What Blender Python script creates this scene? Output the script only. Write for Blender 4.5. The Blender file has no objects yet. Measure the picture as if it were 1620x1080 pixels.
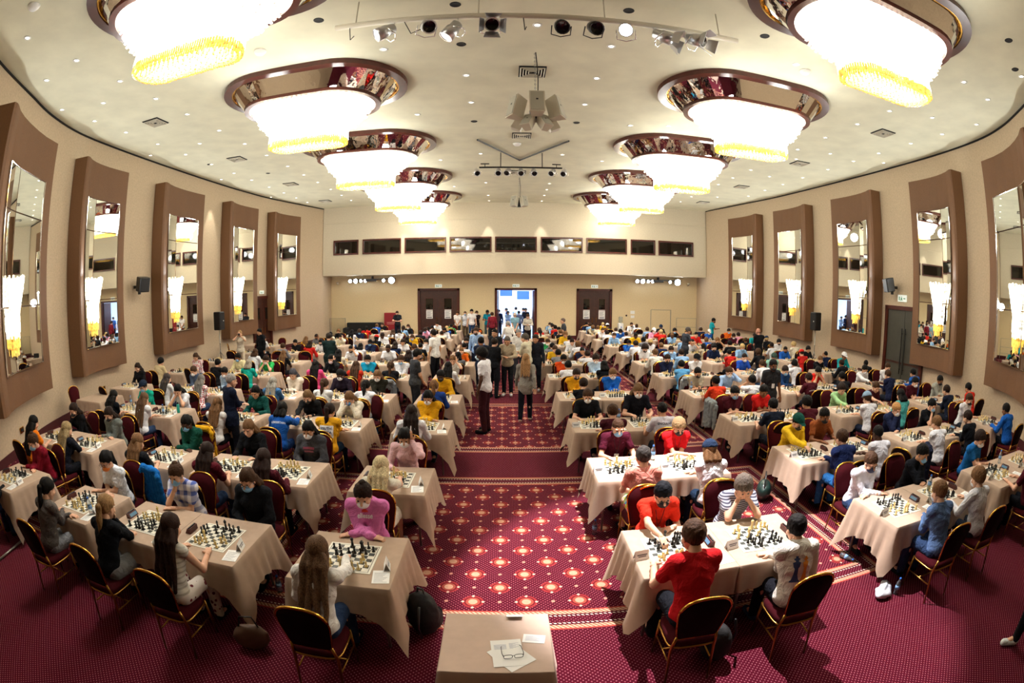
import bpy, bmesh, math, random
import numpy as np
from mathutils import Vector, Matrix
from mathutils.bvhtree import BVHTree
R = math.radians
rnd = random.Random(7)
C = bpy.context.scene.collection
SC = bpy.context.scene

# ------------------------------------------------------------------ camera, world, exposure
CAMX, CAMZ = .135, 3.15
PITCH, YAW, ROLL = .110, .0150, .003
cp, sp = math.cos(PITCH), math.sin(PITCH)
fwd = Vector((math.sin(YAW) * cp, math.cos(YAW) * cp, -sp))
rgt = Vector((math.cos(YAW), -math.sin(YAW), 0))
upv = rgt.cross(fwd)
r2 = rgt * math.cos(ROLL) + upv * math.sin(ROLL)
u2 = -rgt * math.sin(ROLL) + upv * math.cos(ROLL)
camd = bpy.data.cameras.new('camera')
camd.type = 'PANO'
camd.panorama_type = 'FISHEYE_EQUISOLID'
camd.fisheye_lens = 36.0 * 792 / 1620
camd.fisheye_fov = R(180)
camd.sensor_width = 36.0
camd.sensor_fit = 'HORIZONTAL'
camd.clip_end = 200
cam = bpy.data.objects.new('camera', camd)
C.objects.link(cam)
M = Matrix.Identity(4)
for i, v in enumerate((r2, u2, -fwd)):
    for j in range(3):
        M[j][i] = v[j]
M.translation = Vector((CAMX, 0, CAMZ))
cam.matrix_world = M
SC.camera = cam
SC.view_settings.view_transform = 'Standard'
SC.view_settings.look = 'None'
SC.view_settings.exposure = 0.50
SC.view_settings.gamma = 1.0
SC.view_settings.use_curve_mapping = False
SC.cycles.max_bounces = 8
SC.cycles.diffuse_bounces = 3
SC.cycles.glossy_bounces = 4
SC.cycles.transmission_bounces = 4
SC.cycles.sample_clamp_indirect = 4.0
SC.cycles.caustics_reflective = False
SC.cycles.caustics_refractive = False
world = bpy.data.worlds.new('world')
SC.world = world
world.use_nodes = True
world.node_tree.nodes['Background'].inputs[0].default_value = (.9, .93, 1, 1)
world.node_tree.nodes['Background'].inputs[1].default_value = .25

ROWL = [3.80, 5.78, 8.24, 10.40, 12.90, 15.30, 17.6, 19.9, 22.2, 24.5, 26.7]
ROWR = [3.93, 6.18, 8.35, 10.70, 13.10, 15.45, 17.75, 20.05, 22.35, 24.6, 26.7]
CH_Y = [5.45, 10.62, 15.8, 21.0, 26.0]
CH_X = [-4.45, 6.05]
LIGHT_CH, LIGHT_SPOT, LIGHT_SC, LIGHT_DN = 240, 4300, 26, 260

def light(name, kind, loc, power, color=(1, 1, 1), size=.3, size_y=None, rot=None, target=None, spot=None, blend=.4, spread=None):
    d = bpy.data.lights.new(name, kind)
    d.energy = power
    d.color = color
    if kind == 'AREA':
        d.shape = 'ELLIPSE' if size_y else 'DISK'
        d.size = size
        if size_y: d.size_y = size_y
        if spread: d.spread = spread
    elif kind == 'SPOT':
        d.spot_size = spot or R(50); d.spot_blend = blend; d.shadow_soft_size = size
    else:
        d.shadow_soft_size = size
    o = bpy.data.objects.new(name, d)
    C.objects.link(o)
    o.location = loc
    if target is not None:
        o.rotation_euler = (Vector(target) - Vector(loc)).to_track_quat('-Z', 'Y').to_euler()
    elif rot:
        o.rotation_euler = rot
    return o

WARM = (.97, 1.0, 1.02)
GLOW = (.98, 1.0, .97)
for cx in CH_X:
    for cy in CH_Y:
        light('chandelier_light', 'AREA', (cx, cy, 6.93), LIGHT_CH * (.8 if cy < 8 else (1.0 if cy < 19 else 1.4)), WARM, 1.9, .72)
        # added point lights beside the crystal tiers, with no lamp there, brighten the ceiling
        light('chandelier_fill', 'POINT', (cx - .9, cy - 1.45, 6.9), 42 * (.4 if cy < 8 else 1), GLOW, .25)
        light('chandelier_fill', 'POINT', (cx + .9, cy - 1.45, 6.9), 42 * (.4 if cy < 8 else 1), GLOW, .25)
        light('chandelier_fill', 'POINT', (cx, cy + 1.45, 6.9), 64 * (.4 if cy < 8 else 1), GLOW, .25)
light('stage_spot_light', 'SPOT', (2.03, 6.62, 6.95), LIGHT_SPOT, (1.0, .94, .97), .05, target=(2.35, 4.75, .7), spot=R(46), blend=.25)
# wall washers at the downlights nearest to the walls
for x, y, tx, ty, tz in ((-3.2, 27.9, -3.6, 28.5, 4), (-.8, 27.9, -.8, 28.5, 4), (2.2, 27.9, 2.2, 28.5, 4), (-11.9, 18.3, -12.6, 18.6, 3.5), (-5.5, 27.6, -5.9, 28.5, 4)):
    light('wall_washer', 'SPOT', (x, y, 7.9), LIGHT_DN, (1, .92, .8), .03, target=(tx, ty, tz), spot=R(34), blend=.6)
light('hall_light', 'AREA', (.9, 33.2, 4.3), 900, (.62, .76, 1.0), 4.0, 3.0)
for x in (-9.2, -6.6, 8.3, 10.9):
    light('light_bar_beam', 'SPOT', (x, 29.55, 3.62), 60, (.86, .92, 1), .05, target=(x * .8, 20, .5), spot=R(100), blend=.6)

# ------------------------------------------------------------------ materials
def srgb(h):
    if isinstance(h, (tuple, list)): return tuple(h)[:3]
    h = h.lstrip('#')
    c = [int(h[i:i + 2], 16) / 255 for i in (0, 2, 4)]
    return tuple(x / 12.92 if x <= .04045 else ((x + .055) / 1.055) ** 2.4 for x in c)

class NT:
    """tiny helper: math expressions as shader nodes"""
    def __init__(s, mat):
        s.t = mat.node_tree; s.n = s.t.nodes; s.l = s.t.links
    def new(s, typ, **kw):
        n = s.n.new(typ)
        for k, v in kw.items(): setattr(n, k, v)
        return n
    def m(s, op, a, b=None, c=None):
        n = s.n.new('ShaderNodeMath'); n.operation = op
        for i, v in enumerate((a, b, c)):
            if v is None: continue
            if isinstance(v, (int, float)): n.inputs[i].default_value = v
            else: s.l.new(v, n.inputs[i])
        return n.outputs[0]
    def mix(s, f, a, b):
        n = s.n.new('ShaderNodeMix'); n.data_type = 'RGBA'
        for sock, v in ((n.inputs[0], f), (n.inputs[6], a), (n.inputs[7], b)):
            if isinstance(v, (int, float)): sock.default_value = v
            elif isinstance(v, (tuple, list)): sock.default_value = (*v[:3], 1)
            else: s.l.new(v, sock)
        return n.outputs[2]

def mat(name, col=(.8, .8, .8), rough=.6, metal=0.0, emit=None, estr=0.0, alpha=1.0, trans=0.0, noise=0.0, nscale=8.0, bump=0.0, bscale=60.0, objcol=False, spec=None, sheen=0.0, ior=None, sample=True, wrinkle=0.0):
    m = bpy.data.materials.new(name)
    m.use_nodes = True
    t = NT(m)
    b = t.n['Principled BSDF']
    col = srgb(col)
    b.inputs['Roughness'].default_value = rough
    b.inputs['Metallic'].default_value = metal
    if spec is not None: b.inputs['Specular IOR Level'].default_value = spec
    if trans: b.inputs['Transmission Weight'].default_value = trans
    if ior: b.inputs['IOR'].default_value = ior
    if sheen: b.inputs['Sheen Weight'].default_value = sheen
    b.inputs['Alpha'].default_value = alpha
    src = None
    if objcol:
        oi = t.new('ShaderNodeObjectInfo'); src = oi.outputs['Color']
    if noise:
        tc = t.new('ShaderNodeTexCoord')
        nz = t.new('ShaderNodeTexNoise'); nz.inputs['Scale'].default_value = nscale; nz.inputs['Detail'].default_value = 5
        t.l.new(tc.outputs['Object'], nz.inputs['Vector'])
        mr = t.new('ShaderNodeMapRange'); mr.inputs[1].default_value = .3; mr.inputs[2].default_value = .7
        mr.inputs[3].default_value = 1 - noise; mr.inputs[4].default_value = 1 + noise
        t.l.new(nz.outputs[0], mr.inputs[0])
        mx = t.new('ShaderNodeMix', data_type='RGBA', blend_type='MULTIPLY'); mx.inputs[0].default_value = 1
        if src: t.l.new(src, mx.inputs[6])
        else: mx.inputs[6].default_value = (*col, 1)
        t.l.new(mr.outputs[0], mx.inputs[7])
        t.l.new(mx.outputs[2], b.inputs['Base Color'])
    elif src: t.l.new(src, b.inputs['Base Color'])
    else: b.inputs['Base Color'].default_value = (*col, 1)
    if wrinkle:
        tc = t.new('ShaderNodeTexCoord'); nz = t.new('ShaderNodeTexNoise'); nz.inputs['Scale'].default_value = 9; nz.inputs['Detail'].default_value = 3; nz.inputs['Distortion'].default_value = 1.6
        t.l.new(tc.outputs['Object'], nz.inputs['Vector']); bp = t.new('ShaderNodeBump'); bp.inputs['Strength'].default_value = wrinkle; bp.inputs['Distance'].default_value = .035
        t.l.new(nz.outputs[0], bp.inputs['Height']); t.l.new(bp.outputs[0], b.inputs['Normal'])
    if bump:
        tc = t.new('ShaderNodeTexCoord')
        nz = t.new('ShaderNodeTexNoise'); nz.inputs['Scale'].default_value = bscale; nz.inputs['Detail'].default_value = 3
        t.l.new(tc.outputs['Object'], nz.inputs['Vector'])
        bp = t.new('ShaderNodeBump'); bp.inputs['Strength'].default_value = bump; bp.inputs['Distance'].default_value = .02
        t.l.new(nz.outputs[0], bp.inputs['Height']); t.l.new(bp.outputs[0], b.inputs['Normal'])
    if emit is not None:
        b.inputs['Emission Color'].default_value = (*srgb(emit), 1)
        b.inputs['Emission Strength'].default_value = estr
        if not sample: m.cycles.emission_sampling = 'NONE'
    return m

MT = {}
MT['wall'] = mat('wall_paper', '#c6b296', .85, noise=.10, nscale=22, bump=.25, bscale=90)
MT['wall_back'] = mat('back_wall_paper', '#e4d0a4', .85, noise=.09, nscale=22, bump=.25, bscale=90)
MT['wall_pale'] = mat('bulkhead_paint', '#cbc0a8', .85, noise=.05, nscale=14, bump=.15, bscale=80)
MT['ceiling'] = mat('ceiling_plaster', '#dfdcc2', .9, noise=.07, nscale=1.6)
MT['base'] = mat('baseboard_carpet', '#4a1216', .9)
MT['wood'] = mat('dark_red_wood', '#4a1d12', .28, noise=.25, nscale=6)
MT['doorwood'] = mat('door_wood', '#3a1a10', .4, noise=.3, nscale=9)
MT['panel'] = mat('brown_fabric_panel', '#6d4a2c', .62, noise=.10, nscale=30, bump=.2, bscale=150)
MT['mirror'] = mat('mirror_glass', (.86, .88, .84), .015, 1.0)
MT['facet'] = mat('rippled_mirror_facet', (.8, .78, .76), .03, 1.0, bump=.3, bscale=2.2)
MT['bevel'] = mat('mirror_bevel', (.9, .9, .88), .08, 1.0)
MT['gold'] = mat('gold_metal', '#c9973f', .22, 1.0)
MT['golddk'] = mat('gold_metal_leg', '#a8803c', .3, 1.0)
MT['velvet'] = mat('burgundy_upholstery', '#3c0a12', .9, spec=.1, noise=.15, nscale=40)
MT['velvetback'] = mat('dark_burgundy_back', '#1a060a', .85, spec=.1)
MT['cloth'] = mat('beige_tablecloth', '#b39c88', .9, spec=.08, noise=.05, nscale=12)
MT['cloth2'] = mat('pale_tablecloth', '#e2cfc0', .8, noise=.04, nscale=12)
MT['black'] = mat('black_plastic', '#0b0b0c', .35)
MT['blackm'] = mat('black_matt', '#0d0d0f', .8)
MT['white'] = mat('white_paper', '#f2f2ee', .7)
MT['ink'] = mat('printed_ink', '#6d7278', .8)
MT['inkdark'] = mat('dark_ink', '#22242a', .8)
MT['grey'] = mat('grey_metal', '#8b8d8e', .35, .6)
MT['can'] = mat('spun_aluminium', (.62, .63, .65), .32, .9)
MT['chrome'] = mat('chrome', (.85, .86, .88), .12, 1.0)
MT['cream'] = mat('cream_plastic', '#cfc8b4', .5)
MT['steel'] = mat('steel_tube', '#9a978e', .35, .7)
MT['bulb'] = mat('downlight_bulb', '#fff3dc', .5, emit='#fff0d6', estr=7, sample=False)
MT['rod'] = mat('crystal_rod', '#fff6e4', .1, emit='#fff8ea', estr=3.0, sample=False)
MT['amber'] = mat('amber_glow_rod', '#ecc060', .1, emit='#f3c358', estr=.75, sample=False)  # amber tint stands for the weaker light at the rods' lower ends
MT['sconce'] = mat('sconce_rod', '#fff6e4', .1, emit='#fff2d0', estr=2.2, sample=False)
MT['core'] = mat('lamp_core', '#ffffff', .5, emit='#fff8ea', estr=4)
MT['ledwhite'] = mat('led_lens', '#ffffff', .3, emit='#e8f0ff', estr=30, sample=False)
MT['glassdark'] = mat('booth_glass', '#15140f', .03, spec=.9)
MT['greydoor'] = mat('grey_green_door', '#3b3a30', .6, noise=.1, nscale=5)
MT['red'] = mat('red_cabinet', '#8f1420', .5)
MT['water'] = mat('bottle_plastic', (.75, .85, .95), .08, trans=.9, ior=1.33)
MT['bluecap'] = mat('blue_cap', '#2f6fd0', .4)
MT['bag'] = mat('black_backpack', '#08080a', .75, bump=.3, bscale=30)
MT['ivory'] = mat('ivory_chess_piece', '#e0c583', .4)
MT['ebony'] = mat('black_chess_piece', '#0e0c0b', .35)
MT['clockred'] = mat('clock_case', '#4a1714', .4)
MT['lcd'] = mat('clock_display', '#5f87a5', .2)
MT['bmark'] = mat('board_border', '#e9e5d6', .6)
MT['skin'] = mat('skin', (.6, .4, .3), .6, spec=.25, objcol=True, noise=.04, nscale=14)
MT['fabric'] = mat('clothing', (.5, .5, .5), .9, spec=.12, objcol=True, noise=.06, nscale=18, wrinkle=.8)
MT['hairm'] = mat('hair', (.1, .07, .05), .6, spec=.22, objcol=True, noise=.3, nscale=60)
def hair_mat():
    m = bpy.data.materials.new('hair'); m.use_nodes = True
    t = NT(m); b = t.n['Principled BSDF']; b.inputs['Roughness'].default_value = .6; b.inputs['Specular IOR Level'].default_value = .12
    tc = t.new('ShaderNodeTexCoord'); mp = t.new('ShaderNodeMapping'); mp.inputs['Scale'].default_value = (150, 150, 14)
    t.l.new(tc.outputs['Object'], mp.inputs[0])
    nz = t.new('ShaderNodeTexNoise'); nz.inputs['Scale'].default_value = 1; nz.inputs['Detail'].default_value = 2; t.l.new(mp.outputs[0], nz.inputs['Vector'])
    mr = t.new('ShaderNodeMapRange'); mr.inputs[1].default_value = .3; mr.inputs[2].default_value = .7; mr.inputs[3].default_value = .45; mr.inputs[4].default_value = 1.7
    t.l.new(nz.outputs[0], mr.inputs[0]); oi = t.new('ShaderNodeObjectInfo')
    mx = t.new('ShaderNodeMix', data_type='RGBA', blend_type='MULTIPLY'); mx.inputs[0].default_value = 1
    t.l.new(oi.outputs['Color'], mx.inputs[6]); t.l.new(mr.outputs[0], mx.inputs[7]); t.l.new(mx.outputs[2], b.inputs['Base Color'])
    bp = t.new('ShaderNodeBump'); bp.inputs['Strength'].default_value = .6; bp.inputs['Distance'].default_value = .01
    t.l.new(nz.outputs[0], bp.inputs['Height']); t.l.new(bp.outputs[0], b.inputs['Normal'])
    return m
MT['hairm'] = hair_mat()
def glitter(m, lo, hi, sc):
    t = NT(m); b = t.n['Principled BSDF']; tc = t.new('ShaderNodeTexCoord'); nz = t.new('ShaderNodeTexNoise'); nz.inputs['Scale'].default_value = sc; nz.inputs['Detail'].default_value = 1
    t.l.new(tc.outputs['Object'], nz.inputs['Vector']); mr = t.new('ShaderNodeMapRange'); mr.inputs[1].default_value = .38; mr.inputs[2].default_value = .62; mr.inputs[3].default_value = lo; mr.inputs[4].default_value = hi
    t.l.new(nz.outputs[0], mr.inputs[0]); t.l.new(mr.outputs[0], b.inputs['Emission Strength'])
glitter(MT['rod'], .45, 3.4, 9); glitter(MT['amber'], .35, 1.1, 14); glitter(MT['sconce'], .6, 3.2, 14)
MT['plain'] = mat('plain', (.5, .5, .5), .6, objcol=True)
MT['hallwall'] = mat('hall_wall', '#e8edf5', .8)
MT['hallfloor'] = mat('hall_floor', '#9aa5b5', .4)
MT['curtain'] = mat('stage_curtain', '#6a5c48', .9)

def pattern(name, fn, rough=.85):
    m = bpy.data.materials.new(name); m.use_nodes = True
    t = NT(m); b = t.n['Principled BSDF']; b.inputs['Roughness'].default_value = rough; b.inputs['Specular IOR Level'].default_value = .4 if rough < .6 else .06
    tc = t.new('ShaderNodeTexCoord'); sx = t.new('ShaderNodeSeparateXYZ'); t.l.new(tc.outputs['Object'], sx.inputs[0])
    t.l.new(fn(t, sx.outputs[0], sx.outputs[1], sx.outputs[2], tc), b.inputs['Base Color'])
    MT[name] = m
    return m

def band(t, v, period, width):   # 1 where v falls in the stripe
    f = t.m('FRACT', t.m('MULTIPLY', v, 1 / period))
    return t.m('LESS_THAN', f, width)

def polka(t, x, y, z, tc):
    vo = t.new('ShaderNodeTexVoronoi'); vo.inputs['Scale'].default_value = 22; vo.inputs['Randomness'].default_value = .25
    t.l.new(tc.outputs['Object'], vo.inputs[0])
    return t.mix(t.m('LESS_THAN', vo.outputs['Distance'], .42), srgb('#f0ecec'), srgb('#c02338'))
pattern('polka', polka)
def plaid(t, x, y, z, tc):
    a = band(t, x, .11, .45); c = band(t, z, .13, .42)
    s = t.m('MULTIPLY', t.m('ADD', a, c), .5)
    return t.mix(s, srgb('#e8e6ee'), srgb('#5a6cb4'))
pattern('plaid', plaid)
pattern('stripes', lambda t, x, y, z, tc: t.mix(band(t, z, .026, .5), srgb('#b8b9c2'), srgb('#50515f')))
pattern('ribbed', lambda t, x, y, z, tc: t.mix(band(t, z, .05, .35), srgb('#dcd8cc'), srgb('#b9b3a4')))
def floral(t, x, y, z, tc):
    vo = t.new('ShaderNodeTexVoronoi'); vo.inputs['Scale'].default_value = 16
    t.l.new(tc.outputs['Object'], vo.inputs[0])
    return t.mix(t.m('LESS_THAN', vo.outputs['Distance'], .33), srgb('#e5dcd2'), srgb('#74343a'))
pattern('floral', floral)
def tropical(t, x, y, z, tc):
    vo = t.new('ShaderNodeTexVoronoi'); vo.inputs['Scale'].default_value = 20
    t.l.new(tc.outputs['Object'], vo.inputs[0])
    return t.mix(.75, srgb('#7a6a60'), vo.outputs['Color'])
pattern('tropical', tropical)

def board_mat():
    def f(t, x, y, z, tc):
        u = t.m('DIVIDE', t.m('ADD', x, .22), .055); v = t.m('DIVIDE', t.m('ADD', y, .22), .055)
        s = t.m('FLOORED_MODULO', t.m('ADD', t.m('FLOOR', u), t.m('FLOOR', v)), 2)
        ins = t.m('MULTIPLY', t.m('LESS_THAN', t.m('ABSOLUTE', x), .22), t.m('LESS_THAN', t.m('ABSOLUTE', y), .22))
        mx = t.m('MAXIMUM', t.m('ABSOLUTE', x), t.m('ABSOLUTE', y))
        line = t.m('MULTIPLY', t.m('GREATER_THAN', mx, .228), t.m('LESS_THAN', mx, .234))
        dk = t.m('MULTIPLY', ins, t.m('SUBTRACT', 1, s))
        c = t.mix(dk, srgb('#e6e2d2'), srgb('#2d322c'))
        return t.mix(line, c, srgb('#2d322c'))
    return pattern('board', f, .45)
board_mat()

def carpet_mat():
    def f(t, x, y, z, tc):
        D = .5489
        def rad(ox, oy, sc=1.0):
            u = t.m('DIVIDE', t.m('SUBTRACT', x, ox), D * sc); v = t.m('DIVIDE', t.m('SUBTRACT', y, oy), D * sc)
            fu = t.m('SUBTRACT', t.m('FRACT', t.m('ADD', u, .5)), .5); fv = t.m('SUBTRACT', t.m('FRACT', t.m('ADD', v, .5)), .5)
            r = t.m('SQRT', t.m('ADD', t.m('MULTIPLY', fu, fu), t.m('MULTIPLY', fv, fv)))
            return fu, fv, r
        X0, Y0 = -.194, 4.264
        fa = rad(X0, Y0); fb = rad(X0 + D / 2, Y0 + D / 2)
        r = t.m('MINIMUM', fa[2], fb[2])
        fc = rad(X0 + D / 2, Y0); fd = rad(X0, Y0 + D / 2)
        rs = t.m('MINIMUM', fc[2], fd[2])
        # small dot ground
        dd = D / 12
        def dots(ox):
            u = t.m('DIVIDE', t.m('ADD', x, ox), dd); v = t.m('DIVIDE', t.m('ADD', y, ox), dd)
            fu = t.m('SUBTRACT', t.m('FRACT', u), .5); fv = t.m('SUBTRACT', t.m('FRACT', v), .5)
            return t.m('SQRT', t.m('ADD', t.m('MULTIPLY', fu, fu), t.m('MULTIPLY', fv, fv)))
        rd = t.m('MINIMUM', dots(0), dots(dd / 2))
        ground = t.mix(t.m('LESS_THAN', rd, .15), srgb('#480b1b'), srgb('#94525c'))
        # medallions
        nz = t.new('ShaderNodeTexNoise'); nz.inputs['Scale'].default_value = 40; t.l.new(tc.outputs['Object'], nz.inputs['Vector'])
        c = t.mix(t.m('LESS_THAN', r, .205), ground, srgb('#842a2c'))
        c = t.mix(t.m('MULTIPLY', t.m('LESS_THAN', r, .16), t.m('GREATER_THAN', r, .142)), c, srgb('#4a1018'))
        c = t.mix(t.m('LESS_THAN', r, .13), c, srgb('#8e4638'))
        c = t.mix(t.m('LESS_THAN', r, .085), c, srgb('#b58a70'))
        # four light marks on each medallion
        def marks(fr):
            au, av = t.m('ABSOLUTE', fr[0]), t.m('ABSOLUTE', fr[1])
            a = t.m('ADD', t.m('ABSOLUTE', t.m('SUBTRACT', au, .19)), av)
            b = t.m('ADD', t.m('ABSOLUTE', t.m('SUBTRACT', av, .19)), au)
            return t.m('MINIMUM', a, b)
        mk = t.m('MINIMUM', marks(fa), marks(fb))
        c = t.mix(t.m('LESS_THAN', mk, .035), c, srgb('#d0ac96'))
        c = t.mix(t.m('LESS_THAN', rs, .038), c, srgb('#b57f6c'))
        # panel frames: panels 7.0 x 3.4, period 9.0 x 5.36
        px = t.m('ABSOLUTE', t.m('SUBTRACT', t.m('FLOORED_MODULO', t.m('SUBTRACT', x, .85 - 4.5), 9.0), 4.5))
        py = t.m('ABSOLUTE', t.m('SUBTRACT', t.m('FLOORED_MODULO', t.m('SUBTRACT', y, 5.8 - 2.68), 5.36), 2.68))
        d = t.m('MAXIMUM', t.m('SUBTRACT', px, 3.5), t.m('SUBTRACT', py, 1.72))
        c = t.mix(t.m('GREATER_THAN', d, 0), c, ground)
        fine = t.m('FRACT', t.m('MULTIPLY', t.m('ADD', x, y), 22.0))
        gold = t.mix(t.m('LESS_THAN', fine, .4), srgb('#c39d80'), srgb('#8d4a3c'))
        def strip(a, b):
            return t.m('MULTIPLY', t.m('GREATER_THAN', d, a), t.m('LESS_THAN', d, b))
        c = t.mix(strip(-.02, .0), c, srgb('#a24036'))
        c = t.mix(strip(.0, .055), c, gold)
        c = t.mix(strip(.075, .09), c, t.mix(t.m('LESS_THAN', fine, .5), srgb('#e8d3c0'), srgb('#3c0513')))
        c = t.mix(strip(.20, .215), c, t.mix(t.m('LESS_THAN', fine, .5), srgb('#e8d3c0'), srgb('#3c0513')))
        c = t.mix(strip(.235, .29), c, gold)
        c = t.mix(strip(.29, .31), c, srgb('#a24036'))
        # nothing but the dotted ground in front of the first frame
        c = t.mix(t.m('LESS_THAN', y, 3.74), c, ground)
        vr = t.new('ShaderNodeMapRange'); t.l.new(nz.outputs[0], vr.inputs[0])
        vr.inputs[1].default_value = .25; vr.inputs[2].default_value = .75; vr.inputs[3].default_value = .88; vr.inputs[4].default_value = 1.12
        mx = t.new('ShaderNodeMix', data_type='RGBA', blend_type='MULTIPLY'); mx.inputs[0].default_value = 1
        t.l.new(c, mx.inputs[6]); t.l.new(vr.outputs[0], mx.inputs[7])
        return mx.outputs[2]
    return pattern('carpet', f, .95)
carpet_mat()

# ------------------------------------------------------------------ object helpers
def tag(o, label=None, cat=None, group=None, kind=None):
    if label: o['label'] = label
    if cat: o['category'] = cat
    if group: o['group'] = group
    if kind: o['kind'] = kind
    return o
def empty(name, loc=(0, 0, 0), rz=0.0, label=None, cat=None, group=None):
    o = bpy.data.objects.new(name, None); C.objects.link(o)
    o.empty_display_size = .1
    o.location = loc; o.rotation_euler = (0, 0, rz)
    return tag(o, label, cat, group)
def mesh(name, V, F, mats=(), fm=None, smooth=False):
    me = bpy.data.meshes.new(name)
    me.from_pydata([tuple(v) for v in V], [], F)
    for m in mats: me.materials.append(MT[m] if isinstance(m, str) else m)
    if fm is not None: me.polygons.foreach_set('material_index', fm)
    if smooth: me.polygons.foreach_set('use_smooth', [True] * len(me.polygons))
    me.update()
    return me
def put(name, me, parent=None, loc=(0, 0, 0), rot=(0, 0, 0), col=None, sc=None):
    o = bpy.data.objects.new(name, me); C.objects.link(o)
    o.location = loc; o.rotation_euler = rot
    if sc: o.scale = (sc,) * 3 if isinstance(sc, (int, float)) else sc
    if parent: o.parent = parent
    if col is not None: o.color = (*srgb(col), 1)
    return o

class MB:
    """mesh collector"""
    def __init__(s): s.V = []; s.F = []; s.M = []; s.mi = 0
    def add(s, V, F):
        b = len(s.V); s.V += [tuple(v) for v in V]; s.F += [tuple(i + b for i in f) for f in F]; s.M += [s.mi] * len(F)
    def box(s, x0, x1, y0, y1, z0, z1, ch=0.0, mx=None):
        if ch <= 0:
            V = [(x, y, z) for z in (z0, z1) for y in (y0, y1) for x in (x0, x1)]
            F = [(0, 2, 3, 1), (4, 5, 7, 6), (0, 1, 5, 4), (2, 6, 7, 3), (0, 4, 6, 2), (1, 3, 7, 5)]
        else:
            pts = [(x0 + ch, y0), (x1 - ch, y0), (x1, y0 + ch), (x1, y1 - ch), (x1 - ch, y1), (x0 + ch, y1), (x0, y1 - ch), (x0, y0 + ch)]
            V = []
            n = 8
            cx, cy = (x0 + x1) / 2, (y0 + y1) / 2
            ins = [(x + (ch if x < cx else -ch) * .6, y + (ch if y < cy else -ch) * .6) for x, y in pts]
            V += [(x, y, z0) for x, y in ins] + [(x, y, z0 + ch) for x, y in pts] + [(x, y, z1 - ch) for x, y in pts] + [(x, y, z1) for x, y in ins]
            F = [tuple(range(n - 1, -1, -1)), tuple(range(3 * n, 4 * n))]
            for k in range(3):
                for i in range(n):
                    j = (i + 1) % n
                    F.append((k * n + i, k * n + j, (k + 1) * n + j, (k + 1) * n + i))
        if mx is not None: V = [mx @ Vector(v) for v in V]
        s.add(V, F); return s
    def tube(s, pts, r, n=8, closed=False, cap=True):
        P = [Vector(p) for p in pts]; m = len(P); V = []; ref = None
        rs = r if isinstance(r, (list, tuple)) else [r] * m
        for i in range(m):
            if closed: d = P[(i + 1) % m] - P[i - 1]
            else: d = P[min(i + 1, m - 1)] - P[max(i - 1, 0)]
            d.normalize()
            if ref is None: ref = Vector((0, 0, 1)) if abs(d.z) < .9 else Vector((1, 0, 0))
            a = d.cross(ref).normalized(); b = a.cross(d); ref = b
            for k in range(n):
                t = 2 * math.pi * k / n
                V.append(P[i] + (a * math.cos(t) + b * math.sin(t)) * rs[i])
        F = []
        for i in range(m if closed else m - 1):
            for k in range(n):
                j = (i + 1) % m; l = (k + 1) % n
                F.append((i * n + k, i * n + l, j * n + l, j * n + k))
        if not closed and cap: F += [tuple(range(n - 1, -1, -1)), tuple((m - 1) * n + k for k in range(n))]
        s.add(V, F); return s
    def lathe(s, prof, n=12, cx=0, cy=0, cz=0, mx=None, cap=True):
        V = []; F = []
        for r, z in prof:
            for k in range(n):
                t = 2 * math.pi * k / n; V.append((cx + r * math.cos(t), cy + r * math.sin(t), cz + z))
        for i in range(len(prof) - 1):
            for k in range(n):
                l = (k + 1) % n; F.append((i * n + k, i * n + l, (i + 1) * n + l, (i + 1) * n + k))
        if cap: F += [tuple(range(n - 1, -1, -1)), tuple((len(prof) - 1) * n + k for k in range(n))]
        if mx is not None: V = [mx @ Vector(v) for v in V]
        s.add(V, F); return s
    def quad(s, a, b, c, d): s.add([a, b, c, d], [(0, 1, 2, 3)]); return s
    def me(s, name, mats, smooth=False):
        return mesh(name, s.V, s.F, mats if isinstance(mats, (list, tuple)) else [mats], s.M, smooth)
def thing_mesh(name, mb, mats, label, cat, group=None, loc=(0, 0, 0), rz=0, smooth=False):
    o = put(name, mb.me(name, mats, smooth), None, loc, (0, 0, rz))
    return tag(o, label, cat, group)
ORD = ['first', 'second', 'third', 'fourth', 'fifth', 'sixth', 'seventh', 'eighth', 'ninth', 'tenth', 'eleventh', 'twelfth']
# ------------------------------------------------------------------ room shell
WL = [(-7.5, -4), (-7.5, 1), (-8.6, 3.0), (-9.55, 4.46), (-10.55, 6.3), (-11.3, 7.7), (-11.9, 9.45), (-12.2, 11.7), (-12.38, 14.6), (-12.45, 18), (-12.35, 21.1), (-12.0, 24.05), (-11.0, 27.8), (-10.75, 28.7), (-10.75, 30)]
WR = [(9, -4), (9, 0.5), (10.3, 3.2), (12.0, 5.6), (12.9, 7.0), (13.45, 8.4), (13.8, 10.4), (13.95, 12.5), (14.0, 15), (13.9, 18.2), (13.6, 22.1), (12.9, 25.8), (12.35, 28.5), (12.3, 30)]
H = 8.0
def smooth_poly(P, keep_first=1, n=5):
    # Catmull-Rom through the plan points
    out = [P[0]]
    for i in range(len(P) - 1):
        p0, p1, p2, p3 = [np.array(P[max(0, min(len(P) - 1, j))], float) for j in (i - 1, i, i + 1, i + 2)]
        if i == 0 or i == len(P) - 2:
            out.append(P[i + 1]); continue
        for k in range(1, n + 1):
            t = k / n
            q = .5 * ((2 * p1) + (-p0 + p2) * t + (2 * p0 - 5 * p1 + 4 * p2 - p3) * t * t + (-p0 + 3 * p1 - 3 * p2 + p3) * t ** 3)
            out.append((float(q[0]), float(q[1])))
    return out
SL, SR = smooth_poly(WL), smooth_poly(WR)
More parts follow.
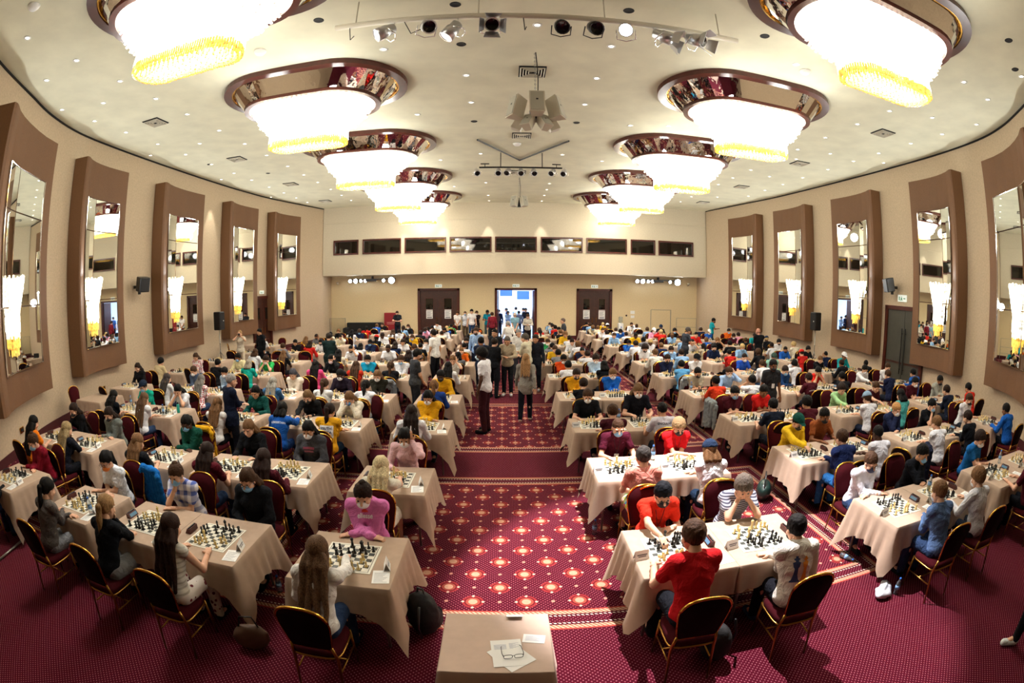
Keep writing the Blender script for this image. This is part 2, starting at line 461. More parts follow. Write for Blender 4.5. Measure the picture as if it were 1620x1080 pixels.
def strip_wall(name, P, z0, z1, th, m, side, kind='structure'):
    # vertical wall with thickness, inner face on P
    V = []; F = []
    n = len(P)
    for i, (x, y) in enumerate(P):
        a = P[max(i - 1, 0)]; b = P[min(i + 1, n - 1)]
        t = Vector((b[0] - a[0], b[1] - a[1])).normalized()
        nx, ny = (-t.y, t.x) if side == 'L' else (t.y, -t.x)   # outward
        V += [(x, y, z0), (x, y, z1), (x + nx * th, y + ny * th, z0), (x + nx * th, y + ny * th, z1)]
    for i in range(n - 1):
        a, b = i * 4, i * 4 + 4
        F += [(a, b, b + 1, a + 1), (a + 2, a + 3, b + 3, b + 2), (a + 1, b + 1, b + 3, a + 3), (a, a + 2, b + 2, b)]
    F += [(0, 1, 3, 2), ((n - 1) * 4, (n - 1) * 4 + 2, (n - 1) * 4 + 3, (n - 1) * 4 + 1)]
    o = put(name, mesh(name, V, F, [m], smooth=False))
    o['kind'] = kind
    return o
strip_wall('wall_left', SL, -.1, H, .25, 'wall', 'L')
strip_wall('wall_right', SR, -.1, H, .25, 'wall', 'R')
def plan_slab(name, z0, z1, m, inset=0.0):
    P = [(x - .0, y) for x, y in SL] + [(x, y) for x, y in reversed(SR)]
    n = len(P)
    V = [(x, y, z0) for x, y in P] + [(x, y, z1) for x, y in P]
    F = [tuple(range(n)), tuple(range(2 * n - 1, n - 1, -1))] + [(i, (i + 1) % n, n + (i + 1) % n, n + i) for i in range(n)]
    o = put(name, mesh(name, V, F, [m])); o['kind'] = 'structure'
    return o
plan_slab('floor', -.1, 0.0, 'carpet')
plan_slab('ceiling', H, H + .1, 'ceiling')
# dark strips paint the shadow line between ceiling and side walls, carpet baseboards
def offs(P, d, side):
    out = []
    n = len(P)
    for i, (x, y) in enumerate(P):
        a = P[max(i - 1, 0)]; b = P[min(i + 1, n - 1)]
        t = Vector((b[0] - a[0], b[1] - a[1])).normalized()
        nx, ny = (t.y, -t.x) if side == 'L' else (-t.y, t.x)   # inward
        out.append((x + nx * d, y + ny * d))
    return out
OFFL, OFFR = offs(SL, .02, 'L'), offs(SR, .02, 'R')
strip_wall('baseboard_left', OFFL, 0, .2, .02, 'base', 'L')
strip_wall('baseboard_right', OFFR, 0, .2, .02, 'base', 'R')
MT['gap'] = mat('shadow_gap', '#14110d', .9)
strip_wall('gap_shade_1', offs(SL, .03, 'L'), H - .05, H, .03, 'gap', 'L')
strip_wall('gap_shade_2', offs(SR, .03, 'R'), H - .05, H, .03, 'gap', 'R')
# front wall behind the camera with a stage curtain
m = MB().box(-7.75, 9.25, -4.25, -4, -.1, H)
o = put('wall_front', m.me('wall_front', 'wall')); o['kind'] = 'structure'
m = MB()
V = []; F = []
for i in range(120):
    x = -6.5 + 14 * i / 119; y = -3.85 + .07 * math.sin(i * 1.3)
    V += [(x, y, .0), (x, y, 6.4)]
F = [(2 * i, 2 * i + 1, 2 * i + 3, 2 * i + 2) for i in range(119)]
o = put('stage_curtain', mesh('stage_curtain', V, F, ['curtain'], smooth=True)); tag(o, 'tall pleated brown curtain hung behind the stage end of the hall', 'curtain')

# back wall with three door openings (x ranges) and the open one in the middle
BY = 30.0
OP = [(-5.0, -2.7), (-.32, 1.94), (4.6, 6.55)]
DH = 2.92
m = MB()
xs = [-10.75, *[v for p in OP for v in p], 12.3]
for i in range(0, len(xs), 2): m.box(xs[i], xs[i + 1], BY, BY + .2, -.1, DH)
m.box(-10.75, 12.3, BY, BY + .2, DH, H)
o = put('wall_back', m.me('wall_back', 'wall_back')); o['kind'] = 'structure'
m = MB()
for i in range(0, len(xs), 2): m.box(xs[i], xs[i + 1], BY - .02, BY, 0, .2)
o = put('baseboard_back', m.me('baseboard_back', 'base')); o['kind'] = 'structure'

# bulkhead with window band, gently bowed face
BF = 28.5
WINX = [(-10.05, -8.46), (-8.2, -5.86), (-5.64, -3.22), (-3.02, -.62), (-.42, 1.96), (2.18, 4.6), (4.82, 7.22), (7.46, 8.98), (9.18, 11.44)]
WZ0, WZ1 = 5.14, 5.98
m = MB()
x0, x1 = -10.75, 12.32
m.box(x0, x1, BF, BF + .2, 3.9, WZ0); m.box(x0, x1, BF, BF + .2, WZ1, H)
e = [x0, *[v for p in WINX for v in p], x1]
for i in range(0, len(e), 2): m.box(e[i], e[i + 1], BF, BF + .2, WZ0, WZ1)
m.box(x0, x1, BF + .2, BY, 3.9, 4.05)
m.box(x0, x1, BF + 1.2, BF + 1.25, 4.05, H)
o = put('wall_bulkhead', m.me('wall_bulkhead', 'wall_pale')); o['kind'] = 'structure'
# small ledge line above the windows
m = MB().box(x0, x1, BF - .03, BF, 7.02, 7.06)
o = put('trim_3', m.me('trim_3', 'wall_pale')); o['kind'] = 'structure'
for i, (a, b) in enumerate(WINX):
    w = empty('window_%d' % (i + 1), ((a + b) / 2, BF, WZ0)); w['kind'] = 'structure'
    hw = (b - a) / 2
    f = MB()
    t = .07
    f.box(-hw, hw, -.06, .1, -.02, t); f.box(-hw, hw, -.06, .1, WZ1 - WZ0 - t, WZ1 - WZ0 + .02)
    f.box(-hw, -hw + t, -.06, .1, t, WZ1 - WZ0 - t); f.box(hw - t, hw, -.06, .1, t, WZ1 - WZ0 - t)
    put('window_frame', f.me('window_frame', 'wood'), w)
    put('pane', MB().box(-hw + t, hw - t, .03, .045, t, WZ1 - WZ0 - t).me('pane', 'glassdark'), w)

# doors
def glyph_sign(name, loc, rz, w, h, label):
    s = empty(name, loc, rz, label, 'sign')
    put('panel', MB().box(-w / 2, w / 2, -.02, .02, 0, h).me('panel', MT.setdefault('signwhite', mat('sign_white', '#dfe6dc', .5, emit='#dfe8dc', estr=.35, sample=False))), s)
    g = MB()   # running figure, arrow and door, as on an emergency exit sign
    k = h / .2
    g.box(-.30 * k * .5, -.22 * k * .5, -.028, -.02, .04 * k, .15 * k)
    g.box(-.05 * k, .0, -.028, -.02, .06 * k, .12 * k); g.box(-.03 * k, -.01 * k, -.028, -.02, .13 * k, .155 * k)
    g.box(-.07 * k, -.03 * k, -.028, -.02, .035 * k, .06 * k); g.box(.0, .03 * k, -.028, -.02, .04 * k, .06 * k)
    put('running_figure', g.me('running_figure', MT.setdefault('signgreen', mat('sign_green', '#3f8a68', .5))), s)
    g = MB(); g.box(.06 * k, .13 * k, -.028, -.02, .085 * k, .105 * k); g.add([(.13 * k, -.025, .06 * k), (.13 * k, -.025, .13 * k), (.165 * k, -.025, .095 * k)], [(0, 2, 1)])
    put('arrow', g.me('arrow', 'signgreen'), s)
    return s
def door_leaf(parent, x0, x1, y, h, posters):
    l = put('door_leaf', MB().box(x0, x1, y, y + .06, 0, h).box(x0, x1, y + .06, y + .08, 0, h + .03).me('door_leaf', 'doorwood'), parent)
    w = x1 - x0; cx = (x0 + x1) / 2
    g = MB()
    for z0, z1 in ((h * .62, h * .84),):
        g.box(cx - w * .2, cx + w * .2, y - .012, y, z0, z1)
    put('glass_pane', g.me('glass_pane', 'glassdark'), l)
    f = MB()
    for z0, z1 in ((h * .62, h * .84), (h * .06, h * .24)):
        a, b = cx - w * .23, cx + w * .23
        f.box(a, b, y - .02, y, z0 - .03, z0); f.box(a, b, y - .02, y, z1, z1 + .03); f.box(a, a + .03, y - .02, y, z0, z1); f.box(b - .03, b, y - .02, y, z0, z1)
    put('pane_moulding', f.me('pane_moulding', 'wood'), l)
    hd = MB().tube([(x1 - .12 if posters == 'l' else x0 + .12, y - .06, 1.0), (x1 - .12 if posters == 'l' else x0 + .12, y - .06, 1.3)], .015)
    put('handle', hd.me('handle', 'gold'), l)
    return l, cx, w
NP = 0
for di, (a, b) in enumerate(OP):
    d = empty('door_%d' % (di + 1), ((a + b) / 2, BY, 0)); d['kind'] = 'structure'
    hw = (b - a) / 2
    f = MB(); t = .13
    f.box(-hw - t, -hw + .02, -.06, .22, 0, DH + t); f.box(hw - .02, hw + t, -.06, .22, 0, DH + t); f.box(-hw - t, hw + t, -.06, .22, DH, DH + t)
    put('door_frame', f.me('door_frame', 'wood'), d)
    if di != 1:
        for s_, (p, q) in (('l', (-hw + .02, -.001)), ('r', (.001, hw - .02))):
            l, cx, w = door_leaf(d, p, q, .04, DH - .02, s_)
            # printed sheets taped to the door: things of their own
            ps = MB().box(-.2, .2, -.004, 0, 0, .5); ps.mi = 1
            for k in range(7): ps.box(-.16, .16 - (k % 3) * .05, -.006, -.004, .43 - k * .045, .445 - k * .045)
            ps.box(-.15, .15, -.006, -.004, .04, .1)
            thing_mesh('pairing_sheet', ps, ['white', 'ink'], 'white pairing sheet taped on the %s leaf of the %s back door' % ('left' if s_ == 'l' else 'right', 'left' if di == 0 else 'right'), 'poster', loc=((a + b) / 2 + cx, BY + .036, 1.22))
            hs = MB().box(-.2, .2, -.004, 0, 0, .07)
            thing_mesh('notice_strip', hs, ['white'], 'narrow white notice under the pane on the %s leaf of the %s back door' % ('left' if s_ == 'l' else 'right', 'left' if di == 0 else 'right'), 'notice', loc=((a + b) / 2 + cx, BY + .036, 1.74))
    else:   # open leaves swung out into the hall
        for x, sgn in ((-hw + .03, 1), (hw - .09, -1)):
            l = put('door_leaf', MB().box(x, x + .06, .1, 1.15, 0, DH - .02).me('door_leaf', 'doorwood'), d)
            put('handle', MB().tube([(x + (.1 if sgn > 0 else -.04), .95, 1.0), (x + (.1 if sgn > 0 else -.04), .95, 1.3)], .015).me('handle', 'gold'), l)
    glyph_sign('exit_sign', ((a + b) / 2, BY - .05, DH + .18), 0, .42, .19, 'small white exit sign above the %s door of the back wall' % ('left', 'open middle', 'right')[di])

# hall beyond the open door
def struct(name, mb, m):
    o = put(name, mb.me(name, m)); o['kind'] = 'structure'; return o
struct('floor_hall', MB().box(-4, 6, BY + .2, 37, -.1, 0), 'hallfloor')
struct('ceiling_hall', MB().box(-4, 6, BY + .2, 37, 4.5, 4.6), 'hallwall')
struct('wall_hall', MB().box(-4, 6, 37, 37.2, 0, 4.5).box(-4.2, -4, BY + .2, 37.2, 0, 4.5).box(6, 6.2, BY + .2, 37.2, 0, 4.5), 'hallwall')
for i in range(4):
    tag(put('hall_poster', MB().box(-.45, .45, -.02, 0, 0, .62).me('hall_poster', MT.setdefault('posterblue', mat('poster_blue', '#2a57b8', .5)))), 'blue poster on the hall wall behind the open door', 'poster', 'blue posters in the hall').location = (-1.0 + i * 1.25, 36.98, 2.2 + .25 * (i % 2))

# left wall small door and right wall grey double door follow the wall
def wall_pt(P, y):
    for i in range(len(P) - 1):
        if P[i][1] <= y <= P[i + 1][1]:
            t = (y - P[i][1]) / (P[i + 1][1] - P[i][1])
            return P[i][0] + t * (P[i + 1][0] - P[i][0]), math.atan2(P[i + 1][0] - P[i][0], P[i + 1][1] - P[i][1])
def on_wall(side, y, off, z=0):
    """location and z-rotation of a thing whose local -Y faces into the room"""
    P = SL if side == 'L' else SR
    x, a = wall_pt(P, y)
    rz = (R(90) if side == 'L' else R(-90)) - a
    n = Vector((math.sin(rz), -math.cos(rz), 0))
    return (x + n.x * off, y + n.y * off, z), rz
loc, rz = on_wall('L', 23.0, .06)
d = empty('door_4', loc, rz); d['kind'] = 'structure'
f = MB(); f.box(-.85, -.7, -.05, .05, 0, 2.9); f.box(.7, .85, -.05, .05, 0, 2.9); f.box(-.85, .85, -.05, .05, 2.75, 2.9)
put('door_frame', f.me('door_frame', 'wood'), d)
for p, q in ((-.7, -.01), (.01, .7)):
    l, cx, w = door_leaf(d, p, q, 0, 2.75, 'l' if p < 0 else 'r')
glyph_sign('exit_sign', on_wall('L', 23.0, .05, 3.0)[0], rz, .38, .17, 'small white exit sign above the wooden door in the left wall')
loc, rz = on_wall('R', 12.8, .06)
d = empty('door_5', loc, rz); d['kind'] = 'structure'
f = MB(); f.box(-1.15, -1.0, -.06, .05, 0, 2.95); f.box(1.0, 1.15, -.06, .05, 0, 2.95); f.box(-1.15, 1.15, -.06, .05, 2.83, 2.97)
put('door_frame', f.me('door_frame', 'wood'), d)
for p, q in ((-1.0, -.01), (.01, 1.0)):
    l = put('door_leaf', MB().box(p, q, 0, .05, 0, 2.83).me('door_leaf', 'greydoor'), d)
    put('rail', MB().box(p + .03, q - .03, -.012, 0, .95, 1.02).me('rail', 'doorwood'), l)
    hx = -.1 if p < 0 else .1
    put('handle', MB().tube([(hx, -.05, .6), (hx, -.05, 2.2)], .02).box(hx - .01, hx + .01, -.05, 0, .75, .78).box(hx - .01, hx + .01, -.05, 0, 2.0, 2.03).me('handle', 'black'), l)
glyph_sign('exit_sign', on_wall('R', 13.0, .05, 3.12)[0], rz, .5, .24, 'white exit sign above the grey double door in the right wall')

# ------------------------------------------------------------------ ceiling fittings
DLX = {-10.8: [7.7, 9.1, 10.6, 12.3, 14.0, 15.8, 17.6, 19.2, 21.0, 22.7, 24.3, 25.9], -8.3: [2.8, 4.4, 6.0, 7.6, 9.1, 10.6, 12.4, 14.1, 15.8, 17.7, 19.4, 21.1, 22.9, 24.6, 26.3],
       -9.6: [6.1, 8.3, 13.2], -11.9: [13.2, 18.3, 23.4], -2.3: [9.0, 13.2, 18.5, 23.7], -.75: [10.6, 12.4, 17.7, 22.9, 26.2, 27.9], .7: [8.2], 2.2: [8.9, 10.6, 12.4, 17.7, 23.0, 24.5, 26.1, 27.9],
       3.8: [18.4, 13.9], 4.9: [13.6, 23.4], 9.75: [6.1, 9.0, 10.5, 12.2, 13.9, 15.8, 17.5, 19.2, 20.8, 22.6, 24.3, 26.0], 11.0: [6.2, 8.4, 13.6, 18.1, 23.7], 12.3: [7.6, 9.1, 10.6, 12.3, 13.8, 15.5, 17.4, 19.1, 20.8, 22.6], -3.2: [27.9], -5.5: [27.6], -5.7: [8.3], -7.1: [8.25], 6.1: [8.2], 8.5: [8.2], 13.3: [13.1], 10.4: [15.0, 4.6]}
ring = MB().lathe([(.055, -.012), (.085, -.012), (.09, -.0), (.055, 0)], 14, cap=False).me('trim_ring', 'white', True)
bulb = MB().lathe([(.0, -.010), (.035, -.009), (.053, -.004), (.053, 0)], 12).me('lamp', 'bulb', True)
for x, ys in DLX.items():
    for y in ys:
        d = empty('ceiling_downlight', (x, y, H), 0, 'small round recessed downlight glowing white in the cream ceiling', 'downlight', 'recessed downlights in the ceiling')
        put('trim_ring', ring, d); put('lamp', bulb, d)
hole = MB().lathe([(.0, -.004), (.07, -.004), (.085, -.01), (.1, 0)], 14).me('air_nozzle', 'blackm', True)
for x, y in ((-.72, 7.43), (2.22, 7.42), (-.74, 9.01), (-.77, 14.0), (2.2, 13.97), (4.89, 7.41), (8.83, 3.93), (10.01, 4.55), (-10.88, 15.76), (-9.56, 18.42), (-3.17, 7.46)):
    tag(put('ceiling_nozzle', hole, None, (x, y, H)), 'black round nozzle in the cream ceiling', 'nozzle', 'black ceiling nozzles')
vent = MB()
vent.mi = 0; vent.box(-.3, .3, -.3, .3, -.02, 0)
slat = []
for k in range(4):
    r_ = .26 - k * .06
    slat.append(MB().tube([(-r_, -r_, -.035), (r_, -r_, -.035), (r_, r_, -.035), (-r_, r_, -.035)], .016, 4, True).me('slat', 'cream'))
vme = vent.me('backing', 'blackm')
for x, y in ((-9.46, 10.53), (-9.52, 15.66), (-9.59, 20.9), (-9.7, 25.9), (.72, 10.39), (.65, 15.42), (.7, 20.7), (10.88, 10.53), (10.84, 15.44), (10.91, 20.66), (10.95, 25.59)):
    v = empty('ceiling_vent', (x, y, H), 0, 'square louvred air vent in the cream ceiling', 'vent', 'square ceiling vents')
    put('backing', vme, v)
    for s_ in slat: put('slat', s_, v)
for (x, y), wd in zip(((-4.73, 8.21), (6.45, 8.39), (.53, 16.38), (-7.29, 3.74)), ('left of the second left chandelier', 'above the second right chandelier', 'before the hanging light bar', 'beside the nearest left chandelier')):
    thing_mesh('smoke_detector', MB().lathe([(.03, -.09), (.09, -.075), (.13, -.03), (.14, 0)], 16), ['white'], 'round white disc on the ceiling ' + wd, 'detector', loc=(x, y, H), smooth=True)

# ------------------------------------------------------------------ chandeliers
def race(ax, ay, n):
    """racetrack of half length ax, half width ay: (x, y, nx, ny)"""
    s = ax - ay; L = 4 * s + 2 * math.pi * ay; out = []
    for k in range(n):
        u = L * k / n
        if u < 2 * s: out.append((-s + u, -ay, 0, -1))
        elif u < 2 * s + math.pi * ay:
            t = (u - 2 * s) / ay - math.pi / 2; out.append((s + ay * math.cos(t), ay * math.sin(t), math.cos(t), math.sin(t)))
        elif u < 4 * s + math.pi * ay: out.append((s - (u - 2 * s - math.pi * ay), ay, 0, 1))
        else:
            t = (u - 4 * s - math.pi * ay) / ay + math.pi / 2; out.append((-s + ay * math.cos(t), ay * math.sin(t), math.cos(t), math.sin(t)))
    return out
def rim(ax, ay, w, z0, z1, n=72, m='wood'):
    V = []; F = []
    P = race(ax, ay, n)
    for x, y, nx, ny in P:
        V += [(x, y, z0), (x, y, z1), (x - nx * w, y - ny * w, z1 - .0), (x - nx * w, y - ny * w, z0)]
    for i in range(n):
        a, b = i * 4, ((i + 1) % n) * 4
        for k in range(4):
            l = (k + 1) % 4; F.append((a + k, b + k, b + l, a + l))
    return mesh('ring', V, F, [m], smooth=False)
def rods(mb, ax, ay, n, z, L, tilt, r, jit=0.0, seed=1, sides=4):
    rr = random.Random(seed)
    ct, st = math.cos(tilt), math.sin(tilt)
    for x, y, nx, ny in race(ax, ay, n):
        l = L * (1 + jit * (rr.random() - .5))
        zz = z + jit * .06 * (rr.random() - .5)
        a = Vector((x, y, zz)); b = a + Vector((nx * st, ny * st, -ct)) * l
        d = (b - a).normalized(); u = Vector((-ny, nx, 0)); w = d.cross(u)
        V = [a + u * r, a + w * r, a - u * r, a - w * r, b + u * r, b + w * r, b - u * r, b - w * r]
        mb.add(V, [(0, 1, 5, 4), (1, 2, 6, 5), (2, 3, 7, 6), (3, 0, 4, 7), (4, 5, 6, 7)])
OAX, OAY, IAX, IAY, ZI = 2.33, 1.5, 1.72, 1.02, 7.52
me_or = rim(OAX, OAY, .2, H - .12, H)
me_or2 = rim(OAX - .2, OAY - .2, .03, H - .1, H - .02, m='gold')
me_ir = rim(IAX, IAY, .12, ZI - .07, ZI + .04)
NF = 44
Po, Pi = race(OAX - .22, OAY - .22, NF), race(IAX + .02, IAY + .02, NF)
facets = []
for k in range(NF):
    a, b, c, d = Po[k], Po[(k + 1) % NF], Pi[(k + 1) % NF], Pi[k]
    V = [(a[0], a[1], H - .04), (b[0], b[1], H - .04), (c[0], c[1], ZI), (d[0], d[1], ZI)]
    V += [(v[0] * .985, v[1] * .985, v[2] + .03) for v in V]
    facets.append(mesh('mirror_facet', V, [(0, 3, 2, 1), (4, 5, 6, 7), (0, 1, 5, 4), (1, 2, 6, 5), (2, 3, 7, 6), (3, 0, 4, 7)], ['facet']))
cr = MB()
tiers = [(1.36, .76, 60, 7.52, .17, 55, .028), (1.32, .72, 62, 7.48, .21, 42, .028), (1.25, .66, 58, 7.40, .24, 36, .028), (1.18, .59, 56, 7.31, .24, 32, .028), (1.11, .53, 54, 7.22, .24, 28, .026), (1.04, .47, 52, 7.13, .23, 20, .026), (.98, .41, 50, 7.05, .20, 10, .024)]
for i, (ax, ay, n, z, L, tl, r_) in enumerate(tiers): rods(cr, ax, ay, n, z, L, R(tl), r_, .35, i)
crm = cr.me('crystal_rods', 'rod')
sk = MB(); rods(sk, .98, .39, 112, 7.02, .42, R(2), .02, .08, 9); rods(sk, .92, .33, 100, 7.02, .44, R(0), .02, .08, 10)
skm = sk.me('crystal_skirt', 'rod')
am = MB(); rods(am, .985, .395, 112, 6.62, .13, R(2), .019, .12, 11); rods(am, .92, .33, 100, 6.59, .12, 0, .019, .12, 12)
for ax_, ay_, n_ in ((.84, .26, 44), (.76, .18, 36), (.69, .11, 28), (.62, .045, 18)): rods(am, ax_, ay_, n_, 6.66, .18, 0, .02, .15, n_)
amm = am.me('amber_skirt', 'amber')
plate = MB()
P = race(1.6, .9, 48); plate.add([(x, y, ZI + .0) for x, y, _, _ in P], [tuple(range(48))])
P = race(1.0, .4, 48); plate.add([(x, y, 7.0) for x, y, _, _ in P], [tuple(range(48))])
plm = plate.me('lamp_tray', 'core')
words_ch = ['nearest', 'second', 'third', 'fourth', 'farthest']
for s_, cx in zip(('left', 'right'), CH_X):
    for i, cy in enumerate(CH_Y):
        c = empty('crystal_chandelier', (cx, cy, 0), 0, '%s of the five oval crystal chandeliers on the %s side of the ceiling' % (words_ch[i], s_), 'chandelier', 'oval crystal chandeliers')
        o = put('outer_ring', me_or, c); put('gilt_edge', me_or2, o)
        put('inner_ring', me_ir, c)
        for f_ in facets: put('mirror_facet', f_, c)
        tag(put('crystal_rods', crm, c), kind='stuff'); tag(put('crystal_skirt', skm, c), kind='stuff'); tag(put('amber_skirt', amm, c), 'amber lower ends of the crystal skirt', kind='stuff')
        put('lamp_tray', plm, c)

# ------------------------------------------------------------------ mirror panels with sconces
PAN = [('L', 4.9, 7.86), ('L', 9.43, 12.1), ('L', 14.2, 17.4), ('L', 19.34, 22.16), ('L', 23.47, 26.02),
       ('R', 5.0, 8.02), ('R', 9.51, 12.11), ('R', 14.22, 17.18), ('R', 18.93, 21.83), ('R', 23.11, 25.81)]
def sconce_meshes():
    a = MB(); b = MB(); c = MB()
    # upper fan: wide at the top, tapering down; local frame: wall at y=0, room at -y
    def half(mb, rx, ry, n, z, L, tilt, r):
        for k in range(n):
            t = math.pi * (k + .5) / n; z_ = z; z = z + (.05 if k % 2 else 0) + .02 * math.sin(k * 2.3)
            x, y = -rx * math.cos(t), -ry * math.sin(t)
            nx, ny = -math.cos(t), -math.sin(t)
            p = Vector((x, y, z)); q = p + Vector((nx * math.sin(tilt), ny * math.sin(tilt), -math.cos(tilt))) * L
            u = Vector((-ny, nx, 0)); d = (q - p).normalized(); w = d.cross(u)
            mb.add([p + u * r, p + w * r, p - u * r, p - w * r, q + u * r, q + w * r, q - u * r, q - w * r], [(0, 1, 5, 4), (1, 2, 6, 5), (2, 3, 7, 6), (3, 0, 4, 7), (4, 5, 6, 7), (3, 2, 1, 0)]); z = z_
    for i in range(5): half(a, .36 - i * .045, .26 - i * .03, 16 - i, 1.80 - i * .17, .27, R(-14), .028)
    for i in range(2): half(b, .17 - i * .03, .14 - i * .02, 14, .98 - i * .14, .28, 0, .02)
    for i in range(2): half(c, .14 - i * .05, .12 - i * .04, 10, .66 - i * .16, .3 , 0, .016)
    core = MB(); core.box(-.16, .16, -.14, -.03, 1.3, 1.62); core.box(-.09, .09, -.1, -.03, .75, 1.3)
    back = MB(); back.box(-.1, .1, -.03, 0, .5, 1.8)
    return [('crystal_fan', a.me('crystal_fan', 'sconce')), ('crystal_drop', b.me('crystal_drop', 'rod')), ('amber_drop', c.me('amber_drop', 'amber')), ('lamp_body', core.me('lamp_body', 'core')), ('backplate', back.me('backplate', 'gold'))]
SCM = sconce_meshes()
PROF = [(0, .52), (.03, .55), (.07, .52), (.16, .42), (.28, .34), (.42, .29), (.6, .27), (.78, .29), (1.0, .34)]
for pi, (side, ya, yb) in enumerate(PAN):
    P = SL if side == 'L' else SR
    pos = ('nearest', 'second', 'third', 'fourth', 'farthest')[pi % 5]
    sw = 'left' if side == 'L' else 'right'
    t = empty('mirror_panel', (0, 0, 0), 0, '%s tall brown curved mirror panel on the %s wall' % (pos, sw), 'wall mirror', 'tall framed wall mirrors')
    (lx, ly, _), rz0 = on_wall(side, (ya + yb) / 2, 0)
    t.location = (lx, ly, 1.1); t.rotation_euler = (0, 0, rz0)
    inv = (Matrix.Translation(t.location) @ Matrix.Rotation(rz0, 4, 'Z')).inverted()
    def pt(u, d, z):
        y = ya + (yb - ya) * u
        (x, yy, _), _ = on_wall(side, y, d)
        v = inv @ Vector((x, yy, z)); return (v.x, v.y, v.z)
    ZB, ZT = 1.1, 7.2
    V = []; n = len(PROF)
    for u, d in PROF: V += [pt(u, d, ZB), pt(u, d, ZT)]
    for u, d in ((1.0, .02), (0, .02)): V += [pt(u, d, ZB), pt(u, d, ZT)]
    k = n + 2
    F = [(2 * i, 2 * ((i + 1) % k), 2 * ((i + 1) % k) + 1, 2 * i + 1) for i in range(k)]
    F += [tuple(2 * i for i in range(k)), tuple(2 * i + 1 for i in reversed(range(k)))]
    if side == 'R': F = [tuple(reversed(f)) for f in F]
    put('fabric_frame', mesh('fabric_frame', V, F, ['panel']), t)
    def dprof(u):
        for (a, b), (c, d) in zip(PROF, PROF[1:]):
            if a <= u <= c: return b + (d - b) * (u - a) / (c - a)
        return PROF[-1][1]
    # mirror panes: a narrow and a wide column, three high
    cols = [(.17, .37), (.38, .86)]
    rowsz = [(ZB + .72, ZB + 2.05), (ZB + 2.08, ZB + 4.05), (ZB + 4.08, ZB + 5.0)]
    for ci, (u0, u1) in enumerate(cols):
        for (z0, z1) in rowsz:
            m_ = MB()
            q = [u0, (u0 + u1) / 2, u1] if ci == 0 else [u0, u1]
            for a, b in zip(q, q[1:]):
                V = [pt(a, dprof(a) + .035, z0), pt(b, dprof(b) + .035, z0), pt(b, dprof(b) + .035, z1), pt(a, dprof(a) + .035, z1),
                     pt(a, dprof(a) - .02, z0), pt(b, dprof(b) - .02, z0), pt(b, dprof(b) - .02, z1), pt(a, dprof(a) - .02, z1)]
                m_.add(V, [(0, 1, 2, 3), (4, 7, 6, 5), (0, 4, 5, 1), (1, 5, 6, 2), (2, 6, 7, 3), (3, 7, 4, 0)] if side == 'L' else [(3, 2, 1, 0), (5, 6, 7, 4), (1, 5, 4, 0), (2, 6, 5, 1), (3, 7, 6, 2), (0, 4, 7, 3)])
            put('mirror_pane', m_.me('mirror_pane', 'mirror'), t)
    e = MB(); u0, u1 = .165, .865
    for z in (ZB + .71, ZB + 5.01): e.tube([pt(u0, dprof(u0) + .04, z), pt(.37, dprof(.37) + .04, z), pt(u1, dprof(u1) + .04, z)], .012, 4)
    for u in (u0, u1): e.tube([pt(u, dprof(u) + .04, ZB + .71), pt(u, dprof(u) + .04, ZB + 5.01)], .012, 4)
    put('mirror_edge', e.me('mirror_edge', 'bevel'), t)
    (sx, sy, _), srz = on_wall(side, ya + (yb - ya) * (.38 if side == 'L' else .46), .36)
    s_ = empty('wall_sconce', (sx, sy, 1.95), srz, 'lit crystal sconce on the %s mirror of the %s wall' % (pos, sw), 'sconce', 'crystal sconces on the mirrors')
    for nm, me_ in SCM:
        o = put(nm, me_, s_)
        if nm.startswith(('crystal', 'amber')): o['kind'] = 'stuff'
    n_ = Vector((math.sin(srz), -math.cos(srz), 0))
    light('sconce_light', 'POINT', (sx + n_.x * .55, sy + n_.y * .55, 3.3), LIGHT_SC, WARM, .2)
    light('sconce_uplight', 'AREA', (sx + n_.x * .14, sy + n_.y * .14, 3.86), 58, GLOW, .45, .22, target=(sx + n_.x * 2.6, sy + n_.y * 2.6, 8.0))

# ------------------------------------------------------------------ spotlight pipe, hanging bar, speaker clusters
pp = empty('lighting_pipe', (.7, 7.05, 7.5), 0, 'cream ceiling pipe carrying a row of stage spotlights', 'pipe')
put('pipe', MB().tube([(-3.35, 0, 0), (3.35, 0, 0)], .05, 10).me('pipe', 'cream', True), pp)
hg = MB().tube([(0, 0, 0), (0, 0, .5)], .012, 6).me('hanger', 'cream')
for x in (-3.0, -1.0, 1.0, 3.0): put('hanger', hg, pp, (x, 0, 0))
def can_meshes(L=.3, r=.09):
    body = MB().lathe([(r * .55, -.02), (r * .8, 0), (r * .85, L * .35), (r, L * .4), (r * 1.05, L), (r * .9, L), (r * .85, L - .03)], 14, cap=False)
    lens = MB().lathe([(.0, L - .025), (r * .6, L - .02), (r * .9, L - .012)], 14, cap=False)
    yoke = MB().tube([(-r * 1.3, 0, L * .5), (-r * 1.3, -.16, L * .3), (0, -.2, L * .25), (r * 1.3, -.16, L * .3), (r * 1.3, 0, L * .5)], .01, 6)
    flap = MB()
    for k in range(4):
        mx = Matrix.Rotation(k * math.pi / 2, 4, 'Z')
        flap.add([mx @ Vector(v) for v in ((-r * .8, r, L), (r * .8, r, L), (r * 1.1, r * 1.7, L + r * 1.3), (-r * 1.1, r * 1.7, L + r * 1.3), (-r * .8, r + .004, L), (r * .8, r + .004, L), (r * 1.1, r * 1.7 + .004, L + r * 1.3), (-r * 1.1, r * 1.7 + .004, L + r * 1.3))], [(0, 1, 2, 3), (7, 6, 5, 4), (0, 3, 7, 4), (1, 5, 6, 2), (2, 6, 7, 3), (0, 4, 5, 1)])
    return body, lens, yoke, flap
MT['lens_dark'] = mat('dark_lens', '#0d0f13', .05)
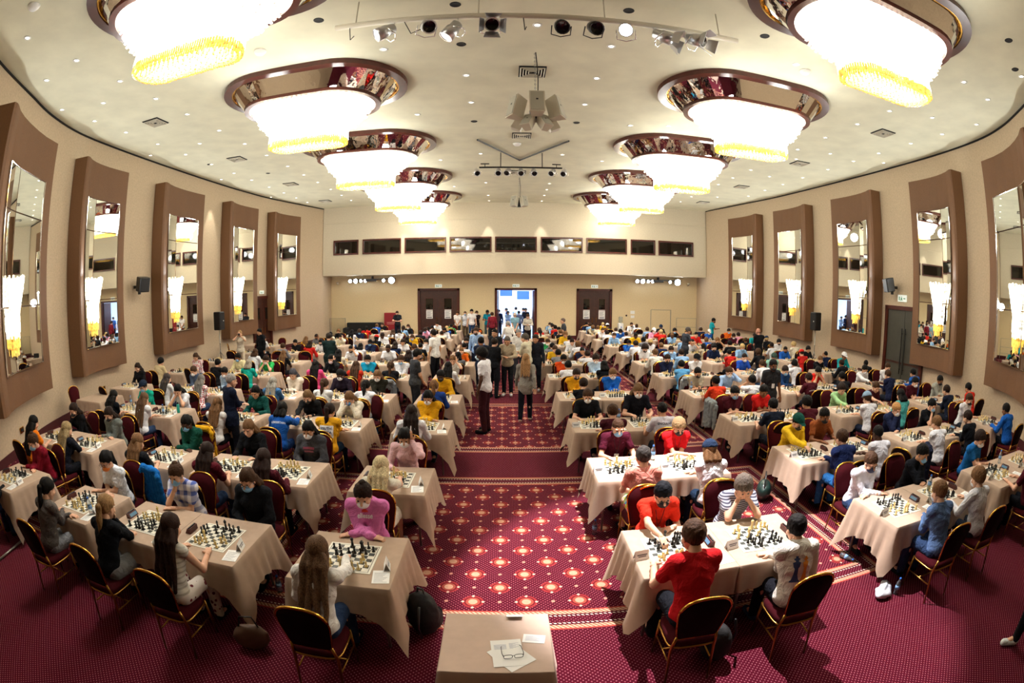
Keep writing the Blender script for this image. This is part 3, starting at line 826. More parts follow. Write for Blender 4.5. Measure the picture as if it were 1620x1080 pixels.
MT['lens_lit'] = mat('lit_lens', '#ffffff', .2, emit='#eef3ff', estr=60, sample=False)
MT['lens_white'] = mat('white_reflector', '#e8ecf0', .2, emit='#ffffff', estr=1.2, sample=False)
bdy, ln, yk, fl = can_meshes(.32, .115)
CANS = {k: bdy.me('body', 'can' if k == 'chrome' else k, True) for k in ('chrome', 'black')}
LENS = {k: ln.me('lens', k, True) for k in ('lens_dark', 'lens_lit', 'lens_white')}
YK = {k: yk.me('yoke', k, True) for k in ('chrome', 'black')}
FLP = {k: fl.me('barn_doors', 'can' if k == 'chrome' else k) for k in ('chrome', 'black')}
def spotlight(loc, target, body, lens, label, flaps=False, sc=1.0, group='stage spotlights on the ceiling pipe', hang=None):
    e = empty('stage_spotlight', loc, 0, label, 'spotlight', group)
    q = (Vector(target) - Vector(loc)).to_track_quat('Z', 'Y'); e.rotation_euler = q.to_euler(); e.scale = (sc,) * 3
    put('body', CANS[body], e); put('lens', LENS[lens], e); put('yoke', YK[body], e)
    if flaps: put('barn_doors', FLP[body], e)
    inv = (Matrix.Translation(loc) @ q.to_matrix().to_4x4() @ Matrix.Scale(sc, 4)).inverted()
    a, b = inv @ Vector((loc[0], loc[1], loc[2])), inv @ Vector((loc[0], hang[0], hang[1]))
    put('clamp', MB().tube([a, b], .012, 6).me('clamp', 'chrome', True), e)
    return e
sx = [-1.64, -1.12, -.62, -.1, .98, 1.48, 2.02, 2.5, 3.08]
dirs = [(-1.6, -.8, -1.2), (.4, -1, -.7), (-1, -.2, -1.6), (.1, -1, -.7), (0, -1, -.8), (.1, -1, -.7), (-.25, -1, -.6), (1.6, -.6, -.8), (.8, -1, -.6)]
lab = ['leftmost chrome spotlight, white lens turned left', 'chrome spotlight with dark lens, second from the left', 'chrome spotlight tipped steeply downwards', 'chrome spotlight with open flaps facing the camera', 'black spotlight in a square bracket', 'dark spotlight left of the shining one', 'spotlight shining bright bluish white at the camera', 'chrome spotlight with glowing white flap turned right', 'rightmost chrome spotlight with flaps']
for i in range(9):
    spotlight((sx[i], 7.02, 7.33), Vector((sx[i], 7.02, 7.33)) + Vector(dirs[i]), 'black' if i in (4, 5) else 'chrome', ('lens_white', 'lens_dark', 'lens_white', 'lens_dark', 'lens_dark', 'lens_dark', 'lens_lit', 'lens_white', 'lens_dark')[i], lab[i] + ' on the ceiling pipe', i in (3, 7, 8), 1.0, hang=(7.05, 7.5))
for (a, b), w_ in zip(((-1.5, -1.2), (-2.4, -2.3), (.4, .45), (3.3, 3.4)), ('between the two leftmost spotlights', 'left of all the spotlights', 'in the middle gap between the spotlights', 'at the right end')):
    thing_mesh('lighting_cable', MB().tube([(a, 7.05, 7.5), ((a + b) / 2, 7.03, 7.2), (b, 7.05, 7.28)], .008, 5), ['black'], 'thin black cable hanging from the ceiling pipe ' + w_, 'cable')
# V frame and hanging bar
vf = empty('hanging_light_bar', (.68, 17.2, 7.9), 0, 'black light bar hung under a V shaped ceiling rail', 'light bar')
put('rail', MB().tube([(-1.45, -1.4, .06), (0, 1.35, .06), (1.52, -1.4, .06)], .03, 6).me('rail', 'black'), vf)
put('bar', MB().tube([(-1.45, 0, -.55), (1.45, 0, -.55)], .03, 8).me('bar', 'black'), vf)
hb = MB().tube([(0, 0, -.55), (0, 0, .0)], .018, 6).me('hanger', 'black')
for x in (-.7, .75): put('hanger', hb, vf, (x, 0, 0))
hb = MB().tube([(-.15, 0, -.42), (.15, 0, -.42)], .02, 6).tube([(0, 0, -.42), (0, 0, -.55)], .015, 6).me('cross_piece', 'black')
for x in (-1.25, 1.25): put('cross_piece', hb, vf, (x, 0, 0))
for i, (x, dx) in enumerate(((-.85, .2), (-.1, .0), (.28, -.5), (.68, 0), (1.12, .1), (1.82, -.6), (2.2, -.4))):
    spotlight((x - .0, 17.1, 7.22), (x + dx, 16.0, 6.4), 'chrome', 'lens_dark', '%s small chrome spotlight from the left on the hanging bar' % ORD[i], False, .9, 'spotlights on the hanging bar', (17.2, 7.35))
# speaker clusters
def cluster(loc, label, n, drop):
    e = empty('speaker_cluster', loc, 0, label, 'loudspeakers')
    ch = MB()
    L = 8.0 - loc[2]
    k = 0
    while k * .09 < L:
        z = k * .09
        ch.tube([(.0, -.015, z), (.015, 0, z + .045), (0, .015, z + .09), (-.015, 0, z + .045)], .006, 4, True); k += 1
    put('chain', ch.me('chain', 'grey'), e)
    put('cable', MB().tube([(.05, 0, -.1), (.06, .02, L * .5), (.02, 0, L)], .012, 6).me('cable', 'black'), e)
    lay = [(-62, .40, -.30, -14), (0, .42, -.30, -14), (62, .40, -.30, -14), (-32, .26, -.62, -38), (32, .26, -.62, -38), (-95, .3, -.55, -30), (95, .3, -.55, -30)] if n > 2 else [(-38, .3, -.3, -16), (38, .3, -.3, -16)]
    for da, rad_, zz_, pit in lay:
        a = -math.pi / 2 + R(da)
        mx = Matrix.Translation((rad_ * math.cos(a), rad_ * math.sin(a), zz_)) @ Matrix.Rotation(a + math.pi / 2, 4, 'Z') @ Matrix.Rotation(R(pit), 4, 'X') @ Matrix.Scale(.86 if zz_ > -.5 else .62, 4)
        b = MB(); V = [(-.17, -.16, -.28), (.17, -.16, -.28), (.11, .14, -.24), (-.11, .14, -.24), (-.17, -.16, .28), (.17, -.16, .28), (.11, .14, .24), (-.11, .14, .24)]
        b.add([mx @ Vector(v) for v in V], [(3, 2, 1, 0), (4, 5, 6, 7), (0, 1, 5, 4), (2, 3, 7, 6), (1, 2, 6, 5), (3, 0, 4, 7)])
        s_ = put('speaker_box', b.me('speaker_box', 'cream'), e)
        g = MB().box(-.145, .145, -.172, -.16, -.255, .255, mx=mx); g.mi = 1; g.box(-.025, .025, -.176, -.172, .02, .06, mx=mx)
        put('grille', g.me('grille', [MT.setdefault('grille', mat('grille_grey', '#a9a494', .7)), 'black']), s_)
    put('bracket', MB().lathe([(.1, -.5), (.12, -.3), (.1, -.1)], 10).me('bracket', 'black'), e)
cluster((.72, 9.4, 6.92), 'cream loudspeaker cluster on a chain, near the camera', 5, 0)
cluster((.75, 21.8, 7.15), 'smaller pair of cream loudspeakers hung before the bulkhead', 2, 0)

# ------------------------------------------------------------------ things on the walls
def led_bar(xc, label):
    e = empty('stage_light_bar', (xc, 29.7, 3.55), 0, label, 'light bar')
    put('bar', MB().box(-1.5, 1.5, -.03, .03, .08, .14).box(-.4, .3, -.05, .02, -.02, .1).me('bar', 'black'), e)
    put('bracket', MB().box(-.03, .03, 0, .28, .1, .3).me('bracket', 'black'), e)
    for i, (x, r_) in enumerate(((-1.4, .12), (-1.05, .15), (-.7, .1), (-.42, .1), (.75, .1), (1.25, .21))):
        l = put('lamp_can', MB().lathe([(r_ * .7, 0), (r_, .02), (r_, .14), (r_ * .6, .18)], 12, mx=Matrix.Translation((x, -.02, .02)) @ Matrix.Rotation(R(-80), 4, 'X')).me('lamp_can', 'black', True), e)
        put('lens', MB().lathe([(0, -.012), (r_ * .85, -.006), (r_ * .9, 0)], 12, mx=Matrix.Translation((x, -.03, .02)) @ Matrix.Rotation(R(-80), 4, 'X')).me('lens', 'ledwhite'), l)
led_bar(-7.95, 'bar of glowing white stage lamps on the back wall, left')
led_bar(9.6, 'bar of glowing white stage lamps on the back wall, right')
def wall_cam(x, label):
    e = empty('wall_camera', (x, 29.95, 3.55), 0, label, 'camera')
    put('bracket', MB().tube([(0, .05, 0), (0, -.12, -.02), (0, -.2, -.1)], .02, 6).me('bracket', 'cream'), e)
    put('housing', MB().lathe([(.05, -.1), (.07, -.08), (.07, .12), (.04, .15)], 10, mx=Matrix.Translation((0, -.22, -.1)) @ Matrix.Rotation(R(70), 4, 'X')).me('housing', 'cream', True), e)
wall_cam(-10.2, 'small cream camera under the bulkhead, far left corner'); wall_cam(11.6, 'small cream camera under the bulkhead, far right corner')
def tv(side, y, z, label):
    loc, rz = on_wall(side, y, .05, z)
    e = empty('wall_monitor', loc, rz, label, 'speaker')
    put('bracket', MB().box(-.05, .05, -.25, .0, -.05, .05).box(-.03, .03, -.3, -.2, -.25, .05).me('bracket', 'black'), e)
    mx = Matrix.Translation((0, -.42, .08)) @ Matrix.Rotation(R(-20), 4, 'Z') @ Matrix.Rotation(R(12), 4, 'X')
    b = put('housing', MB().box(-.22, .22, -.18, .14, -.24, .24, .02, mx=mx).me('housing', 'black'), e)
    put('front_grille', MB().box(-.19, .19, -.195, -.18, -.21, .21, mx=mx).me('front_grille', MT.setdefault('grilledark', mat('grille_dark', '#26282b', .5))), b)
tv('L', 13.1, 3.5, 'black box speaker on a bracket between left wall mirrors'); tv('R', 13.35, 3.6, 'black box speaker on a bracket above the grey double door')
def pa(side, y, off, zc, label):
    loc, rz = on_wall(side, y, off, 0)
    e = empty('speaker_on_stand', loc, rz, label, 'loudspeaker')
    put('pole', MB().tube([(0, 0, .1), (0, 0, zc - .4)], .02, 8).tube([(0, 0, .6), (0, 0, .75)], .035, 8).tube([(0, 0, 1.0), (0, 0, 1.06)], .03, 8).me('pole', 'steel', True), e)
    for k in range(3):
        a = k * 2.094 + .5
        put('leg', MB().tube([(0, 0, .68), (.55 * math.cos(a), .55 * math.sin(a), .02)], .014, 6).me('leg', 'steel', True), e)
        put('brace', MB().tube([(0, 0, .25), (.3 * math.cos(a), .3 * math.sin(a), .3)], .01, 6).me('brace', 'steel', True), e)
    b = put('cabinet', MB().box(-.2, .2, -.18, .18, zc - .38, zc + .38, .03).me('cabinet', 'black'), e)
    g = MB().box(-.17, .17, -.19, -.18, zc - .34, zc + .34); g.mi = 1; g.box(.06, .1, -.195, -.19, zc - .02, zc + .02)
    put('grille', g.me('grille', ['blackm', 'white']), b)
pa('L', 18.3, .6, 1.98, 'black loudspeaker on a tripod between left wall mirrors'); pa('R', 17.9, .7, 2.05, 'black loudspeaker on a tripod between right wall mirrors')
for side, y, w in (('L', 11.0, 'left'), ('L', 6.3, 'nearest left')):
    loc, rz = on_wall(side, y, .02, .42)
    e = empty('wall_socket', loc, rz, 'brass wall socket plate low on the %s wall' % w, 'socket')
    put('plate', MB().box(-.11, .11, -.015, .01, 0, .13, .004).me('plate', 'gold'), e)
    put('socket_insert', MB().box(-.07, .07, -.02, -.015, .035, .095).me('socket_insert', 'blackm'), e)
# red cabinet, dark sofa back, rack, water cooler, frame, notices at the back wall
e = empty('fire_hose_cabinet', (-6.75, 29.74, 0), 0, 'red metal cabinet on the back wall left of the door', 'cabinet')
put('body', MB().box(-.42, .42, -.1, .255, .45, 1.6, .01).me('body', 'red'), e)
dd = put('door', MB().box(-.39, .39, -.125, -.1, .48, 1.57).me('door', 'red'), e)
put('handle', MB().box(.3, .34, -.15, -.125, .95, 1.1).me('handle', 'chrome'), dd)
put('lettering', MB().box(-.25, .25, -.128, -.125, 1.0, 1.04).box(-.25, .2, -.128, -.125, .92, .95).me('lettering', MT.setdefault('redink', mat('red_ink', '#c98a80', .6))), dd)
e = empty('black_sofa', (-7.9, 29.1, 0), 0, 'long low black sofa against the back wall', 'sofa')
put('backrest', MB().box(-1.7, .6, .5, .8, .1, 1.02, .04).me('backrest', 'blackm'), e); put('seat', MB().box(-1.7, .6, -.2, .5, .15, .48, .04).me('seat', 'blackm'), e)
for x in (-1.75, .4): put('armrest', MB().box(x, x + .25, -.2, .7, .1, .75, .05).me('armrest', 'blackm'), e)
e = empty('folded_rack', (-10.2, 29.6, 0), R(12), 'grey wire rack folded against the far left corner', 'rack')
rk = MB().tube([(-.5, 0, .05), (-.5, 0, 1.3), (.5, 0, 1.3), (.5, 0, .05)], .02, 6)
put('frame', rk.me('frame', 'steel'), e)
for k in range(12): put('wire', MB().tube([(-.45 + k * .082, 0, .1), (-.45 + k * .082, 0, 1.28)], .007, 4).me('wire', 'steel'), e)
e = empty('folded_rack', (11.5, 29.55, 0), R(-10), 'thin metal frame leaning in the far right corner', 'rack')
put('frame', MB().tube([(-.7, 0, .05), (-.7, 0, 1.35), (.6, 0, 1.35), (.6, 0, .05)], .018, 6).me('frame', 'steel'), e)
for z in (.4, .8): put('crossbar', MB().tube([(-.7, 0, z), (.6, 0, z)], .01, 5).me('crossbar', 'steel'), e)
e = empty('portable_screen_frame', (9.7, 29.5, 0), 0, 'empty rectangular metal frame standing by the right back wall', 'frame')
put('upright', MB().tube([(-.65, 0, 0), (-.65, 0, 1.85)], .018, 6).me('upright', 'steel'), e); put('upright', MB().tube([(.65, 0, 0), (.65, 0, 1.85)], .022, 6).me('upright', 'steel'), e); put('crossbar', MB().tube([(-.65, 0, 1.85), (.65, 0, 1.85)], .015, 6).me('crossbar', 'steel'), e)
e = empty('water_cooler', (7.15, 29.6, 0), 0, 'white water cooler with bottle beside the right back door', 'water cooler')
put('body', MB().box(-.16, .16, -.16, .16, 0, 1.0, .02).me('body', 'white'), e)
put('bottle', MB().lathe([(.06, 1.0), (.13, 1.08), (.13, 1.35), (.1, 1.4)], 14).me('bottle', 'water', True), e)
put('tap', MB().box(-.03, .03, -.2, -.16, .75, .8).me('tap', 'bluecap'), e)
thing_mesh('notice', MB().box(-.14, .14, -.006, 0, 0, .2), ['white'], 'small white notice on the back wall, upper of two', 'notice', loc=(8.0, 29.99, 1.55))
thing_mesh('notice', MB().box(-.12, .12, -.006, 0, 0, .16), ['white'], 'small white notice on the back wall, lower of two', 'notice', loc=(8.0, 29.99, 1.3))
thing_mesh('wall_thermostat', MB().lathe([(.05, 0), (.06, .01), (.05, .03)], 10, mx=Matrix.Rotation(R(90), 4, 'X')), ['blackm'], 'round dark switch on the back wall beside the notices', 'switch', loc=(7.6, 29.99, 1.45))
# ------------------------------------------------------------------ surface mesher for bodies, clothes and hair
def nets(Fd, org, h):
    """surface nets of a scalar grid (negative inside) -> vertices, quads"""
    nx, ny, nz = Fd.shape
    ins = Fd < 0
    cs = np.zeros((nx - 1, ny - 1, nz - 1), np.int8)
    for a in (0, 1):
        for b in (0, 1):
            for c in (0, 1):
                cs += ins[a:nx - 1 + a, b:ny - 1 + b, c:nz - 1 + c]
    act = (cs > 0) & (cs < 8)
    I = np.argwhere(act)
    idx = -np.ones(act.shape, np.int32); idx[act] = np.arange(len(I))
    acc = np.zeros((len(I), 3)); cnt = np.zeros(len(I))
    cor = [(a, b, c) for a in (0, 1) for b in (0, 1) for c in (0, 1)]
    val = {k: Fd[I[:, 0] + k[0], I[:, 1] + k[1], I[:, 2] + k[2]] for k in cor}
    for k in cor:
        for ax in range(3):
            if k[ax]: continue
            l = list(k); l[ax] = 1; l = tuple(l)
            v0, v1 = val[k], val[l]
            x = (v0 < 0) != (v1 < 0)
            t = np.where(x, v0 / np.where(v0 == v1, 1, v0 - v1), 0)
            p = np.zeros((len(I), 3)); p[:] = k; p[:, ax] = t
            acc[x] += p[x]; cnt += x
    V = (I + acc / np.maximum(cnt, 1)[:, None]) * h + org
    Q = []
    for ax in range(3):
        o1, o2 = [(1, 2), (2, 0), (0, 1)][ax]
        sl0 = [slice(1, -1)] * 3; sl1 = [slice(1, -1)] * 3
        sl0[ax] = slice(0, -1); sl1[ax] = slice(1, None)
        A = ins[tuple(sl0)]; B = ins[tuple(sl1)]
        for flip, msk in ((False, A & ~B), (True, ~A & B)):
            E = np.argwhere(msk)
            if not len(E): continue
            E = E + 1; E[:, ax] -= 1
            d1 = np.zeros(3, int); d1[o1] = 1; d2 = np.zeros(3, int); d2[o2] = 1
            q = [E - d1 - d2, E - d2, E, E - d1]
            q = np.stack([idx[w[:, 0], w[:, 1], w[:, 2]] for w in q], 1)
            if flip: q = q[:, ::-1]
            Q.append(q)
    return V, np.concatenate(Q) if Q else np.zeros((0, 4), int)

class SDF:
    def __init__(s, h=.012, k=.02): s.h = h; s.k = k; s.p = []
    def cap(s, a, b, ra, rb=None, k=None, sub=False):
        a, b = np.array(a, float), np.array(b, float); rb = ra if rb is None else rb
        s.p.append(('c', a, b, ra, rb, k, sub, np.minimum(a, b) - max(ra, rb), np.maximum(a, b) + max(ra, rb))); return s
    def ell(s, c, r, ax=None, k=None, sub=False):
        c, r = np.array(c, float), np.array(r, float); m = max(r)
        s.p.append(('e', c, r, np.eye(3) if ax is None else np.array(ax, float), 0, k, sub, c - m, c + m)); return s
    def build(s, noise=0.0, cut=None, nf=28.0, strand=False):
        h = s.h
        add = [p for p in s.p if not p[6]]
        lo = np.min([p[7] for p in add], 0) - 4 * h; hi = np.max([p[8] for p in add], 0) + 4 * h
        n = np.ceil((hi - lo) / h).astype(int) + 1
        Fd = np.full(n, 1.0, np.float32)
        G = [lo[i] + h * np.arange(n[i]) for i in range(3)]
        for typ, A, B, ra, rb, k, sub, bl, bh in s.p:
            kk = s.k if k is None else k
            m = kk + 3 * h
            i0 = np.maximum(0, np.floor((bl - m - lo) / h).astype(int)); i1 = np.minimum(n, np.ceil((bh + m - lo) / h).astype(int) + 1)
            if (i1 <= i0).any(): continue
            sl = tuple(slice(a, b) for a, b in zip(i0, i1))
            X = np.stack(np.meshgrid(*[G[i][sl[i]] for i in range(3)], indexing='ij'), -1)
            if typ == 'c':
                ba = B - A; L = max(ba @ ba, 1e-9)
                t = np.clip(((X - A) @ ba) / L, 0, 1)
                d = np.linalg.norm(X - A - t[..., None] * ba, axis=-1) - (ra + (rb - ra) * t)
            else:
                q = (X - A) @ ra.T   # ra holds the axes, rows = local axes
                k0 = np.linalg.norm(q / B, axis=-1); k1 = np.linalg.norm(q / (B * B), axis=-1)
                d = k0 * (k0 - 1) / np.maximum(k1, 1e-6)
            f = Fd[sl]
            if sub:
                d = -d; hh = np.clip(.5 - .5 * (d - f) / -kk, 0, 1) if False else None
                f = np.maximum(f, d)
            else:
                hh = np.clip(.5 + .5 * (f - d) / kk, 0, 1)
                f = f * (1 - hh) + d * hh - kk * hh * (1 - hh)
            Fd[sl] = f
        if noise or cut:
            X = np.meshgrid(*G, indexing='ij')
            if noise:
                if strand: w = np.sin(X[0] * 95 + 1.6 * np.sin(X[2] * 13)) * .6 + np.sin((X[0] + X[1]) * 61 - 1.2 * np.sin(X[2] * 9)) * .5
                else: w = np.sin(X[0] * nf + 2 * np.sin(X[2] * nf * .7)) * np.sin(X[2] * nf * 1.3 + 1.5 * np.sin(X[1] * nf)) * np.cos(X[1] * nf * .9)
                Fd = Fd + noise * w
            if cut:
                for c in cut: Fd = np.maximum(Fd, c(X))
        return nets(Fd, lo, h)

def nmesh(name, parts, mats):
    """parts = [(V, Q, material index)]"""
    Vs = []; Qs = []; Ms = []; b = 0
    for V, Q, mi in parts:
        Vs.append(V); Qs.append(Q + b); Ms.append(np.full(len(Q), mi, np.int32)); b += len(V)
    V = np.concatenate(Vs); Q = np.concatenate(Qs); Mi = np.concatenate(Ms)
    me = bpy.data.meshes.new(name)
    me.vertices.add(len(V)); me.vertices.foreach_set('co', V.astype(np.float32).ravel())
    me.loops.add(Q.size); me.loops.foreach_set('vertex_index', Q.astype(np.int32).ravel())
    me.polygons.add(len(Q)); me.polygons.foreach_set('loop_start', np.arange(0, Q.size, 4, dtype=np.int32))
    try: me.polygons.foreach_set('loop_total', np.full(len(Q), 4, np.int32))
    except Exception: pass
    for m in mats: me.materials.append(MT[m] if isinstance(m, str) else m)
    me.polygons.foreach_set('material_index', Mi)
    me.polygons.foreach_set('use_smooth', np.ones(len(Q), bool))
    me.update(calc_edges=True); me.validate()
    return me

def nrm(v): v = np.array(v, float); return v / max(np.linalg.norm(v), 1e-9)
def ik(sh, ha, l1, l2, hint):
    sh, ha = np.array(sh, float), np.array(ha, float)
    d = ha - sh; L = min(np.linalg.norm(d), l1 + l2 - .005); u = nrm(d)
    a = (l1 * l1 - l2 * l2 + L * L) / (2 * L); hgt = math.sqrt(max(l1 * l1 - a * a, 0))
    hv = np.array(hint, float) - u * (np.array(hint, float) @ u)
    return sh + u * a + nrm(hv) * hgt, sh + u * L

# pose: sit/stand, lean (deg), head pitch (deg), head turn, right hand, left hand (x, y, z relative to pelvis base), elbow hints
POSES = {
    's_fold': dict(sit=1, lean=15, hp=24, rh=(-.10, .43, .80), lh=(.11, .40, .80), re=(.55, -.5, -1), le=(-.55, -.5, -1), rd=(-1, .25, 0), ld=(1, .3, 0)),
    's_chin': dict(sit=1, lean=18, hp=20, rh='chin', lh=(.02, .42, .80), re=(.6, .3, -1), le=(-.55, -.5, -1), rd=(-.2, -.1, 1), ld=(1, .3, 0)),
    's_temple': dict(sit=1, lean=15, hp=22, rh=(.16, .45, .80), lh='temple', re=(.6, -.5, -1), le=(-.8, .3, -1), rd=(-.7, .8, 0), ld=(.2, -.1, 1)),
    's_face': dict(sit=1, lean=22, hp=32, rh='faceR', lh='faceL', re=(.7, .4, -1), le=(-.7, .4, -1), rd=(-.1, .1, 1), ld=(.1, .1, 1)),
    's_reach': dict(sit=1, lean=23, hp=26, rh=(.10, .68, .86), lh=(-.12, .40, .80), re=(.8, 0, -.8), le=(-.55, -.5, -1), rd=(-.2, 1, -.3), ld=(.8, .5, 0)),
    's_lap': dict(sit=1, lean=5, hp=22, rh=(.07, .30, .66), lh=(-.07, .30, .66), re=(1, -.4, -.6), le=(-1, -.4, -.6), rd=(-.5, .8, -.2), ld=(.5, .8, -.2)),
    's_apart': dict(sit=1, lean=13, hp=22, rh=(.17, .46, .80), lh=(-.20, .44, .80), re=(.6, -.5, -1), le=(-.6, -.5, -1), rd=(-.5, .9, 0), ld=(.5, .9, 0)),
    't_down': dict(sit=0, lean=2, hp=12, rh=(.27, .06, .80), lh=(-.27, .06, .80), re=(.3, -1, 0), le=(-.3, -1, 0), rd=(0, .2, -1), ld=(0, .2, -1)),
    't_fold': dict(sit=0, lean=2, hp=16, rh=(-.12, .22, 1.20), lh=(.12, .24, 1.16), re=(1, -.2, -.6), le=(-1, -.2, -.6), rd=(-1, .2, .1), ld=(1, .2, .1)),
    't_front': dict(sit=0, lean=2, hp=18, rh=(.03, .20, .95), lh=(-.03, .20, .95), re=(1, -.6, 0), le=(-1, -.6, 0), rd=(-.6, .6, -.5), ld=(.6, .6, -.5)),
    't_back': dict(sit=0, lean=2, hp=6, rh=(.04, -.18, .92), lh=(-.04, -.18, .92), re=(1, -.2, 0), le=(-1, -.2, 0), rd=(-.6, -.3, -.6), ld=(.6, -.3, -.6)),
    't_phone': dict(sit=0, lean=3, hp=26, rh=(.08, .32, 1.16), lh=(-.08, .32, 1.14), re=(1, -.5, -.8), le=(-1, -.5, -.8), rd=(-.6, .8, .2), ld=(.6, .8, .2)),
    't_camera': dict(sit=0, lean=4, hp=6, rh='camR', lh='camL', re=(1, 0, -1), le=(-1, 0, -1), rd=(-.4, .3, .9), ld=(.4, .3, .9)),
    't_walk': dict(sit=0, lean=3, hp=4, rh=(.26, -.14, .84), lh=(-.26, .20, .86), re=(.3, -1, 0), le=(-.3, -1, 0), rd=(0, .1, -1), ld=(0, .3, -1), walk=1),
}
def skeleton(p):
    if p.get('K'): return p['K']
    K = {}
    z0 = .56 if p['sit'] else .95
    P = np.array((0, 0, z0))
    l = R(p['lean']); s = np.array((0, math.sin(l), math.cos(l)))
    K['P'], K['s'] = P, s
    K['waist'], K['chest'], K['neck'] = P + s * .14, P + s * .33, P + s * .50
    K['fwd'] = np.array((0, math.cos(l), -math.sin(l)))
    for sx_, nm in ((1, 'r'), (-1, 'l')):
        K['sh' + nm] = P + s * .455 + np.array((sx_ * .163, 0, 0))
        K['hip' + nm] = P + np.array((sx_ * .085, 0, -.02))
        if p['sit']:
            K['kn' + nm] = np.array((sx_ * .12, .42, .53)); K['an' + nm] = np.array((sx_ * .13, .40, .10))
            K['to' + nm] = np.array((sx_ * .14, .56, .045))
        else:
            w = sx_ * .17 * p.get('walk', 0)
            K['kn' + nm] = np.array((sx_ * .095, .03 + w * .8, .51)); K['an' + nm] = np.array((sx_ * .10, w - .02 - (.05 if w < 0 else 0), .09 + (.05 if w < 0 else 0)))
            K['to' + nm] = K['an' + nm] + np.array((sx_ * .02, .15, -.045))
    l2 = l + R(14)
    nt = K['neck'] + np.array((0, math.sin(l2), math.cos(l2))) * .038
    hp = R(p['hp'])
    U = np.array((0, math.sin(hp), math.cos(hp))); Fw = np.array((0, math.cos(hp), -math.sin(hp)))
    K['nt'] = nt; K['H'] = nt + U * .11 + Fw * .025
    K['U'], K['Fw'] = U, Fw; K['hp'] = hp
    H_ = K['H']
    spots = dict(chin=H_ + Fw * .10 - U * .125 + np.array((.02, 0, 0)), temple=H_ + Fw * .05 + np.array((-.10, 0, -.02)),
                 faceR=H_ + Fw * .09 - U * .07 + np.array((.055, 0, 0)), faceL=H_ + Fw * .09 - U * .07 + np.array((-.055, 0, 0)),
                 camR=H_ + Fw * .14 + np.array((.08, 0, -.03)), camL=H_ + Fw * .16 + np.array((-.05, 0, -.07)))
    for nm in 'rl':
        t = p[nm + 'h']
        t = spots[t] if isinstance(t, str) else np.array(t)
        el, wr = ik(K['sh' + nm], t, .285, .245, p[nm + 'e'])
        if p['sit'] and isinstance(p[nm + 'h'], str) and el[2] < .8: el[2] = .8
        if p['sit'] and not isinstance(p[nm + 'h'], str) and p[nm + 'h'][2] > .7 and el[2] < .80 and el[1] > .34: el[2] = .80
        K['el' + nm], K['wr' + nm] = el, wr
    p['K'] = K
    return K
def axes(fwdv, up):
    f = nrm(fwdv); u = nrm(np.array(up, float) - f * (np.array(up, float) @ f)); return np.array((np.cross(f, u), f, u))
def torso(S, K, g, fem=0):
    s, fw = K['s'], K['fwd']; X = np.array((1, 0, 0)); A = np.array((X, fw, s))
    S.ell(K['chest'], ((.160 if not fem else .148) + g, .106 + g, .185 + g), A)
    S.ell(K['waist'], (.130 + g, .098 + g, .16 + g), A)
    S.ell(K['P'] + s * .01, (.162 + g, .12 + g, .12 + g))
    S.cap(K['shl'], K['shr'], .050 + g)
    for n in 'rl': S.cap(K['neck'] - K['s'] * .005 + (K['sh' + n] - K['neck']) * .15, K['sh' + n] - K['s'] * .0, .048 + g, .042 + g)
    if fem: 
        for q in (-1, 1): S.ell(K['chest'] + fw * .085 + X * q * .065 + s * .02, (.055 + g, .045 + g, .055 + g), A)
def hand(w, d, side):
    """palm, four fingers of unequal length and a thumb, lightly curled"""
    S = SDF(.0058, .006)
    d = nrm(d); up = np.array((0, 0, 1.)) if abs(d[2]) < .7 else np.array((0, 1., 0))
    A = axes(d, up); sd, _, n = A
    c = w + d * .045
    S.cap(w - d * .03, w + d * .01, .025, .026); S.ell(c, (.040, .048, .016), A)
    for i, (o, L) in enumerate(((-.028, .058), (-.010, .070), (.010, .072), (.028, .064))):
        if side < 0: o = -o
        a = w + d * .082 + sd * o; b = a + d * L * .55 - n * .006; e = b + d * L * .4 - n * .026
        S.cap(a, b, .0088); S.cap(b, e, .0083, .007)
    t0 = w + d * .02 + sd * side * -.028 * 1; t1 = t0 + d * .03 - sd * side * .026 - n * .006; t2 = t1 + d * .03 - sd * side * .006 - n * .01
    S.cap(t0, t1, .0115); S.cap(t1, t2, .0105, .0085)
    return S.build()
def head_parts():
    S = SDF(.0062, .018)
    S.ell((0, -.012, .022), (.074, .094, .092)); S.ell((0, .028, -.035), (.058, .064, .075)); S.ell((0, .058, -.088), (.030, .026, .022))
    S.ell((0, .02, -.05), (.066, .05, .04))
    S.cap((0, .092, .012), (0, .112, -.022), .009, .014, k=.012); S.cap((0, .1, -.026), (0, .106, -.026), .014, k=.01)
    for q in (-1, 1):
        S.ell((q * .076, -.002, -.012), (.010, .020, .030), k=.008); S.ell((q * .03, .08, .03), (.026, .014, .008), k=.012)
        S.ell((q * .042, .062, -.03), (.024, .022, .02), k=.02)
    S.ell((0, .088, -.056), (.024, .012, .006), k=.006); S.ell((0, .086, -.067), (.021, .012, .007), k=.006)
    for q in (-1, 1): S.ell((q * .032, .098, .010), (.016, .012, .009), k=.004, sub=True)
    return S.build()
HEADV = head_parts()
def tohead(V, K):
    A = np.array(((1, 0, 0), K['Fw'], K['U']))
    return (V * 1.09) @ A + K['H']
CACHE = {}
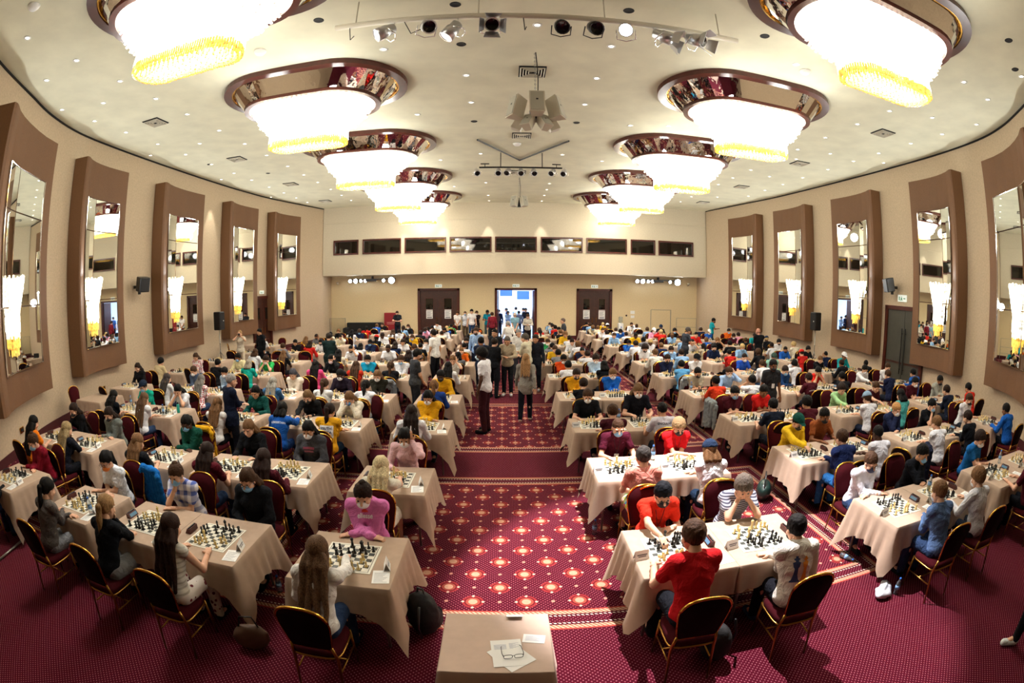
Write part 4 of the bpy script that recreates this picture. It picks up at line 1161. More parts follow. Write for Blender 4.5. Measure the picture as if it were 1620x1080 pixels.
def body_mesh(pose, fem):
    p = POSES[pose]; K = skeleton(p)
    S = SDF(.0135, .022)
    torso(S, K, -.004, fem)
    S.cap(K['neck'] - K['s'] * .04, K['nt'] + K['U'] * .02, .056, .052)
    for n in 'rl':
        S.cap(K['sh' + n], K['el' + n], .047, .037); S.cap(K['el' + n], K['wr' + n], .038, .026)
        S.cap(K['hip' + n], K['kn' + n], .082, .056); S.cap(K['kn' + n], K['an' + n], .055, .037)
        S.cap(K['kn' + n] * .6 + K['an' + n] * .4 + np.array((0, -.015, 0)), K['kn' + n] * .75 + K['an' + n] * .25 + np.array((0, -.015, 0)), .05)
        S.cap(K['an' + n], K['to' + n], .036, .028)
    V, Q = S.build()
    parts = [(V, Q, 0), (tohead(HEADV[0], K), HEADV[1], 0)]
    for n, sd in (('r', 1), ('l', -1)):
        v, q = hand(K['wr' + n], p[n + 'd'], sd); parts.append((v, q, 0))
    return nmesh('body', parts, ['skin'])
def top_mesh(pose, kind, fem):
    p = POSES[pose]; K = skeleton(p)
    S = SDF(.0125, .03)
    g = {'tee': .018, 'shirt': .016, 'hoodie': .026, 'jacket': .024, 'suit': .022, 'tank': .008, 'dress': .014}[kind]
    torso(S, K, g, fem)
    zc = K['P'][2]
    X = np.array((1, 0, 0))
    if kind in ('suit',) and not p['sit']:
        S.cap(K['P'] - np.array((.06, 0, .02)), K['P'] + np.array((.06, 0, -.02)), .135, .135); S.ell(K['P'] - np.array((0, 0, .12)), (.185, .15, .16))
    if kind in ('tee', 'shirt', 'hoodie', 'jacket') and not p['sit']:
        S.ell(K['P'] - np.array((0, 0, .04)), (.172, .135, .11))
    if kind == 'dress':
        if p['sit']:
            for n in 'rl': S.cap(K['hip' + n], K['kn' + n] - np.array((0, .02, 0)), .115, .10)
        else: S.ell(K['P'] - np.array((0, 0, .2)), (.20, .18, .30))
    for n in 'rl':
        sh, el, wr = K['sh' + n], K['el' + n], K['wr' + n]
        if kind in ('tee', 'dress'):
            S.cap(sh, sh * .42 + el * .58, .062, .060)
        elif kind == 'tank': pass
        else:
            q = .008 if kind in ('hoodie', 'jacket') else 0
            S.cap(sh, el, .060 + q, .052 + q); S.cap(el, wr, .051 + q, .037 + q)
            if kind == 'hoodie': S.cap(wr - nrm(wr - el) * .03, wr - nrm(wr - el) * .01, .044, .042)
    if kind == 'hoodie':
        b = K['neck'] - K['fwd'] * .06
        S.ell(b - K['s'] * .03, (.115, .062, .075), np.array((X, K['fwd'], K['s']))); S.cap(K['neck'] + X * .07 - K['fwd'] * .01, K['neck'] - X * .07 - K['fwd'] * .01, .035)
    if kind in ('shirt', 'jacket', 'suit'):
        for q in (-1, 1): S.cap(K['neck'] + X * q * .055 - K['fwd'] * .035, K['neck'] + X * q * .045 + K['fwd'] * .045 - K['s'] * .02, .020)
    if kind in ('jacket', 'suit'):
        for q in (-1, 1): S.cap(K['neck'] + X * q * .05 + K['fwd'] * .06 - K['s'] * .03, K['chest'] + X * q * .02 + K['fwd'] * .115 - K['s'] * .1, .02, .014, k=.01)
    zlow = zc - (.07 if p['sit'] else {'suit': .22, 'dress': .5}.get(kind, .10))
    nk = K['neck']; sv = K['s']
    cuts = [lambda X_: zlow - X_[2]]
    cuts.append(lambda X_: np.where((np.abs(X_[0]) < .075), ((X_[0]) * 0 + (X_[1] - nk[1]) * sv[1] + (X_[2] - nk[2]) * sv[2]) - (.035 if kind != 'hoodie' else .06), -1.0))
    V, Q = S.build(noise=.0055 if kind != 'suit' else .003, cut=cuts)
    return nmesh('top', [(V, Q, 0)], ['fabric'])
def leg_mesh(pose, kind):
    p = POSES[pose]; K = skeleton(p)
    S = SDF(.0135, .02)
    S.ell(K['P'], (.168, .128, .115))
    for n in 'rl':
        hp_, kn, an = K['hip' + n], K['kn' + n], K['an' + n]
        if kind == 'shorts': S.cap(hp_, hp_ * .3 + kn * .7, .096, .084)
        elif kind == 'skirt': S.cap(hp_, hp_ * .1 + kn * .9, .11, .098); 
        else:
            S.cap(hp_, kn, .094, .074); S.cap(kn, an + np.array((0, 0, .0)), .072, .056)
    zt = K['P'][2] + .09
    V, Q = S.build(noise=.004, cut=[lambda X_: X_[2] - zt, lambda X_: .055 - X_[2]])
    return nmesh('trousers', [(V, Q, 0)], ['fabric'])
def shoe_mesh(pose, n):
    p = POSES[pose]; K = skeleton(p)
    S = SDF(.009, .012)
    if 1:
        a, t = K['an' + n], K['to' + n]
        S.cap(a - np.array((0, .02, .035)), a + np.array((0, .02, -.03)), .044); S.cap(a + np.array((0, .0, -.045)), t + np.array((0, .01, -.002)), .042, .040)
    low = min(K['anr'][2], K['anl'][2]) - .085
    V, Q = S.build(cut=[lambda X_: max(low, .003) - X_[2]])
    return nmesh('shoe', [(V, Q, 0)], ['fabric'])
def hair_mesh(pose, style):
    """styles: short, curly, crop, long, verylong, pony, bun, bob, afro"""
    p = POSES[pose]; K = skeleton(p)
    S = SDF(.0075, .014)
    gr = {'short': .012, 'curly': .024, 'crop': .004, 'afro': .05}.get(style, .012)
    S.ell((0, -.016, .030), (.076 + gr, .096 + gr, .092 + gr * 1.1))
    if style in ('curly', 'short', 'afro'):
        rr = random.Random(3)
        for k in range(22 if style != 'short' else 14):
            t = rr.random() * 6.28; u = rr.random() ** .6
            S.ell((.06 * u * math.cos(t) * 1.1, -.02 + .08 * u * math.sin(t), .095 + gr * .7 - .05 * u * u), (.026, .026, .018 + gr * .4))
    cutf = lambda X_: -(X_[2] * .78 - X_[1] * .62 + (.010 if style != 'crop' else .0) + .006 * np.sin(X_[0] * 150))
    V, Q = S.build(noise=.0045, cut=[cutf], strand=(style in ('long', 'verylong', 'bob', 'pony')), nf=85)
    parts = [(tohead(V, K), Q, 0)]
    if style in ('long', 'verylong', 'bob'):
        # curtain of hair falling behind the back and beside the neck, body space
        S = SDF(.010, .02)
        H_, U, Fw, s, fw = K['H'], K['U'], K['Fw'], K['s'], K['fwd']
        n0 = K['neck'] - fw * .075 + s * .03
        X = np.array((1, 0, 0))
        S.ell(H_ - Fw * .035 - U * .03, (.086, .075, .10), np.array((X, Fw, U)))
        L = {'bob': .02, 'long': .26, 'verylong': .42}[style]
        for q in (-.055, -.018, .018, .055):
            a = H_ - Fw * .075 - U * .02 + X * q; b = n0 + X * q * 1.6 ; c = K['neck'] - s * L - fw * (.150 if style != 'bob' else .10) + X * q * (2.1 if L > .3 else 1.7)
            S.cap(a, b, .040, .038)
            if style != 'bob': S.cap(b, c, .036, .022)
        for q in (-1, 1):
            a = H_ + X * q * .074 + Fw * .01; b = K['neck'] + X * q * .095 + s * .05 + fw * .01
            S.cap(a - Fw * .02, b - fw * .03, .022, .022)
            if style != 'bob': S.cap(b - fw * .03, K['neck'] + X * q * .12 - s * L * .4 + fw * .06, .022, .012)
        V, Q = S.build(noise=.006, strand=True); parts.append((V, Q, 0))
    if style == 'pony':
        S = SDF(.009, .015)
        H_, U, Fw = K['H'], K['U'], K['Fw']
        a = H_ - Fw * .105 + U * .035; b = a - Fw * .035 - U * .03; c = K['neck'] - K['fwd'] * .10 - K['s'] * .12
        S.cap(a, b, .026, .034); S.cap(b, (b + c) / 2, .034, .036); S.cap((b + c) / 2, c, .036, .015)
        V, Q = S.build(noise=.004, strand=True); parts.append((V, Q, 0))
    if style == 'bun':
        S = SDF(.009, .012); H_, U, Fw = K['H'], K['U'], K['Fw']
        S.ell(H_ - Fw * .055 + U * .125, (.042, .042, .036)); V, Q = S.build(noise=.004, strand=True); parts.append((V, Q, 0))
    return nmesh('hair', parts, ['hairm'])
def cap_mesh(pose):
    K = skeleton(POSES[pose]); S = SDF(.007, .01)
    S.ell((0, -.012, .040), (.098, .118, .110)); S.ell((0, .125, .055), (.07, .075, .010))
    V, Q = S.build(cut=[lambda X_: -(X_[2] - .045 - X_[1] * .10)])
    return nmesh('cap', [(tohead(V, K), Q, 0)], ['fabric'])
def mask_mesh(pose):
    K = skeleton(POSES[pose]); S = SDF(.007, .012)
    S.ell((0, .058, -.050), (.062, .056, .050)); S.ell((0, .095, -.035), (.028, .032, .032))
    S.cap((-.055, .04, -.035), (-.076, .0, -.015), .006, k=.004); S.cap((.055, .04, -.035), (.076, .0, -.015), .006, k=.004)
    V, Q = S.build(cut=[lambda X_: X_[2] - .006, lambda X_: -(X_[1] - (-.01))])
    return nmesh('face_mask', [(tohead(V, K), Q, 0)], ['plain'])
def eyes_mesh(pose, q):
    K = skeleton(POSES[pose]); mb = MB()
    if 1:
        pts = [(q * .032 + .013 * math.cos(t), .0935 - .004 * abs(math.cos(t)), .010 + .0055 * math.sin(t)) for t in np.linspace(0, 2 * math.pi, 9)[:-1]]
        mb.lathe([(0, .0), (.011, .001), (.010, .004), (0, .006)], 8, mx=Matrix.Translation((q * .032, .087, .010)) @ Matrix.Rotation(R(-90), 4, 'X'))
    V = tohead(np.array(mb.V), K)
    return mesh('eye', V, mb.F, [MT.setdefault('eye', mat('eye_dark', '#1c1310', .3))])
def glasses_mesh(pose):
    K = skeleton(POSES[pose]); mb = MB()
    for q in (-1, 1):
        mb.tube([(q * .033 + .026 * math.cos(t), .108 - .1 * abs(.026 * math.cos(t)), .010 + .019 * math.sin(t)) for t in np.linspace(0, 2 * math.pi, 13)[:-1]], .0022, 5, True)
        mb.tube([(q * .059, .104, .014), (q * .080, .03, .012), (q * .080, -.005, .0)], .002, 5)
    mb.tube([(-.008, .112, .014), (.008, .112, .014)], .002, 5)
    V = tohead(np.array(mb.V), K)
    return mesh('glasses', V, mb.F, ['black'])
def badge_mesh(pose):
    K = skeleton(POSES[pose]); mb = MB(); n, c, f, s = K['neck'], K['chest'], K['fwd'], K['s']; X = np.array((1, 0, 0))
    bpt = c + f * .15 - s * .08
    for q in (-1, 1): mb.tube([n + X * q * .05 + s * .02, n + X * q * .05 + f * .09 - s * .03, c + X * q * .02 + f * .145, bpt], .003, 4)
    return mesh('lanyard', mb.V, mb.F, ['inkdark']), mesh('badge', [bpt + X * x_ + s * z_ + f * y_ for y_ in (0, .006) for x_, z_ in ((-.035, 0), (.035, 0), (.035, -.1), (-.035, -.1))], [(0, 1, 2, 3), (7, 6, 5, 4), (0, 4, 5, 1), (2, 6, 7, 3), (1, 5, 6, 2), (0, 3, 7, 4)], ['white'])
def get(kind, *a):
    k = (kind, *a)
    if k not in CACHE: CACHE[k] = globals()[kind](*a)
    return CACHE[k]
def decal(parent, top, pose, front, shape_V, shape_F, colr, off=.004, up=0.0, name='lettering', matn='plain'):
    """lay flat print (x right, z up, metres; origin mid chest) on the shirt by casting rays at it"""
    K = skeleton(POSES[pose]); me = top
    key = ('bvh', me.name)
    if key not in CACHE: CACHE[key] = BVHTree.FromPolygons([v.co[:] for v in me.vertices], [list(p.vertices) for p in me.polygons])
    bv = CACHE[key]; f = Vector(K['fwd']) * (1 if front else -1); s = Vector(K['s']); X = Vector((-1 if front else 1, 0, 0))
    if front: X = Vector((-1, 0, 0))
    c = Vector(K['chest']) + s * up; out = []
    for x, z in shape_V:
        o = c + X * x + s * z + f * .5
        h = bv.ray_cast(o, -f)
        out.append((h[0] + f * off) if h[0] is not None else c + X * x + s * z + f * .13)
    o = put(name, mesh(name, out, shape_F, [matn]), parent, col=colr)
    return o
def text_shape(txt, size, arch=0.0):
    k = ('txt', txt, size, arch)
    if k in CACHE: return CACHE[k]
    cu = bpy.data.curves.new('t', 'FONT'); cu.body = txt; cu.size = size; cu.align_x = 'CENTER'; cu.resolution_u = 2; cu.offset = size * .02
    ob = bpy.data.objects.new('t', cu); C.objects.link(ob)
    me = ob.to_mesh()
    V = [(v.co.x, v.co.y - arch * v.co.x * v.co.x) for v in me.vertices]; F = [tuple(p.vertices) for p in me.polygons]
    ob.to_mesh_clear(); bpy.data.objects.remove(ob); bpy.data.curves.remove(cu)
    CACHE[k] = (V, F); return CACHE[k]
def grid_shape(w, h, n=8, m=8, fn=None):
    V = []; F = []
    for j in range(m + 1):
        for i in range(n + 1):
            z = -h / 2 + h * j / m; ww = w if fn is None else w * fn(j / m)
            V.append((-ww / 2 + ww * i / n, z))
    for j in range(m):
        for i in range(n): a = j * (n + 1) + i; F.append((a, a + 1, a + n + 2, a + n + 1))
    return V, F
def person(x, y, rz, pose, label, top=('tee', '#eeeeee'), legs=('trousers', '#20242e'), hair=('short', '#2a1d14'), mask=None, skin='#c99a7c', sc=1.0, cap=None, glasses=False, badge=False, shoes='#15161a', group=None, fem=0, z=0.0, eyes=True):
    e = empty('person', (x, y, z), rz, label, 'person', group); e.scale = (sc,) * 3
    b = put('body', get('body_mesh', pose, fem), e, col=skin)
    if eyes:
        for q_ in (-1, 1): put('eye', get('eyes_mesh', pose, q_), e)
    tm = get('top_mesh', pose, top[0], fem)
    t = put({'tee': 'shirt', 'shirt': 'shirt', 'hoodie': 'hoodie', 'jacket': 'jacket', 'suit': 'blazer', 'tank': 'top', 'dress': 'dress'}[top[0]], tm, e, col=top[1] if top[1][0] == '#' else '#dddddd')
    def setm(o, nm):
        if nm in MT and not nm.startswith('#'):
            o.material_slots[0].link = 'OBJECT'; o.material_slots[0].material = MT[nm]
    setm(t, top[1])
    lg = put(legs[0], get('leg_mesh', pose, legs[0]), e, col=legs[1] if legs[1][0] == '#' else '#dddddd'); setm(lg, legs[1])
    for n_ in 'rl': put('shoe', get('shoe_mesh', pose, n_), e, col=shoes)
    if hair[0] != 'bald': put('hair', get('hair_mesh', pose, hair[0]), e, col=hair[1])
    if cap: put('cap', get('cap_mesh', pose), e, col=cap)
    if mask: put('face_mask', get('mask_mesh', pose), e, col=mask)
    if glasses: put('glasses', get('glasses_mesh', pose), e)
    if badge:
        a_, b_ = get('badge_mesh', pose); put('lanyard', a_, e); put('badge', b_, e)
    e['top_mesh_name'] = tm.name
    return e, t, tm
# ------------------------------------------------------------------ furniture
TW, TD, TH = .93, .93, .745
def cloth_mesh(W, D, oL, oR, seed, front=.24, back=.32, side=.38):
    rr = random.Random(seed); ph = [rr.random() * 6.28 for _ in range(6)]
    n = 25; m = 9
    ring = []
    hw, hd = W / 2, D / 2
    def drop(t, base, cl, cr):   # t 0..1 along a side, corner bonus at open corners
        L = 1.0
        return base + cl * math.exp(-t / .10) + cr * math.exp(-(1 - t) / .10)
    sides = [((-hw, -hd), (hw, -hd), (0, -1), front, oL, oR), ((hw, -hd), (hw, hd), (1, 0), side if oR else .3, 1, 1), ((hw, hd), (-hw, hd), (0, 1), back, oR, oL), ((-hw, hd), (-hw, -hd), (-1, 0), side if oL else .3, 1, 1)]
    for si, (a, b, nn, base, ca, cb) in enumerate(sides):
        opn = (True, oR, True, oL)[si]
        for k in range(n):
            t = k / n
            x, y = a[0] + (b[0] - a[0]) * t, a[1] + (b[1] - a[1]) * t
            d = drop(t, base, .30 * ca if opn else 0, .30 * cb if opn else 0) + (.02 * math.sin(7 * t + ph[3]) if opn else 0)
            if not opn: d = .3
            d = min(d, .70)
            ec = max(math.exp(-t / .09) * ca, math.exp(-(1 - t) / .09) * cb)
            # outward direction swings round at the corner
            pa, pb = sides[si - 1][2], sides[(si + 1) % 4][2]
            w = Vector((nn[0], nn[1])) + Vector(pa) * math.exp(-t / .05) * (1 if ca and (True, oR, True, oL)[si - 1] else 0) + Vector(pb) * math.exp(-(1 - t) / .05) * (1 if cb and (True, oR, True, oL)[(si + 1) % 4] else 0)
            if w.length > 1: w.normalize()
            fl = (.05 + .10 * ec + .022 * math.sin(11 * t * math.pi + ph[si]) + .014 * math.sin(31 * t + ph[(si + 1) % 6])) if opn else -.004
            ring.append((x, y, w.x, w.y, d, fl))
    V = []; N = len(ring)
    V += [(x, y, TH + .012) for x, y, *_ in ring]
    for j in range(1, m + 1):
        u = j / m
        for x, y, wx, wy, d, fl in ring:
            o = .006 + fl * (u ** 1.1)
            V.append((x + wx * o, y + wy * o, TH + .012 - d * u - (.004 if j == 1 else 0)))
    F = []
    for j in range(m):
        for i in range(N):
            k = (i + 1) % N; F.append((j * N + i, (j + 1) * N + i, (j + 1) * N + k, j * N + k))
    # top as a grid would share the rim; a slightly inset rim rounds the edge
    b = len(V); V += [(x * .985, y * .985, TH + .018) for x, y, *_ in ring]
    for i in range(N): F.append((b + i, i, (i + 1) % N, b + (i + 1) % N))
    F.append(tuple(range(b, b + N)))
    return mesh('tablecloth', V, F, ['cloth'], smooth=False)
def flat_top(me):
    for p in me.polygons: p.use_smooth = len(p.vertices) == 4
    return me
CL = {}
def cloth(W, oL, oR, seed, pale):
    k = (round(W, 2), oL, oR, seed, pale)
    if k not in CL:
        me = flat_top(cloth_mesh(W, TD, oL, oR, seed))
        if pale: me.materials.clear(); me.materials.append(MT['cloth2'])
        CL[k] = me
    return CL[k]
TT = {}
def table_meshes(W):
    if W not in TT:
        top = MB().box(-W / 2 + .01, W / 2 - .01, -TD / 2 + .01, TD / 2 - .01, TH - .03, TH, .006).me('table_top', 'plainwood')
        lf = MB().tube([(0, -.38, .02), (0, -.38, TH - .03), (0, .38, TH - .03), (0, .38, .02)], .015, 6).me('leg_frame', 'steel', True)
        TT[W] = (top, lf)
    return TT[W]
MT['plainwood'] = mat('table_board', '#8f7355', .6)
def table(x, y, W, oL, oR, seed, label, pale=False):
    t = empty('folding_table', (x, y, 0), 0, 'folding table under the ' + label, 'table', 'folding tables under the cloths')
    a, b = table_meshes(round(W, 2)); put('table_top', a, t)
    put('leg_frame', b, t, (-W / 2 + .1, 0, 0)); put('leg_frame', b, t, (W / 2 - .1, 0, 0))
    c = put('tablecloth', cloth(W, oL, oR, seed, pale), None, (x, y, 0)); tag(c, label, 'tablecloth', 'beige tablecloths')
# chair: origin under seat centre, sitter faces +y
def back_outline(w, n, g=0.0):
    pts = []
    for k in range(n + 1):
        t = -1 + 2 * k / n
        pts.append(t)
    return pts
def chair_meshes():
    # back: rounded shield, tilted backwards; built in (x, z) then tilted
    hw0, hw1, z0, zs, zt = .165, .215, .50, .78, .97
    out = [(-hw0, z0)]
    for k in range(1, 6): out.append((-(hw0 + (hw1 - hw0) * (k / 5) ** .8), z0 + (zs - z0) * k / 5))
    for k in range(1, 16):
        a = math.pi - math.pi * k / 16; out.append((hw1 * math.copysign(abs(math.cos(a)) ** .8, math.cos(a)), zs + (zt - zs) * abs(math.sin(a)) ** .8))
    for k in range(5, -1, -1): out.append(((hw0 + (hw1 - hw0) * (k / 5) ** .8), z0 + (zs - z0) * k / 5))
    def tp(x, z, d):   # tilt 11 degrees and slight curve
        yy = -.215 - (z - .5) * .19 + .30 * x * x + d
        return (x, yy, z)
    n = len(out); cx, cz = 0, .74
    def ringp(s, d): return [tp(cx + (x - cx) * s, cz + (z - cz) * s, d) for x, z in out]
    front = MB()
    V = ringp(.97, .0) + ringp(.93, .028) + ringp(.5, .042) + [tp(0, cz, .045)]
    F = [(j * n + i, (j + 1) * n + i, (j + 1) * n + (i + 1) % n, j * n + (i + 1) % n) for j in range(2) for i in range(n)] + [(2 * n + i, 3 * n, 2 * n + (i + 1) % n) for i in range(n)]
    front.add(V, F)
    fm = front.me('backrest', 'velvet', True)
    bk = MB(); V = ringp(.97, -.0) + ringp(.93, -.018) + [tp(0, cz, -.02)]
    F = [(i, (i + 1) % n, n + (i + 1) % n, n + i) for i in range(n)] + [(n + i, n + (i + 1) % n, 2 * n) for i in range(n)]
    bk.add(V, F); bm = bk.me('back_panel', 'velvetback', True)
    fr = MB().tube(ringp(1.0, .0), .009, 7, True)
    # beaded upper rim
    top = [p for p in ringp(1.0, -.004) if p[2] > .80]
    frm = fr.tube(top, .014, 7).me('gilt_rim', 'gold', True)
    st = MB(); W, D = .215, .215
    sp = []
    for k in range(24):
        t = 2 * math.pi * k / 24; c, s = math.cos(t), math.sin(t)
        sp.append((W * math.copysign(abs(c) ** .45, c), D * math.copysign(abs(s) ** .45, s)))
    V = []; m = len(sp)
    for s, z in ((.98, .40), (1.0, .42), (1.0, .445), (.93, .468), (.6, .478)): V += [(x * s, y * s, z) for x, y in sp]
    V.append((0, 0, .48)); V.append((0, 0, .40))
    F = [(j * m + i, j * m + (i + 1) % m, (j + 1) * m + (i + 1) % m, (j + 1) * m + i) for j in range(4) for i in range(m)] + [(4 * m + i, 4 * m + (i + 1) % m, 5 * m) for i in range(m)] + [((i + 1) % m, i, 5 * m + 1) for i in range(m)]
    st.add(V, F); sm = st.me('seat', 'velvet', True)
    base = MB().tube([(x * 1.0, y * 1.0, .40) for x, y in sp], .011, 6, True)
    for s in (-1, 1): base.tube([(s * .185, -.19, .22), (s * .195, .19, .22)], .008, 6)
    base.tube([(-.19, 0, .22), (.19, 0, .22)], .008, 6)
    bsm = base.me('seat_frame', 'golddk', True)
    legs = []
    for s in (-1, 1): legs.append(MB().tube([(s * .19, .19, .41), (s * .20, .215, .0)], [.013, .010], 7).me('leg', 'golddk', True))
    for s in (-1, 1): legs.append(MB().tube([(s * .17, -.215, .53), (s * .185, -.20, .43), (s * .19, -.19, .36), (s * .19, -.255, .0)], [.013, .014, .014, .010], 7).me('leg', 'golddk', True))
    return dict(seat=sm, backrest=fm, back_panel=bm, gilt_rim=frm, seat_frame=bsm, legs=legs)
CHM = chair_meshes()
NCH = 0
def chair(x, y, rz, label, group='burgundy banquet chairs with gilt rims', simple=False):
    global NCH
    NCH += 1
    t = empty('banquet_chair', (x, y, 0), rz, label, 'chair', group)
    put('seat', CHM['seat'], t); b = put('backrest', CHM['backrest'], t)
    put('back_panel', CHM['back_panel'], b); put('gilt_rim', CHM['gilt_rim'], b)
    put('seat_frame', CHM['seat_frame'], t)
    for l in CHM['legs']: put('leg', l, t)
    return t
# chess set
BOARD = MB().box(-.255, .255, -.255, .255, 0, .004).me('chessboard', 'board')
def pieces():
    base = [(.0, 0), (.017, 0), (.017, .005), (.012, .010)]
    pr = {
        'pawn': [(.015, 0), (.015, .005), (.010, .010), (.006, .028), (.009, .032), (.0095, .040), (.006, .047), (.001, .049)],
        'rook': [(.017, 0), (.017, .006), (.012, .012), (.010, .036), (.014, .040), (.014, .052), (.010, .052), (.010, .048)],
        'bishop': [(.017, 0), (.017, .006), (.011, .012), (.007, .044), (.011, .048), (.0105, .058), (.004, .070), (.001, .074)],
        'queen': [(.019, 0), (.019, .006), (.012, .014), (.008, .058), (.012, .062), (.014, .080), (.009, .082), (.004, .088), (.001, .090)],
        'king': [(.019, 0), (.019, .006), (.012, .014), (.008, .060), (.013, .064), (.014, .082), (.006, .086), (.001, .088)],
    }
    S = 1.2
    out = {}
    for c in ('ivory', 'ebony'):
        for k, p in pr.items():
            m = MB().lathe([(r * S, z * S) for r, z in p], 8)
            if k == 'king': m.box(-.002, .002, -.002, .002, .098, .118).box(-.007, .007, -.002, .002, .106, .111)
            out[(c, k)] = m.me(k, c, True)
        m = MB().lathe([(.0195, 0), (.0195, .007), (.013, .013), (.012, .02)], 8)
        hx = [(-.010, .018), (.012, .018), (.010, .040), (.006, .046), (.020, .050), (.020, .058), (.006, .072), (-.006, .070), (-.013, .050)]
        V = [(-.006, a, b) for a, b in hx] + [(.006, a, b) for a, b in hx]; n = len(hx)
        m.add(V, [tuple(range(n - 1, -1, -1)), tuple(range(n, 2 * n))] + [(i, (i + 1) % n, n + (i + 1) % n, n + i) for i in range(n)])
        out[(c, 'knight')] = m.me('knight', c)
    return out
PC = pieces()
STUFF = []   # (mesh key, matrix) for the far boards
def chess_position(rr, moves):
    W = [('rook', 0, 0), ('knight', 1, 0), ('bishop', 2, 0), ('queen', 3, 0), ('king', 4, 0), ('bishop', 5, 0), ('knight', 6, 0), ('rook', 7, 0)] + [('pawn', i, 1) for i in range(8)]
    P = [['ivory', k, f, r_] for k, f, r_ in W] + [['ebony', k, f, 7 - r_] for k, f, r_ in W]
    occ = {(f, r_) for _, _, f, r_ in P}
    for q in rr.sample(P, moves):
        s = 1 if q[0] == 'ivory' else -1
        for _ in range(8):
            nf, nr = q[2] + (0 if q[1] == 'pawn' else rr.randint(-2, 2)), q[3] + s * rr.randint(1, 2 if q[1] == 'pawn' else 3)
            if 0 <= nf < 8 and 0 <= nr < 8 and (nf, nr) not in occ:
                occ.discard((q[2], q[3])); q[2], q[3] = nf, nr; occ.add((nf, nr)); break
    return P
def board(x, y, near, where, seed, start=False, clock=True, extra=None, flip=False):
    rr = random.Random(seed)
    z = TH + .019
    a = (rr.random() - .5) * .06
    b = put('chessboard', BOARD, None, (x, y, z), (0, 0, a)); tag(b, 'chessboard ' + where, 'chessboard')
    P = chess_position(rr, 0 if start else 14)
    if not start:
        rr.shuffle(P); kings = [p for p in P if p[1] == 'king']; P = [p for p in P if p[1] != 'king'][:24 if near else 22] + kings
    ca, sa = math.cos(a), math.sin(a)
    for c, k, f, r_ in P:
        lx, ly = (f - 3.5) * .055 + (rr.random() - .5) * .008, (r_ - 3.5) * .055 + (rr.random() - .5) * .008
        if flip: lx, ly = -lx, -ly
        px, py = x + lx * ca - ly * sa, y + lx * sa + ly * ca
        az = (0 if c == 'ivory' else math.pi) + rr.random() * .6 + (math.pi if flip else 0)
        if near:
            cn = 'ivory coloured' if c == 'ivory' else 'black'
            tag(put('chess_' + k, PC[(c, k)], None, (px, py, z + .004), (0, 0, az)), '%s chess %s %s' % (cn, k, where), 'chess piece', 'chess pieces ' + where)
        else: STUFF.append(((c, k), px, py, z + .004, az))
CLK = MB().box(-.075, .075, -.03, .03, 0, .05, .006)
def wedge():
    V = [(-.08, -.035, 0), (.08, -.035, 0), (.08, .035, 0), (-.08, .035, 0), (-.08, .0, .055), (.08, .0, .055), (.08, .035, .055), (-.08, .035, .055)]
    return MB().__class__ and V
def clock_meshes():
    m = MB(); V = wedge(); m.add(V, [(3, 2, 1, 0), (4, 5, 6, 7), (0, 1, 5, 4), (1, 2, 6, 5), (2, 3, 7, 6), (3, 0, 4, 7)])
    l = MB(); l.add([(-.062, -.029, .014), (.062, -.029, .014), (.062, -.008, .046), (-.062, -.008, .046)], [(0, 1, 2, 3)])
    for v in range(len(l.V)): l.V[v] = (l.V[v][0], l.V[v][1] - .004, l.V[v][2] + .003)
    k = MB().box(-.07, .07, .008, .022, .055, .066, .003)
    return m.me('case', 'clockred'), l.me('display', 'lcd'), k.me('lever', 'black')
CKM = clock_meshes()
def clock(x, y, rz, where):
    t = empty('chess_clock', (x, y, TH + .019), rz, 'digital chess clock ' + where, 'chess clock')
    for n, m in zip(('case', 'display', 'lever'), CKM): put(n, m, t)
def nm_card():
    m = MB(); m.add([(-.07, -.03, 0), (.07, -.03, 0), (.07, 0, .09), (-.07, 0, .09), (.07, .03, 0), (-.07, .03, 0)], [(0, 1, 2, 3), (3, 2, 4, 5)])
    m.mi = 1; m.add([(-.05, -.0165, .045), (.05, -.0165, .045), (.05, -.0135, .055), (-.05, -.0135, .055), (-.04, -.022, .03), (.04, -.022, .03), (.04, -.019, .038), (-.04, -.019, .038)], [(0, 1, 2, 3), (4, 5, 6, 7)])
    return m.me('name_card', ['white', 'ink'])
NCM = nm_card()
SHEET = MB().box(-.075, .075, -.105, .105, 0, .0015)
SHEET.mi = 1
for k in range(9): SHEET.box(-.06, .055 - (k % 4) * .012, .06 - k * .018, .063 - k * .018, .0015, .002)
SHM = SHEET.me('score_sheet', ['white', 'ink'])
def bottle_meshes():
    b = MB().lathe([(.030, 0), (.032, .01), (.030, .05), (.032, .09), (.031, .15), (.014, .185), (.012, .20)], 12).me('bottle_body', 'water', True)
    c = MB().lathe([(.014, .198), (.014, .216)], 10).me('cap', 'bluecap', True)
    l = MB().lathe([(.0325, .075), (.0325, .12)], 12).me('paper_label', MT.setdefault('bottlelabel', mat('bottle_label', '#7fa9d8', .5)), True)
    return b, c, l
BTM = bottle_meshes()
def bottle(x, y, z, label, rot=(0, 0, 0)):
    t = empty('water_bottle', (x, y, z), 0, label, 'bottle'); t.rotation_euler = rot
    for n, m in zip(('bottle_body', 'cap', 'paper_label'), BTM): put(n, m, t)

